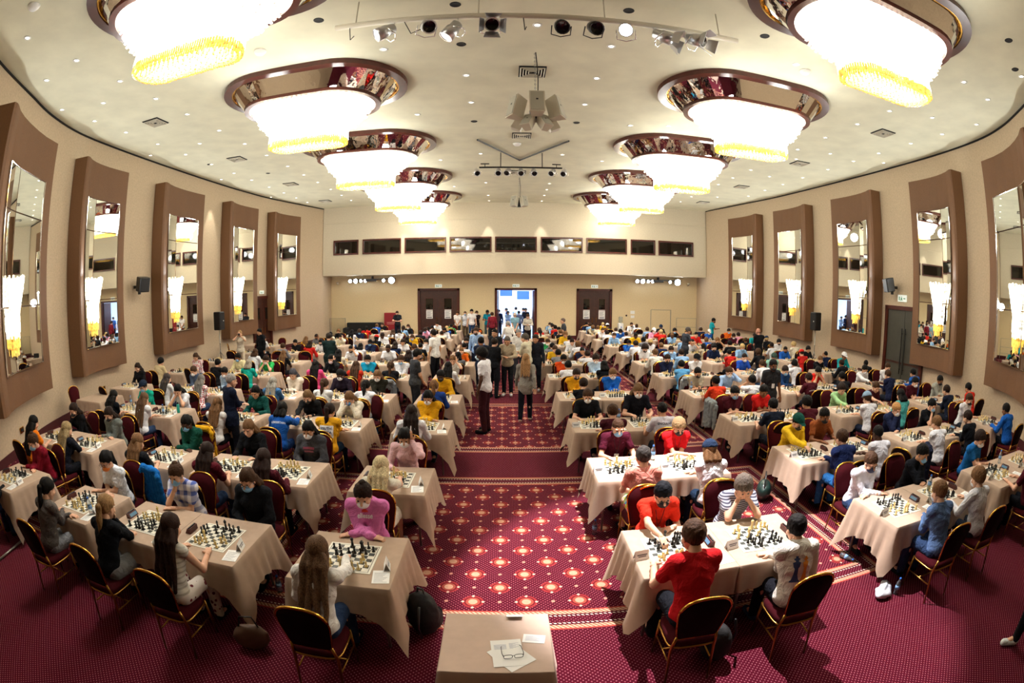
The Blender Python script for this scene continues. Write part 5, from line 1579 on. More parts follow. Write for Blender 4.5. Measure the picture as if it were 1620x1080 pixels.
# ------------------------------------------------------------------ seating plan
COLS = {'LA': [(-1.27, .95)], 'LB': [(-2.76, .93), (-3.69, .93)], 'LC': [(-4.95, .98)], 'LD': [(-6.95, 1.08), (-8.05, 1.08)], 'LE': [(-10.1, 1.0)],
        'RA': [(1.76, .92), (2.68, .92)], 'RC': [(4.80, .93), (5.73, .93)], 'RD': [(7.42, 1.12), (8.55, 1.12)], 'RE': [(10.45, 1.1), (11.6, 1.1)]}
seatno = {'LA0': 1, 'LB0': 2, 'LB1': 3, 'LC0': 4, 'LD0': 5, 'LD1': 6, 'LE0': 7, 'RA0': 1, 'RA1': 2, 'RC0': 3, 'RC1': 4, 'RD0': 5, 'RD1': 6, 'RE0': 7, 'RE1': 8}
W_, B_, N_ = '#f1f1f4', '#7fb4dd', '#15181d'    # masks
BLK, DBR, BRN, LBR, BLD, GRY = '#0e0b0a', '#241711', '#3f2a1b', '#6b4c30', '#b59a68', '#6f6a64'
S1, S2, S3, S4 = '#d9a98c', '#c08f6d', '#8a5a3c', '#4a2c1d'
JN = '#2b3d5c'
# key: column+unit, row, side -> (pose, top, legs, hair, mask, skin, words, extras)
SP = {}
def sp(key, row, side, pose, top, legs, hair, mask, skin, words, **kw): SP[(key, row, side)] = (pose, top, legs, hair, mask, skin, words, kw)
T, SH, HD, JK, SU = 'tee', 'shirt', 'hoodie', 'jacket', 'suit'
# left, row 0
sp('LA0', 0, 'B', 's_reach', (SH, '#e9e7e2'), ('trousers', JN), ('verylong', '#5c4430'), None, S1, 'person with very long light brown hair and white top at the nearest left board', fem=1, dx=-.05)
sp('LA0', 0, 'F', 's_fold', (HD, '#d678b4'), ('trousers', '#20242e'), ('bun', DBR), W_, S1, 'person in pink printed hoodie with white mask, arms folded', fem=1, dx=.02, print='ellesse')
sp('LB0', 0, 'B', 's_apart', ('tank', 'ribbed'), ('trousers', 'floral'), ('verylong', '#2a1a14'), None, S1, 'person in white ribbed tank top and floral trousers, long dark hair', fem=1, dx=-.05)
sp('LB0', 0, 'F', 's_lap', (JK, '#16181d'), ('trousers', '#20242e'), ('long', BRN), B_, S1, 'person with glasses, blue mask and dark jacket, long brown hair', fem=1, glasses=True, dx=.12)
sp('LB1', 0, 'B', 's_chin', (SH, '#111318'), ('skirt', '#8c8f92'), ('pony', '#8a6a45'), None, S1, 'person with blond ponytail, black top and grey skirt', fem=1, dx=-.1)
sp('LB1', 0, 'F', 's_chin', (T, 'plaid'), ('trousers', JN), ('bun', BRN), B_, S1, 'person in blue and white checked shirt with hair bun and blue mask', fem=1, dx=.05)
sp('LC0', 0, 'B', 's_fold', (SH, '#5b5552'), ('shorts', '#85878c'), ('pony', BLK), None, S1, 'person in grey brown sweater with dark ponytail, near left', fem=1)
sp('LC0', 0, 'F', 's_fold', (T, '#e6ebf2'), ('trousers', JN), ('pony', BLK), '#e07a2a', S1, 'person in white tee with orange mask and glasses', fem=1, glasses=True)
sp('LD0', 0, 'F', 's_fold', (JK, '#7d1326'), ('trousers', '#20242e'), ('bun', BRN), B_, S1, 'person in maroon cardigan with hair bun at the left edge', fem=1)
# left, row 1
sp('LA0', 1, 'B', 's_reach', ('dress', '#e6dfcc'), ('shorts', '#e6dfcc'), ('verylong', '#cdbd92'), None, S1, 'person with long platinum blond hair in cream dress', fem=1, dx=-.03, shoes='#f0f0f0')
sp('LA0', 1, 'F', 's_temple', (SH, '#e2b9bd'), ('trousers', JN), ('long', BLK), W_, S2, 'person in pale pink shirt with white mask and black hair', fem=1, dx=.05)
sp('LB0', 1, 'B', 's_apart', (SH, '#4a1420'), ('trousers', '#14161c'), ('verylong', '#2b1c17'), None, S1, 'person in maroon top with long curly dark hair', fem=1, dx=-.02)
sp('LB0', 1, 'F', 's_lap', (HD, '#46474c'), ('trousers', '#20242e'), ('long', BLK), W_, S2, 'person in dark grey printed hoodie with white mask', fem=1, dx=.08, print='hoodprint')
sp('LB1', 1, 'B', 's_temple', (T, '#54131f'), ('trousers', JN), ('long', DBR), None, S1, 'person in maroon tee with white festival print on the back', fem=1, dx=.05, print='festival')
sp('LB1', 1, 'F', 's_apart', (JK, '#131519'), ('trousers', '#14161c'), ('long', LBR), None, S1, 'person in black jacket with light brown hair, mask under chin', fem=1, dx=.05)
sp('LC0', 1, 'B', 's_temple', (T, '#17181c'), ('shorts', '#4f7ba5'), ('long', LBR), None, S1, 'person in black tee and denim shorts with long light brown hair', fem=1, dx=-.05)
sp('LC0', 1, 'F', 's_fold', (JK, '#14483a'), ('trousers', '#20242e'), ('pony', BLK), B_, S4, 'person in green and yellow jacket with blue mask', fem=1, dx=.05)
sp('LD0', 1, 'B', 's_chin', (SH, '#161822'), ('trousers', '#14161c'), ('verylong', '#8f7b58'), None, S1, 'person in navy sweater with long ash blond hair', fem=1)
sp('LD0', 1, 'F', 's_fold', (SU, '#6f7672'), ('trousers', '#14161c'), ('long', DBR), N_, S1, 'person in grey blazer with black mask', fem=1, dx=.05)
sp('LD1', 1, 'B', 's_temple', (T, '#e77b18'), ('trousers', '#14161c'), ('verylong', BLK), None, S1, 'person in bright orange top with long black hair', fem=1)
sp('LD1', 1, 'F', 's_chin', (SH, '#131417'), ('trousers', '#14161c'), ('verylong', DBR), N_, S1, 'person in black top with black mask by the left wall', fem=1)
# left, row 2
sp('LA0', 2, 'B', 's_apart', (JK, '#e5e6ea'), ('trousers', '#14161c'), ('verylong', '#221815'), None, S1, 'person in white jacket with very long dark hair', fem=1, dx=-.05)
sp('LA0', 2, 'F', 's_fold', (JK, '#e2a81c'), ('trousers', '#17324a'), ('long', BLK), W_, S2, 'person in yellow jacket with white mask and dark braids', fem=1)
sp('LB0', 2, 'B', 's_fold', (JK, '#e0a41f'), ('trousers', '#14283c'), ('pony', DBR), None, S1, 'person in yellow and white team jacket reading SOUTH AFRICA', fem=1, dx=-.02, print='africa')
sp('LB0', 2, 'F', 's_face', (HD, '#ded6c4'), ('trousers', JN), ('long', LBR), '#3f86c6', S1, 'person in cream hoodie with blue mask, hands at face', fem=1)
sp('LB1', 2, 'B', 's_reach', (JK, '#1c55a8'), ('trousers', '#1c3a70'), ('bob', BLK), None, S1, 'person in blue jacket reading UZBEKISTAN', fem=1, print='uzb')
sp('LB1', 2, 'F', 's_reach', (SH, '#131417'), ('trousers', '#14161c'), ('verylong', '#6d5236'), N_, S1, 'person in black with very long reddish hair', fem=1, dx=.05)
sp('LC0', 2, 'B', 's_fold', (SH, '#e7e5e1'), ('trousers', '#14161c'), ('long', LBR), None, S1, 'person in white top with brown hair, beside the standing suited man', fem=1, dx=-.1)
sp('LC0', 2, 'F', 's_apart', (JK, '#134a45'), ('trousers', '#14161c'), ('long', BLK), None, S2, 'person in dark teal jacket behind the standing suited man', fem=1, dx=.12)
sp('LD0', 2, 'B', 's_fold', (T, '#e9ecf1'), ('trousers', JN), ('verylong', '#57402d'), None, S1, 'person in white tee with long brown hair and shoulder bag', fem=1, dx=-.05)
sp('LD0', 2, 'F', 's_face', (T, '#dfe3ea'), ('trousers', JN), ('long', BLK), None, S1, 'person in white tee resting chin on both hands, dark hair', fem=1)
sp('LD1', 2, 'B', 's_fold', (T, '#14161c'), ('trousers', '#14161c'), ('verylong', BLK), None, S1, 'person in black tee with straight black hair by left wall', fem=1)
sp('LD1', 2, 'F', 's_chin', (T, '#13a58f'), ('trousers', '#20242e'), ('short', DBR), B_, S1, 'person in teal tee with navy cap, chin on hand', cap='#1a2438', glasses=True)
# left, row 3
sp('LA0', 3, 'B', 's_apart', (JK, '#23428c'), ('trousers', '#20242e'), ('pony', LBR), None, S1, 'person in blue jacket with light brown ponytail', fem=1)
sp('LA0', 3, 'F', 's_apart', (JK, '#e2a81c'), ('trousers', '#20242e'), ('short', BLK), N_, S4, 'person in yellow jacket with black mask beside the aisle')
sp('LB0', 3, 'B', 's_reach', (T, '#e6e8ee'), ('trousers', '#3f6da0'), ('pony', BLK), None, S1, 'person in white tee and jeans with black ponytail', fem=1)
sp('LB0', 3, 'F', 's_fold', (SH, '#2b2a22'), ('trousers', '#20242e'), ('long', LBR), W_, S1, 'person in dark olive top with white mask, grey jacket behind', fem=1)
sp('LB1', 3, 'B', 's_fold', (T, '#e4e3e0'), ('trousers', '#20242e'), ('pony', BRN), None, S1, 'person in white top with brown ponytail, left block', fem=1)
sp('LB1', 3, 'F', 's_apart', (JK, '#221a28'), ('trousers', '#20242e'), ('short', BLK), W_, S4, 'person in dark jacket, pink scarf and white mask', fem=1)
sp('LC0', 3, 'B', 's_chin', (JK, '#3d6a98'), ('trousers', '#3f9ad6'), ('verylong', '#8f8a80'), None, S1, 'person in denim jacket and bright blue trousers, ash hair', fem=1)
sp('LC0', 3, 'F', 's_fold', (HD, '#e6d8c6'), ('trousers', '#20242e'), ('long', '#3b3a40'), None, S1, 'person in fluffy cream vest leaning over the board', fem=1)
sp('LD0', 3, 'B', 's_fold', (SH, 'polka'), ('trousers', JN), ('long', GRY), None, S1, 'person in white top with red polka dots', fem=1)
sp('LD0', 3, 'F', 's_fold', (SH, '#9db4cc'), ('trousers', JN), ('short', BLK), W_, S2, 'person in pale denim shirt with white mask, left block')
sp('LD1', 3, 'B', 's_apart', (SH, '#e9eaec'), ('trousers', JN), ('long', '#3b3432'), None, S1, 'person in white hooded top with dark grey hair', fem=1)
sp('LD1', 3, 'F', 's_fold', (JK, '#4a5870'), ('trousers', JN), ('short', BRN), W_, S1, 'person in slate blue jacket with short brown hair')
# left, row 4
sp('LA0', 4, 'B', 's_apart', (SH, '#e9e9ea'), ('trousers', '#20242e'), ('long', BLK), None, S1, 'person in white with long black hair near the aisle', fem=1)
sp('LA0', 4, 'F', 's_temple', (T, '#e6e3dc'), ('trousers', '#20242e'), ('short', LBR), None, S1, 'person in white with light brown hair near the aisle')
sp('LB0', 4, 'B', 's_chin', (T, '#1a1a1d'), ('trousers', '#20242e'), ('pony', BRN), None, S1, 'person in black tee with brown ponytail, left block', fem=1)
sp('LB0', 4, 'F', 's_fold', (SH, '#e2e6ee'), ('trousers', '#20242e'), ('short', BRN), B_, S1, 'person in white shirt with blue mask, left block')
sp('LB1', 4, 'B', 's_fold', (T, '#c8331f'), ('trousers', '#20242e'), ('long', BRN), None, S1, 'person in red tee with brown hair, left block', fem=1)
sp('LB1', 4, 'F', 's_fold', (T, '#1b9bc9'), ('trousers', '#20242e'), ('pony', BLK), W_, S2, 'person in turquoise blue tee, mask under nose', fem=1)
sp('LC0', 4, 'B', 's_apart', (JK, '#e84a83'), ('trousers', '#14161c'), ('long', BLK), None, S1, 'person in hot pink jacket with black hair', fem=1, dx=.15)
sp('LC0', 4, 'F', 's_temple', (SH, '#17181c'), ('trousers', '#14161c'), ('long', BLK), '#f0dcea', S1, 'person in black with long black hair and pale mask', fem=1, dx=.15)
sp('LD0', 4, 'B', 's_apart', (T, '#18a795'), ('trousers', '#e8b6c8'), ('bob', '#8d8474'), None, S1, 'person in teal top and pink trousers', fem=1)
sp('LD0', 4, 'F', 's_face', (T, '#2faa55'), ('trousers', '#20242e'), ('long', DBR), W_, S1, 'person in green tee resting head on both hands', fem=1)
sp('LD1', 4, 'B', 's_fold', (SH, '#17181c'), ('trousers', '#14161c'), ('short', BLK), None, S1, 'person in black shirt with dark hair, beside the left wall')
sp('LD1', 4, 'F', 's_apart', (JK, '#e7dcae'), ('trousers', '#20242e'), ('short', BLK), B_, S3, 'person in cream and yellow vest, black hair')
sp('LE0', 4, 'F', 's_fold', (SH, 'polka'), ('trousers', JN), ('long', BRN), None, S1, 'person in pink and white checked top at the left wall', fem=1, dx=.3)
sp('LE0', 4, 'B', 's_temple', (T, '#d8c59a'), ('trousers', JN), ('curly', BLK), None, S1, 'person in cream tee with curly black hair at the left wall', dx=-.3)
sp('LE0', 3, 'F', 's_lap', (SH, '#17181c'), ('trousers', '#14161c'), ('verylong', DBR), None, S1, 'person in black with long dark hair at the left wall', fem=1, dx=-.3)
# right, row 0
sp('RA0', 0, 'B', 's_apart', (T, '#b3171c'), ('trousers', '#14161c'), ('short', BRN), N_, S1, 'person in red tee seen from behind at the nearest right table', sc=1.05, dx=-.12)
sp('RA0', 0, 'F', 's_reach', (T, '#e2331f'), ('trousers', '#1a3c3c'), ('short', '#0d0f16'), N_, S1, 'person in orange red polo with black mask reaching over the board', glasses=True, dx=-.05, badge=True)
sp('RA1', 0, 'B', 's_fold', (HD, '#dcd6cb'), ('trousers', '#15161c'), ('short', BLK), N_, S1, 'person in cream sweatshirt with two chess kings on the back', dx=-.05, print='kings', shoes='#2c3c58')
sp('RA1', 0, 'F', 's_face', (T, 'stripes'), ('trousers', '#20242e'), ('curly', '#5b5148'), None, S1, 'person in grey striped tee hiding face in both hands')
sp('RC0', 0, 'B', 's_chin', (SH, '#56709a'), ('trousers', '#2b3d5c'), ('short', LBR), W_, S1, 'person in blue denim shirt with brown hair, right block')
sp('RC0', 0, 'F', 's_fold', (SH, '#dfe0e8'), ('trousers', JN), ('short', BRN), '#1c2748', S1, 'person in white shirt with navy mask and glasses, arms folded', glasses=True, dx=-.15)
sp('RC1', 0, 'B', 's_apart', (SH, '#dcdde2'), ('trousers', '#20242e'), ('curly', LBR), W_, S1, 'person in white shirt with curly brown hair, right block')
sp('RC1', 0, 'F', 's_chin', (SU, '#15171d'), ('trousers', '#14161c'), ('short', BLK), B_, S2, 'person in black blazer with chin in hand')
sp('RD0', 0, 'F', 's_fold', (T, '#1c64a8'), ('trousers', '#20242e'), ('curly', DBR), W_, S1, 'person in blue tee with curly dark hair, right edge')
sp('RD0', 0, 'B', 's_apart', (T, '#4a1420'), ('trousers', '#14161c'), ('short', DBR), None, S1, 'person in dark maroon tee at the right edge, seen from behind')
sp('RD1', 0, 'F', 's_apart', (SH, '#17181c'), ('trousers', '#14161c'), ('short', BLK), N_, S3, 'person in black at the far right edge')
# right, row 1
sp('RA0', 1, 'B', 's_lap', (T, '#df8f7f'), ('shorts', 'tropical'), ('short', '#3a3633'), None, S1, 'person in salmon pink tee and patterned shorts', dx=.05, print='glyphs')
sp('RA0', 1, 'F', 's_apart', (T, '#4c1426'), ('trousers', '#20242e'), ('crop', BRN), B_, S1, 'person in maroon polo with blue mask and lanyard', badge=True, dx=.03)
sp('RA1', 1, 'B', 's_fold', (T, '#e9e6e8'), ('trousers', '#1b2c40'), ('bob', LBR), None, S1, 'person in white tee with navy cap and long hair', cap='#1d2b42', dx=.05)
sp('RA1', 1, 'F', 's_fold', (T, '#cf1a20'), ('trousers', '#20242e'), ('curly', '#8a7150'), N_, S1, 'person in red tee with black mask and fair hair', dx=.05, badge=True)
sp('RC0', 1, 'B', 's_fold', (HD, '#1f2c58'), ('trousers', '#2c6aa8'), ('short', BRN), None, S1, 'person in navy hoodie and blue trousers', dx=.12)
sp('RC0', 1, 'F', 's_reach', (JK, '#e8bd26'), ('trousers', '#16352e'), ('short', BLK), N_, S1, 'person in yellow jacket with green cap', cap='#12453a')
sp('RC1', 1, 'B', 's_fold', (T, '#e3e2ea'), ('trousers', '#20242e'), ('crop', BLK), None, S4, 'person in white tee with close cropped black hair')
sp('RC1', 1, 'F', 's_apart', (T, '#8a4a24'), ('trousers', '#20242e'), ('short', BLK), N_, S3, 'person in rust brown tee with black mask', dx=-.2)
sp('RD0', 1, 'B', 's_fold', (T, '#e9eaf0'), ('trousers', '#20242e'), ('short', LBR), None, S1, 'person in white tee with light brown hair, right block')
sp('RD0', 1, 'F', 's_chin', (HD, '#1c2340'), ('trousers', '#20242e'), ('short', '#a87c4c'), W_, S1, 'person in navy hoodie with blond hair, hand at white mask')
sp('RD1', 1, 'B', 's_fold', (SH, '#16181e'), ('trousers', '#14161c'), ('short', DBR), None, S1, 'person in black sweater from behind, right block')
sp('RD1', 1, 'F', 's_chin', (T, '#15171c'), ('trousers', '#14161c'), ('short', BLK), B_, S1, 'person in black tee with blue mask, hand at head')
sp('RE0', 1, 'F', 's_fold', (T, '#e8e8ee'), ('trousers', '#20242e'), ('short', BRN), N_, S1, 'person in white polo with black mask near the right wall', dx=-.2)
sp('RE0', 1, 'B', 's_apart', (HD, '#1d5bb4'), ('trousers', '#14161c'), ('short', BLK), None, S3, 'person in royal blue hooded jacket near the right wall', dx=-.2)
# right, row 2
sp('RA0', 2, 'B', 's_fold', (T, '#431722'), ('trousers', '#20242e'), ('short', BRN), None, S1, 'person in maroon tee with brown hair and lanyard, right block', dx=.12)
sp('RA0', 2, 'F', 's_apart', (T, '#16171c'), ('trousers', '#20242e'), ('short', BRN), W_, S1, 'person in black tee with white mask and gold lanyard', dx=-.08)
sp('RA1', 2, 'B', 's_apart', (T, '#dcdce6'), ('trousers', '#20242e'), ('crop', BLK), None, S2, 'person in white polo reading ENGLAND', dx=.1, print='england')
sp('RA1', 2, 'F', 's_apart', (T, '#191a22'), ('trousers', '#20242e'), ('long', '#6b4f33'), W_, S1, 'person in black tee with long brown hair and white mask', dx=-.05, sc=1.05)
sp('RC0', 2, 'B', 's_apart', (T, '#18202e'), ('trousers', '#14161c'), ('short', BLK), None, S1, 'person in navy tee with black hair, right block', dx=.1)
sp('RC0', 2, 'F', 's_fold', (T, '#48141f'), ('trousers', '#20242e'), ('short', BLK), B_, S1, 'person in maroon tee with pale blue mask, right block', dx=-.1, badge=True)
sp('RC1', 2, 'B', 's_fold', (T, '#48141f'), ('trousers', '#20242e'), ('curly', BLK), None, S2, 'person in maroon tee with thick black hair, right block')
sp('RC1', 2, 'F', 's_fold', (T, '#d3231f'), ('trousers', '#20242e'), ('short', BLK), None, S3, 'person in red tee with black hair, right block', dx=-.3)
sp('RD0', 2, 'B', 's_fold', (T, '#e8e8ee'), ('trousers', '#1a2236'), ('short', BRN), None, S1, 'person in white tee with grey blue cap', cap='#7f97ad')
sp('RD0', 2, 'F', 's_reach', (SH, '#9cc78c'), ('trousers', '#20242e'), ('curly', DBR), None, S1, 'person in light green shirt reaching over the board', dx=.2)
sp('RD1', 2, 'B', 's_apart', (T, '#55b5b0'), ('trousers', '#20242e'), ('bob', BLK), None, S1, 'person in turquoise tee with full black hair')
sp('RD1', 2, 'F', 's_reach', (T, '#431722'), ('trousers', '#20242e'), ('short', BRN), None, S1, 'person in maroon tee reaching across, right block', dx=.2)
sp('RE0', 2, 'B', 's_fold', (SH, '#1c2336'), ('trousers', '#20242e'), ('short', DBR), None, S1, 'person in navy top from behind near the right wall')
sp('RE0', 2, 'F', 's_fold', (T, '#48141f'), ('trousers', '#20242e'), ('short', BLK), W_, S1, 'person in maroon tee with white mask near the right wall')
sp('RE1', 2, 'B', 's_fold', (T, '#e0301f'), ('trousers', '#20242e'), ('short', BLK), None, S2, 'person in bright red tee beside the right wall')
sp('RE1', 2, 'F', 's_fold', (HD, '#a5a69c'), ('trousers', '#20242e'), ('short', BLK), N_, S3, 'person in grey hoodie with black mask beside the right wall')
# right, row 3
sp('RA0', 3, 'B', 's_fold', (SH, '#15171c'), ('trousers', '#20242e'), ('short', DBR), None, S1, 'person in black sweater from behind beside the aisle, row four')
sp('RA0', 3, 'F', 's_fold', (HD, '#dda01e'), ('trousers', '#20242e'), ('short', DBR), N_, S1, 'person in mustard yellow hoodie, right block')
sp('RA1', 3, 'F', 's_fold', (JK, '#1d63c4'), ('trousers', '#20242e'), ('short', LBR), W_, S1, 'person in bright blue jacket and white mask facing an empty seat')
SP[('RA1', 3, 'B')] = None
sp('RC0', 3, 'B', 's_apart', (T, '#e0401f'), ('trousers', '#d8d8dc'), ('short', BLK), None, S3, 'person in orange red polo with black hair, right block')
sp('RC0', 3, 'F', 's_fold', (T, '#a39884'), ('trousers', '#20242e'), ('short', BLK), N_, S2, 'person in beige grey tee with black mask')
sp('RC1', 3, 'B', 's_temple', (T, '#e9e9ec'), ('trousers', '#20242e'), ('short', BLK), None, S2, 'person in white tee with thick black hair, right block')
sp('RC1', 3, 'F', 's_temple', (SH, '#9fbbe0'), ('trousers', '#20242e'), ('short', BRN), W_, S1, 'person in light blue shirt with brown hair, right block')
sp('RD0', 3, 'B', 's_apart', (T, '#48141f'), ('trousers', '#20242e'), ('short', DBR), None, S1, 'person in maroon printed tee from behind, right block', print='small')
sp('RD0', 3, 'F', 's_fold', (JK, '#1c3a66'), ('trousers', '#20242e'), ('short', DBR), B_, S1, 'person in navy jacket with blue mask, right block')
sp('RD1', 3, 'B', 's_fold', (SH, '#1a1b20'), ('trousers', '#20242e'), ('short', BLK), None, S2, 'person in black jacket from behind, right block row four')
sp('RD1', 3, 'F', 's_face', (T, '#d8281f'), ('trousers', '#20242e'), ('short', BLK), None, S2, 'person in red tee with hands at the face')
sp('RE0', 3, 'B', 's_fold', (HD, '#1c2340'), ('trousers', '#20242e'), ('short', BRN), None, S1, 'person in navy hoodie from behind near the right wall')
sp('RE0', 3, 'F', 's_reach', (SH, '#e9e9ec'), ('trousers', '#20242e'), ('short', BLK), W_, S2, 'person in white shirt leaning forward near the right wall')
sp('RE1', 3, 'F', 's_fold', (T, '#e9e9ec'), ('trousers', '#20242e'), ('short', BRN), B_, S1, 'person in white tee with blue mask beside the right wall')
sp('RE1', 3, 'B', 's_fold', (HD, '#2458a8'), ('trousers', '#20242e'), ('short', BLK), None, S2, 'person in blue hoodie beside the right wall')
# right, row 4
sp('RA0', 4, 'F', 's_fold', (T, '#e2511f'), ('trousers', '#20242e'), ('short', BLK), W_, S3, 'person in orange tee with white mask, right block')
sp('RA0', 4, 'B', 's_fold', (T, '#e9e9ec'), ('trousers', '#20242e'), ('short', BLK), None, S2, 'person in white tee with black hair, right block near the aisle')
sp('RA1', 4, 'B', 's_fold', (SH, '#15171c'), ('trousers', '#20242e'), ('bob', BLK), None, S2, 'person in black with long black hair, right block near the aisle')
sp('RA1', 4, 'F', 's_fold', (SH, '#b9d3ea'), ('trousers', '#20242e'), ('curly', DBR), W_, S1, 'person in pale blue shirt with white mask, right block')
sp('RC0', 4, 'B', 's_fold', (SH, '#5fa3d6'), ('trousers', '#20242e'), ('short', BLK), None, S2, 'person in sky blue shirt from behind, right block')
sp('RC0', 4, 'F', 's_fold', (SH, '#1c2340'), ('trousers', '#20242e'), ('short', DBR), N_, S1, 'person in navy shirt with dark mask, right block')
sp('RC1', 4, 'F', 's_fold', (T, '#e9e9ec'), ('trousers', '#20242e'), ('short', DBR), W_, S1, 'person in white tee with black cap, right block', cap='#17181c')
sp('RD1', 4, 'F', 's_fold', (HD, '#8fc0ae'), ('trousers', '#20242e'), ('short', DBR), B_, S1, 'person in mint green hooded jacket, right block', cap='#33463f')
sp('RD0', 4, 'F', 's_apart', (T, '#2450b8'), ('trousers', '#20242e'), ('crop', DBR), W_, S1, 'person in blue tee with white mask, right block')
sp('RC0', 5, 'B', 's_apart', (JK, '#e9e6da'), ('trousers', '#20242e'), ('short', LBR), None, S1, 'person in cream vest from behind, right block')
sp('RC0', 5, 'F', 's_fold', (T, '#e9e9ec'), ('trousers', '#20242e'), ('afro', DBR), N_, S1, 'person with big bushy brown hair and dark mask')

# empty boards: nobody, chairs only
EMPTY = {('LE0', 2), ('LE0', 5), ('LE0', 6), ('RE1', 1), ('RD1', 0)}
SKIP = {('LE0', 2), ('LE0', 0), ('LE0', 1), ('RE0', 0), ('RE1', 0), ('RE1', 1), ('LD1', 0), ('LE0', 9), ('LE0', 10), ('RE1', 9), ('RE1', 10), ('LE0', 8)}
COLN = [('white', '#e4e4e8', 12), ('black', '#17181c', 10), ('navy', '#1c2644', 6), ('red', '#c4251f', 3), ('maroon', '#4c1624', 2), ('blue', '#2560b8', 3), ('light blue', '#8fb6de', 2), ('yellow', '#d9aa22', 2), ('grey', '#7e8086', 3), ('pink', '#e39ab4', 1), ('green', '#2c8a52', 1), ('orange', '#e2681f', 1), ('cream', '#e2d8c0', 3), ('teal', '#1a9aa0', 1), ('beige', '#b7a78c', 1)]
CPOOL = [c for c in COLN for _ in range(c[2])]
HAIRC = [('black', BLK, 6), ('dark brown', DBR, 5), ('brown', BRN, 4), ('light brown', LBR, 2), ('blond', BLD, 1)]
HPOOL = [h for h in HAIRC for _ in range(h[2])]
TOPN = {'tee': 'tee', 'shirt': 'shirt', 'hoodie': 'hoodie', 'jacket': 'jacket'}
PR = random.Random(21)
used_labels = {}
def ulabel(s):
    used_labels[s] = used_labels.get(s, 0) + 1
    return s
def print_on(e, t, tm, pose, what):
    if what == 'ellesse':
        V, F = text_shape('ellesse', .062); decal(t, tm, pose, True, [(x, z + .075) for x, z in V], F, '#f2f2f2')
        hv = [(0, 0)] + [(.035 * math.cos(a), .035 * math.sin(a)) for a in np.linspace(0, math.pi, 9)]
        decal(t, tm, pose, True, [(x, z + .13) for x, z in hv], [(0, i, i + 1) for i in range(1, 9)], '#d8332a', name='emblem')
    elif what == 'hoodprint':
        V, F = grid_shape(.18, .035, 6, 2); decal(t, tm, pose, True, [(x, z + .05) for x, z in V], F, '#8a3a52', name='emblem')
        V, F = grid_shape(.15, .03, 6, 2); decal(t, tm, pose, True, [(x, z + .0) for x, z in V], F, '#9a5a6a', name='emblem')
    elif what == 'festival':
        V, F = text_shape('CHESS FESTIVAL', .036, 1.2); decal(t, tm, pose, False, [(x, z + .03) for x, z in V], F, '#e8e4e4')
        V, F = text_shape('RHODES 2022', .034); decal(t, tm, pose, False, [(x, z - .015) for x, z in V], F, '#e8e4e4')
        V, F = grid_shape(.08, .05, 4, 4, lambda u: 1 - .6 * u); decal(t, tm, pose, False, [(x, z + .09) for x, z in V], F, '#a07078', name='emblem')
    elif what == 'africa':
        V, F = grid_shape(.25, .20, 8, 6); decal(t, tm, pose, False, [(x, z - .03) for x, z in V], F, '#e9eaec', name='white_panel')
        for w, dz in (('SOUTH', .0), ('AFRICA', -.065)):
            V, F = text_shape(w, .062); decal(t, tm, pose, False, [(x, z + dz) for x, z in V], F, '#17324a', off=.009)
    elif what == 'uzb':
        V, F = text_shape('UZBEKISTAN', .05); decal(t, tm, pose, False, [(x, z + .05) for x, z in V], F, '#eef2fa')
    elif what == 'england':
        V, F = text_shape('ENGLAND', .055); decal(t, tm, pose, False, [(x, z + .07) for x, z in V], F, '#1a2440')
    elif what == 'small':
        V, F = text_shape('CHESS FESTIVAL', .03, 1.2); decal(t, tm, pose, False, [(x, z + .0) for x, z in V], F, '#d8cccc')
    elif what == 'glyphs':
        for w, x0 in (('BBB', 0), ('888', .0)):
            pass
        for i in range(4):
            V, F = text_shape('BR8H'[i], .045); decal(t, tm, pose, False, [(x - .05, z - .0 - i * .05) for x, z in V], F, '#8a5a58')
        V, F = grid_shape(.07, .14, 5, 8, lambda u: .6 + .4 * math.sin(u * 9)); decal(t, tm, pose, False, [(x + .03, z - .08) for x, z in V], F, '#9a6a66', name='emblem')
    elif what == 'kings':
        prof = [(0, 1.0), (.06, .98), (.08, .7), (.3, .42), (.55, .36), (.6, .62), (.64, .62), (.78, .8), (.80, .30), (.86, .26), (.87, .62), (.92, .62), (.93, .24), (1.0, .24)]
        def fn(u):
            for (a, b), (c, d) in zip(prof, prof[1:]):
                if a <= u <= c: return b + (d - b) * (u - a) / max(c - a, 1e-6)
            return .24
        for x0, c, w, h in ((-.052, '#26406e', .10, .25), (.045, '#e0912a', .09, .23)):
            V, F = grid_shape(w, h, 4, 30, fn); decal(t, tm, pose, False, [(x + x0, z - .03) for x, z in V], F, c, name='king_print')
NPER = 0
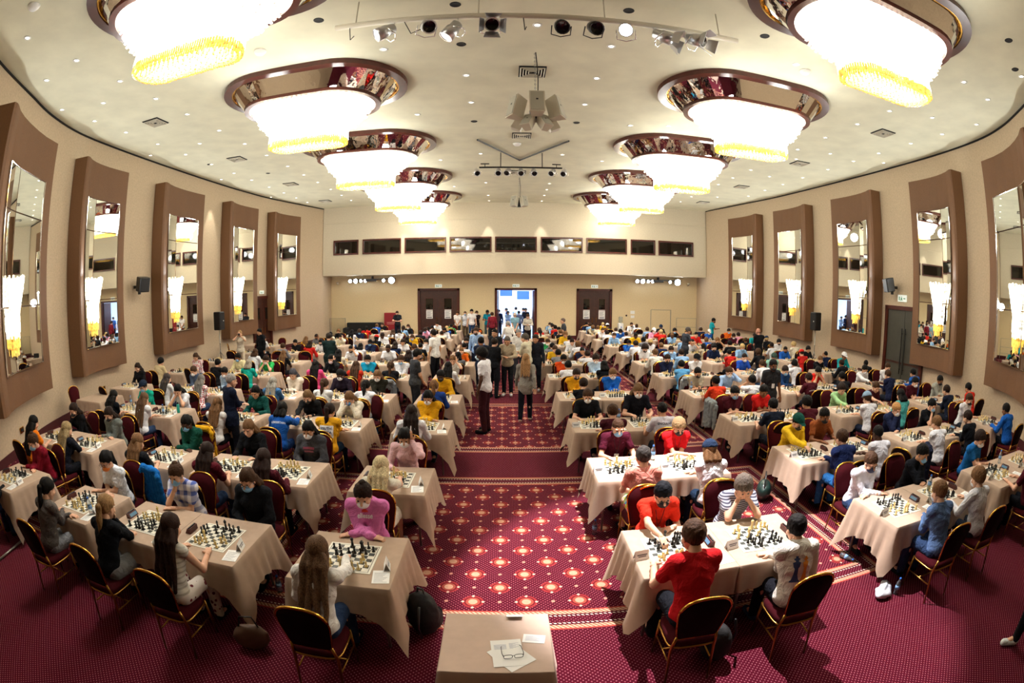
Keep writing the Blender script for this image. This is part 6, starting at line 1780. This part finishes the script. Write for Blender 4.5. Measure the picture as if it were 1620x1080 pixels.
def seat_person(key, row, side, x, yt, y_edge):
    """side B sits at the near edge looking away from the camera, F at the far edge facing it"""
    global NPER
    spec = SP.get((key, row, side), 'auto')
    blk = 'left' if key[0] == 'L' else 'right'
    pos = '%s seat %s of aisle, row %s' % (ORD[seatno[key] - 1], blk, ['one', 'two', 'three', 'four', 'five', 'six', 'seven', 'eight', 'nine', 'ten', 'eleven'][row])
    rz = 0 if side == 'B' else math.pi
    sgn = -1 if side == 'B' else 1
    if (key, row) in EMPTY: spec = None
    if spec == 'auto':
        far = row >= 5
        if PR.random() < (.10 if row < 9 else .30): spec = None
    dx = 0; cy = y_edge + sgn * .31
    if spec is not None:
        if spec == 'auto':
            fem = 1 if (blk == 'left' and PR.random() < .7) else (1 if PR.random() < .08 else 0)
            cn, cc, _ = PR.choice(CPOOL); hn, hc, _ = PR.choice(HPOOL)
            kind = PR.choice(['tee', 'tee', 'shirt', 'hoodie', 'jacket'])
            hs = PR.choice(['long', 'verylong', 'pony', 'bob']) if fem else PR.choice(['short', 'short', 'short', 'crop', 'curly'])
            if PR.random() < .12: cc2 = PR.random()
            mk = PR.choice([W_, W_, B_, N_, None, None]) if side == 'F' else None
            pose = PR.choice(['s_fold', 's_fold', 's_chin', 's_apart', 's_apart', 's_temple', 's_reach' if PR.random() < .5 else 's_fold'])
            sk = PR.choice([S1, S1, S1, S2, S2, S3, S4])
            capc = PR.choice(['#1d2b42', '#c4251f', '#e9e9ec']) if PR.random() < .05 else None
            spec = (pose, (kind, cc), ('trousers', PR.choice(['#20242e', JN, '#14161c'])), (hs, hc), mk, sk, None, dict(fem=fem, sc=PR.uniform(.9, 1.0), cap=capc))
            label = 'person in %s %s, %s, %s' % (cn, TOPN[kind], 'seen from behind' if side == 'B' else 'facing camera', pos)
        else: label = spec[6]
        pose, top, legs, hair, mask, skin, _, kw = spec
        kw = dict(kw); dx = kw.pop('dx', 0) + (PR.random() - .5) * .06; pr = kw.pop('print', None)
        kw.setdefault('sc', .98)
        e, t, tm = person(x + dx, cy + sgn * (PR.random() * .05), rz + (PR.random() - .5) * .15, pose, ulabel(label), top, legs, hair, mask, skin, group=None, eyes=(side == 'F' and row < 5), **kw)
        NPER += 1
        if pr: print_on(e, t, tm, pose, pr)
    # chair; pulled a little back and turned when empty
    emp = spec is None
    chx = x + dx; chy = cy + sgn * (.16 if emp else .06); a = rz + (PR.random() - .5) * (.5 if emp else .14)
    chair(chx, chy, a, '%s burgundy chair, %s side, %s' % ('empty' if emp else 'occupied', 'near' if side == 'B' else 'far', pos), 'burgundy banquet chairs with gilt rims')
    return spec is not None
NEAR = {('LA0', 0), ('LB0', 0), ('LB1', 0), ('LC0', 0), ('LA0', 1), ('LB0', 1), ('RA0', 0), ('RA1', 0), ('RC0', 0), ('RA0', 1), ('RA1', 1)}
for side in 'LR':
    rows = ROWL if side == 'L' else ROWR
    for ck in [c for c in COLS if c[0] == side]:
        units = COLS[ck]
        for row, yt in enumerate(rows):
            for u, (x, w) in enumerate(units):
                key = ck + str(u)
                if (key, row) in SKIP: continue
                if row == 10 and key in ('LD1', 'RE0', 'LA0', 'RA0', 'RD1', 'LC0'): continue
                if row == 9 and key in ('LD1', 'RA0'): continue
                if key == 'LE0' and row < 4: xx = x + (-.0 if row == 3 else .0)
                xx = x
                if row >= 8: xx = .75 + (x - .75) * .97
                blk = 'left' if side == 'L' else 'right'
                pos = '%s board %s of the aisle, row %s' % (ORD[seatno[key] - 1], blk, ['one', 'two', 'three', 'four', 'five', 'six', 'seven', 'eight', 'nine', 'ten', 'eleven'][row])
                first = (side == 'L' and u == len(units) - 1) or (side == 'R' and u == 0)
                last = (side == 'L' and u == 0) or (side == 'R' and u == len(units) - 1)
                table(xx, yt, w, 1 if first else 0, 1 if last else 0, (row * 3 + u) % 4, 'beige tablecloth, ' + pos, pale=False)
                if not (key == 'LE0' and row == 2):
                    st = (key, row) == ('RA1', 3)
                    board(xx - .06 * (1 if side == 'R' else 0) + (.02 if st else 0), yt, (key, row) in NEAR, 'on the ' + pos, row * 31 + ord(key[1]) + u * 7, start=st, flip=((row + u) % 3 != 0))
                    if row <= 6:
                        clock(xx + (.33 if side == 'R' else -.34), yt + .03, math.pi / 2 if (row + u) % 2 else -math.pi / 2, 'beside the ' + pos)
                        if (row + u) % 2 == 0 or row < 2:
                            tag(put('name_card', NCM, None, (xx + (-.40 if side == 'R' else .38), yt - .12, TH + .019), (0, 0, .2 + math.pi / 2 * (side == 'L'))), 'folded white name card, ' + pos, 'name card')
                    if row <= 3:
                        tag(put('score_sheet', SHM, None, (xx + .36 * (1 if side == 'L' else 1), yt - .28, TH + .02), (0, 0, .15)), 'white score sheet near the front edge, ' + pos, 'paper')
                a = seat_person(key, row, 'B', xx, yt, yt - TD / 2)
                b = seat_person(key, row, 'F', xx, yt, yt + TD / 2)
# all pieces of the boards beyond the nearest ones: one object
def stuff_pieces():
    V = []; F = []; Mi = []; base = 0
    data = {}
    for k, m in PC.items():
        co = np.empty(len(m.vertices) * 3); m.vertices.foreach_get('co', co)
        data[k] = (co.reshape(-1, 3), [tuple(p.vertices) for p in m.polygons])
    for k, x, y, z, a in STUFF:
        co, fs = data[k]; c, s = math.cos(a), math.sin(a)
        q = co.copy(); q[:, 0] = co[:, 0] * c - co[:, 1] * s + x; q[:, 1] = co[:, 0] * s + co[:, 1] * c + y; q[:, 2] = co[:, 2] + z
        V.extend(map(tuple, q)); F.extend(tuple(i + base for i in f) for f in fs); Mi.extend([0 if k[0] == 'ivory' else 1] * len(fs)); base += len(co)
    o = put('chess_pieces', mesh('chess_pieces', V, F, ['ivory', 'ebony'], Mi))
    tag(o, 'chess pieces on all the boards behind the nearest ones', 'chess pieces', kind='stuff')
stuff_pieces()
# ------------------------------------------------------------------ standing people
def stand(x, y, rz, pose, label, top, legs, hair, mask=None, skin=S1, **kw):
    pr = kw.pop('print', None)
    e, t, tm = person(x, y, R(rz), pose, label, top, legs, hair, mask, skin, **kw)
    if pr: print_on(e, t, tm, pose, pr)
    return e
stand(-.28, 10.45, 72, 't_down', 'person in white polo and maroon trousers standing in the aisle, back to camera', (T, '#e9e7ea'), ('trousers', '#35151a'), ('curly', BLK), '#c9e2ee', S4, sc=1.08)
stand(.62, 11.35, -8, 't_walk', 'person in grey blazer with long wavy hair walking away along the aisle', (SU, '#8f8b82'), ('trousers', '#12141c'), ('long', '#94704a'), None, S1, sc=.93, fem=1, shoes='#b8a898')
stand(-1.95, 11.3, -62, 't_front', 'person in charcoal tee with black mask and cap hair standing left of the aisle', (T, '#3a3c40'), ('trousers', '#23252a'), ('short', '#14110f'), N_, S1, sc=1.0)
stand(-4.83, 7.75, -35, 't_fold', 'balding grey haired person in navy suit standing between the left tables', (SU, '#151c30'), ('trousers', '#11131c'), ('crop', '#8d8884'), None, S1, sc=.99)
stand(-2.1, 15.9, 55, 't_down', 'person in white polo and black trousers standing by the left aisle tables', (T, '#eae8e4'), ('trousers', '#14161b'), ('short', '#1b1512'), '#b9a6cc', S2, sc=1.03)
stand(-.82, 17.0, 170, 't_down', 'person in light blue shirt with black mask in the aisle group', (SH, '#9fc0ea'), ('trousers', '#1a2236'), ('short', BRN), N_, S1, sc=1.02, badge=True)
stand(-.52, 14.2, 15, 't_front', 'person in navy jacket, left in the aisle group, seen from behind', (SU, '#1a2238'), ('trousers', '#15171d'), ('short', BLK), None, S3, sc=.99)
stand(-.18, 13.9, -25, 't_front', 'person in black shirt standing behind the white polo man', (SH, '#14161a'), ('trousers', '#15171d'), ('short', '#1a120e'), None, S1, sc=.99)
stand(.22, 14.2, 175, 't_phone', 'person in beige sweater holding papers in the aisle group', (SH, '#b5a68c'), ('trousers', '#1b1d22'), ('crop', '#5c5650'), None, S2, sc=1.02, shoes='#d8d8d8')
stand(-.15, 16.4, 150, 't_down', 'person in dark suit and white shirt behind the aisle group', (SU, '#20242b'), ('trousers', '#20242b'), ('crop', BLK), None, S2, sc=1.02)
stand(.60, 16.3, 180, 't_front', 'grey bearded person in white shirt in the aisle group', (SH, '#dcdad4'), ('trousers', '#33363d'), ('crop', '#8a8782'), None, S1, sc=1.03)
stand(.80, 14.6, 60, 't_fold', 'person in cream vest and shirt, right in the aisle group', (JK, '#d8d2b6'), ('trousers', '#3a3d42'), ('short', '#4c4842'), None, S1, sc=1.03)
stand(1.08, 14.9, 165, 't_down', 'person in dark blazer at the right of the aisle group', (SU, '#22252e'), ('trousers', '#1c1e26'), ('short', '#2b211b'), None, S2, sc=1.0, shoes='#e4e4e4')
stand(.30, 20.6, 20, 't_walk', 'person in white shirt walking away towards the open door', (SH, '#e9e7e0'), ('trousers', '#3a4a6a'), ('crop', '#9a948c'), None, S1, sc=1.0)
stand(.66, 25.6, 0, 't_back', 'person in light blue polo with hands behind the back before the open door', (T, '#7fa8b8'), ('trousers', '#14161a'), ('crop', '#b8a894'), None, S1, sc=1.05)
stand(1.36, 26.2, 175, 't_phone', 'person in pale shirt raising a phone before the open door', (SH, '#cfc6b6'), ('trousers', '#2a2420'), ('short', BRN), None, S1, sc=1.0)
stand(-.55, 27.6, 10, 't_down', 'person in maroon top at the left edge of the open door', (SH, '#7c2330'), ('trousers', '#1a1c22'), ('short', BRN), None, S1, sc=1.0)
wp = [(-2.62, 29.2, 176, 't_front', (T, '#e9e6e2'), ('trousers', '#22303c'), ('short', BRN), None, S2, 1.0, 'person in white polo with clasped hands, first right of the left back door'),
      (-2.18, 29.3, 180, 't_back', (SH, '#dfe2e6'), ('trousers', '#5a4a38'), ('crop', BRN), B_, S1, .98, 'person in white shirt and brown trousers with blue mask by the back wall'),
      (-1.78, 29.1, 180, 't_down', (T, '#eeecea'), ('trousers', '#2c4468'), ('short', BLK), None, S1, 1.06, 'tall person in white tee and jeans by the back wall'),
      (-1.50, 29.35, 180, 't_fold', (SH, '#241c22'), ('trousers', '#1a1c22'), ('short', BRN), W_, S1, 1.0, 'person in dark top half hidden behind the tall white tee'),
      (-.86, 29.2, 178, 't_phone', (T, '#167f96'), ('trousers', '#3c4a52'), ('short', BLK), None, S3, 1.04, 'person in teal tee looking at a phone left of the open door'),
      (-6.1, 28.6, 180, 't_phone', (T, '#23262b'), ('trousers', '#1c2430'), ('crop', DBR), N_, S1, 1.04, 'person in black tee beside the red cabinet'),
      (2.85, 22.6, 85, 't_walk', (T, '#3d4148'), ('trousers', '#2a2c32'), ('crop', '#6a5a50'), None, S1, 1.0, 'bald person in grey tee walking beside the right tables'),
      (6.85, 17.6, -80, 't_phone', (T, '#3a3d44'), ('trousers', '#20242c'), ('short', '#4a423c'), None, S2, 1.02, 'person in charcoal tee leaning over papers between right tables'),
      (9.55, 16.6, 5, 't_front', (T, '#101114'), ('trousers', '#14161b'), ('bald', BLK), None, '#b5806a', 1.06, 'bald person in black tee seen from behind among the right tables'),
      (10.9, 24.3, -100, 't_phone', (T, '#1ba3b0'), ('trousers', '#1f3a44'), ('short', BLK), N_, S3, 1.0, 'person in turquoise tee standing at the far right'),
      (6.0, 9.65, 172, 't_down', (T, '#2b2d30'), ('trousers', '#1c1e22'), ('short', BLK), N_, S3, .99, 'person in charcoal tee with black mask and lanyard among the right tables'),
      (-10.0, 17.0, -150, 't_camera', (T, '#d8cdb8'), ('trousers', '#d5c9b2'), ('long', '#a07e54'), None, S1, .98, 'photographer in cream clothes holding a camera by the left wall'),
      (-9.4, 17.7, 160, 't_down', (SU, '#14161b'), ('trousers', '#14161b'), ('short', BLK), None, S2, .98, 'person in black standing behind the photographer'),
      (-5.55, 15.3, 10, 't_front', (SU, '#182a2a'), ('trousers', '#5d4c38'), ('short', '#2a211b'), None, S1, 1.0, 'person in dark green blazer seen from behind, left block')]
for x, y, rz, pose, top, legs, hair, mk, sk, sc_, lb in wp:
    stand(x, y, rz, pose, lb, top, legs, hair, mk, sk, sc=sc_, badge=('lanyard' in lb), fem=1 if 'photographer in' in lb else 0)
cm = empty('photo_camera', (-9.92, 16.8, 1.56), R(-150), 'black photo camera held by the photographer at the left wall', 'camera')
put('body', MB().box(-.07, .07, -.03, .03, -.05, .05, .008).box(-.02, .02, -.025, .025, .05, .07).me('body', 'black'), cm); put('lens', MB().lathe([(.035, 0), (.04, .1), (.034, .1), (.03, .07)], 14, mx=Matrix.Translation((0, .03, 0)) @ Matrix.Rotation(R(-90), 4, 'X')).me('lens', 'black', True), cm)
# people in the bright hall behind the open door
hr = random.Random(5)
HP = [('white', '#dfe4ee'), ('blue', '#3c62a8'), ('black', '#1a1e2a'), ('grey', '#6a7488'), ('light blue', '#8fb0dc'), ('navy', '#1c2c54')]
for i in range(11):
    x = -.9 + (i % 6) * .62 + hr.uniform(-.1, .1); y = 31.6 + (i // 6) * 2.2 + hr.uniform(-.4, .4)
    cn, cc = HP[(i * 5 + i // 6) % 6]
    stand(x, y, hr.choice([0, 180, 90, 160]), hr.choice(['t_down', 't_fold', 't_front']), '%s person from left in the hall beyond the open door, %s row, %s top' % (ORD[i % 6], 'front' if i < 6 else 'back', cn), (hr.choice([T, SH]), cc), ('trousers', '#1c2230'), ('short', BLK), W_ if i % 2 else None, S2, sc=hr.uniform(.92, 1.05), eyes=False)
# walker at the right edge, mostly outside the frame
stand(5.15, 1.35, 60, 't_walk', 'person in black trousers and white sneakers at the bottom right edge', (JK, '#1c3a78'), ('trousers', '#101116'), ('short', BRN), None, S1, shoes='#dfe6e6')

# ------------------------------------------------------------------ arbiter table in front of the camera
ax, ay, aw, ad = .075, 2.73, .76, .68
t = empty('folding_table', (ax, ay, 0), 0, 'folding table nearest to the camera, under the plain tan tablecloth', 'table')
put('table_top', MB().box(-aw / 2 + .01, aw / 2 - .01, -ad / 2 + .01, ad / 2 - .01, TH - .03, TH).me('table_top', 'plainwood'), t)
lf = table_meshes(.93)[1]
put('leg_frame', lf, t, (-.3, 0, 0), sc=(1, .72, 1)); put('leg_frame', lf, t, (.3, 0, 0), sc=(1, .72, 1))
_td = TD; TD = ad
am_ = flat_top(cloth_mesh(aw, ad, 1, 1, 3, front=.55, back=.55, side=.55)); TD = _td
am_.materials.clear(); am_.materials.append(MT.setdefault('tan', mat('tan_tablecloth', '#c6ae9d', .85, noise=.05, nscale=10)))
tag(put('tablecloth', am_, None, (ax, ay, 0)), 'plain tan tablecloth on the table nearest to the camera', 'tablecloth')
zt = TH + .02
def paper(x, y, rz, w, h, label, lines=(), z=0.0):
    m = MB().box(-w / 2, w / 2, -h / 2, h / 2, 0, .0012); m.mi = 1
    for x0, x1, yy in lines: m.box(x0, x1, yy, yy + .003, .0012, .0016)
    o = thing_mesh('paper_sheet', m, ['white', MT.setdefault('paleink', mat('pale_ink', '#b9bfcc', .8))], label, 'paper', loc=(x, y, zt + z), rz=R(rz))
L1 = [(-.085, .0, .09 - k * .008) for k in range(7)] + [(.02, .085 - (k % 3) * .02, .1 - k * .007) for k in range(9)]
paper(.175, 2.565, 38, .21, .27, 'lower white sheet of paper sticking out under the glasses', [], .0)
paper(.150, 2.60, 6, .21, .29, 'printed white sheet lying under the glasses', L1, .0015)
paper(.335, 2.755, -9, .155, .095, 'small printed slip at the upper right of the papers', [(-.06, .06 - (k % 3) * .02, .03 - k * .008) for k in range(8)], .0)
g = empty('eyeglasses', (.18, 2.60, zt + .006), R(8), 'dark rimmed eyeglasses lying open on the papers', 'glasses')
m = MB()
for q in (-1, 1): m.tube([(q * .036 + .029 * math.copysign(abs(math.cos(t_)) ** .6, math.cos(t_)), -.07 + .006 * abs(q), .018 + .017 * math.copysign(abs(math.sin(t_)) ** .6, math.sin(t_))) for t_ in np.linspace(0, 6.283, 21)[:-1]], .0022, 6, True)
m.tube([(-.009, -.066, .022), (0, -.064, .026), (.009, -.066, .022)], .0022, 6)
put('frame', m.me('frame', 'black', True), g)
for q in (-1, 1): put('temple', MB().tube([(q * .066, -.066, .026), (q * .072, -.03, .022), (q * .068, .05, .012), (q * .062, .075, -.002)], [.003, .0026, .0024, .003], 6).me('temple', 'black', True), g)
for q in (-1, 1):
    put('lens', MB().add([(q * .036 + .027 * math.copysign(abs(math.cos(t_)) ** .6, math.cos(t_)), -.064, .018 + .015 * math.copysign(abs(math.sin(t_)) ** .6, math.sin(t_))) for t_ in np.linspace(0, 6.283, 17)[:-1]], [tuple(range(16))]) or None, g) if False else None
V, F = text_shape('ARBITER', .022)
c = empty('name_card', (.205, 3.02, zt), R(180), 'folded white sign at the far edge of the nearest table', 'name card')
put('card', MB().box(-.06, .06, -.03, .03, 0, .002, mx=Matrix.Rotation(R(25), 4, 'X') @ Matrix.Translation((0, .0, .012))).me('card', 'white'), c)
put('lettering', mesh('lettering', [Matrix.Rotation(R(25), 4, 'X') @ Vector((x, y + .001, .0155)) for x, y in V], F, ['inkdark']), c)

# ------------------------------------------------------------------ bags, jackets, bottles, spare tables
def blob(name, prims, m, label, cat, loc, rz=0, noise=.006, h=.011, group=None, kids=()):
    S = SDF(h, .03)
    for p in prims:
        if p[0] == 'c': S.cap(p[1], p[2], p[3], p[4])
        else: S.ell(p[1], p[2])
    V, Q = S.build(noise=noise, cut=[lambda X_: .002 - X_[2]])
    e = empty(name, loc, rz, label, cat, group)
    put('body', nmesh('body', [(V, Q, 0)], [m]), e)
    for n_, me_ in kids: put(n_, me_, e)
    return e
strap = MB().tube([(-.08, -.14, .05), (-.10, -.20, .22), (-.08, -.13, .42)], .013, 6).tube([(.08, -.14, .05), (.10, -.20, .22), (.08, -.13, .42)], .013, 6).me('strap', 'black', True)
hdl = MB().tube([(-.04, 0, .47), (-.03, 0, .53), (.03, 0, .53), (.04, 0, .47)], .01, 6).me('handle', 'black', True)
pocket = MB().box(-.11, .11, .12, .19, .05, .24, .03).me('pocket', 'bag')
blob('backpack', [('e', (0, 0, .24), (.17, .13, .25)), ('e', (0, .06, .16), (.16, .12, .15))], 'bag', 'black backpack on the carpet beside the nearest left table', 'backpack', (-.62, 3.72, 0), R(-30), kids=[('strap', strap), ('handle', hdl), ('pocket', pocket)])
blob('shoulder_bag', [('e', (0, 0, .16), (.22, .12, .16))], MT.setdefault('baggreen', mat('dark_green_bag', '#0f2a26', .35)), 'dark green bag hanging under the second table of the right aisle', 'bag', (4.12, 6.35, 0), R(60), kids=[('strap', MB().tube([(-.2, 0, .2), (-.1, 0, .42), (.1, 0, .42), (.2, 0, .2)], .012, 6).me('strap', 'black', True)), ('reflective_stripe', MB().box(-.14, .14, -.125, -.118, .17, .19).me('reflective_stripe', 'chrome'))])
blob('handbag', [('e', (0, 0, .14), (.18, .08, .15))], MT.setdefault('bagbrown', mat('brown_bag', '#5a4030', .6)), 'brown handbag on the floor by the floral trousers', 'bag', (-2.15, 3.1, 0), .3, kids=[('handle', MB().tube([(-.1, 0, .25), (-.06, 0, .38), (.06, 0, .38), (.1, 0, .25)], .009, 6).me('handle', 'black', True))])
blob('plastic_bag', [('e', (0, 0, .05), (.14, .10, .06)), ('e', (.1, .03, .07), (.07, .07, .07))], MT.setdefault('plasticw', mat('thin_plastic', '#dfe3ea', .25, trans=.3)), 'crumpled white plastic bag on the carpet, right', 'bag', (4.24, 3.28, 0), .4, noise=.02)
blob('backpack', [('e', (0, 0, .2), (.16, .12, .21))], 'bag', 'dark bag under the chair of the navy hoodie, right block', 'backpack', (5.2, 5.1, 0), 1.2, kids=[('strap', strap)])
blob('backpack', [('e', (0, 0, .2), (.16, .12, .21))], 'bag', 'black backpack under the chair of the red tee, nearest right table', 'backpack', (1.95, 3.1, 0), 2.2, kids=[('strap', strap)])
def jacket_on_chair(x, y, rz, col, label, stripe=None):
    S = SDF(.012, .03)
    for a, b, r_ in (((-.16, -.24, .93), (.16, -.24, .93), .05), ((-.17, -.28, .90), (-.14, -.30, .45), .045), ((.17, -.28, .90), (.14, -.30, .45), .045), ((0, -.29, .92), (0, -.31, .42), .05), ((-.08, -.30, .9), (-.07, -.31, .44), .05), ((.08, -.30, .9), (.07, -.31, .44), .05)): S.cap(a, b, r_)
    S.cap((-.23, -.24, .86), (-.24, -.27, .40), .042, .034); S.cap((.23, -.24, .86), (.24, -.27, .42), .042, .034)
    V, Q = S.build(noise=.008)
    e = empty('jacket', (x, y, 0), rz, label, 'jacket')
    put('body', nmesh('body', [(V, Q, 0)], ['fabric']), e, col=col)
    if stripe: put('white_panel', MB().box(-.06, .06, -.375, -.345, .45, .88).me('white_panel', 'white'), e)
PI = math.pi
jacket_on_chair(-4.62, 4.62, PI - .3, '#1565ad', 'bright blue jacket hung on a chair, near left')
jacket_on_chair(-4.95, 6.62, PI, '#d9a21c', 'yellow team jacket over a chair, left block row two', True)
jacket_on_chair(4.55, 9.2, PI + 1.6, '#7a7f80', 'grey jacket hung on a chair at the right aisle corner')
jacket_on_chair(4.80, 11.5, PI, '#9aa0a4', 'light grey jacket over a chair in the right block')
jacket_on_chair(-2.70, 11.2, PI, '#8a8f95', 'grey jacket over a chair in the left block')
jacket_on_chair(6.55, 5.35, .8, '#1a2036', 'dark navy jacket hung on a chair, right block')
bottle(1.30, 5.75, 0, 'clear water bottle on the carpet by the second right table')
bottle(4.42, 3.22, 0, 'clear water bottle standing by the white plastic bag')
bottle(-2.72, 4.95, 0, 'water bottle on the carpet behind the nearest left tables')
bottle(-2.28, 4.10, 0, 'water bottle on the carpet by the left table leg')
bottle(4.27, 4.29, .035, 'water bottle lying on the carpet in the right side aisle', (R(90), 0, .4))
bottle(-2.1, 7.9, 0, 'water bottle on the floor under the third row, left')
for x, y, lb in ((-1.62, 8.5, 'water bottle on the board table of the yellow jacket'), (2.22, 6.45, 'water bottle between the salmon tee and the red tee'), (2.2, 8.6, 'water bottle beside the ENGLAND polo'), (9.62, 6.4, 'tall clear bottle near the right wall, row two'), (7.9, 4.2, 'greenish water bottle at the right edge'), (-6.8, 8.0, 'clear bottle on the table of the brown haired white tee'), (-8.3, 8.5, 'water bottle beside the teal tee'), (4.55, 11.0, 'water bottle in front of the navy jacket, right'), (-3.3, 3.62, 'small water bottle on the table of the blond ponytail'), (-4.6, 3.6, 'small bottle on the table of the orange mask'), (5.6, 4.1, 'clear plastic cup like bottle on the table of the blazer'), (8.1, 13.3, 'water bottle by the mint jacket')):
    bottle(x, y, TH + .02, lb)
gb = empty('drink_bottle', (-6.55, 8.25, TH + .02), 0, 'teal green drink bottle on the left block, row three', 'bottle')
put('bottle_body', MB().lathe([(.034, 0), (.036, .02), (.036, .16), (.02, .185)], 14).me('bottle_body', MT.setdefault('teal', mat('teal_bottle', '#1d9a86', .3)), True), gb); put('cap', MB().lathe([(.02, .185), (.022, .21), (.014, .225)], 12).me('cap', 'black', True), gb)
# spare table with chair at the left wall, photographer's table and spare chairs
table(-9.95, 8.85, 1.05, 1, 1, 2, 'plain beige tablecloth on the empty table by the left wall')
chair(-10.95, 8.9, R(-90), 'empty burgundy chair between the left wall and the empty table')
table(-11.0, 20.3, 1.1, 1, 1, 1, 'beige tablecloth on the table beside the photographer')
chair(-11.55, 19.0, R(-60), 'empty burgundy chair at the left wall before the photographer')
chair(-9.2, 12.6, R(-20), 'empty burgundy chair behind the pink checked top')
chair(6.35, 5.3, R(-75), 'empty burgundy chair turned sideways in the right side aisle')
chair(-2.62, 9.45, R(150), 'empty burgundy chair pulled out in the left block')
bl = empty('laptop', (-10.9, 20.2, TH + .02), R(20), 'small dark laptop on the table beside the photographer', 'laptop')
put('keyboard_base', MB().box(-.16, .16, -.11, .11, 0, .015, .004).me('keyboard_base', 'blackm'), bl); put('screen', MB().box(-.16, .16, .11, .12, .0, .2).me('screen', 'black'), bl)
# leg rail of the table at the left edge
thing_mesh('table_rail', MB().tube([(-6.38, 2.7, .03), (-6.52, 3.35, .03)], .018, 8), ['steel'], 'pale metal foot rail on the carpet at the left edge', 'rail', smooth=True)
print('people', NPER + 31, 'chairs', NCH, 'objects', len(bpy.data.objects))
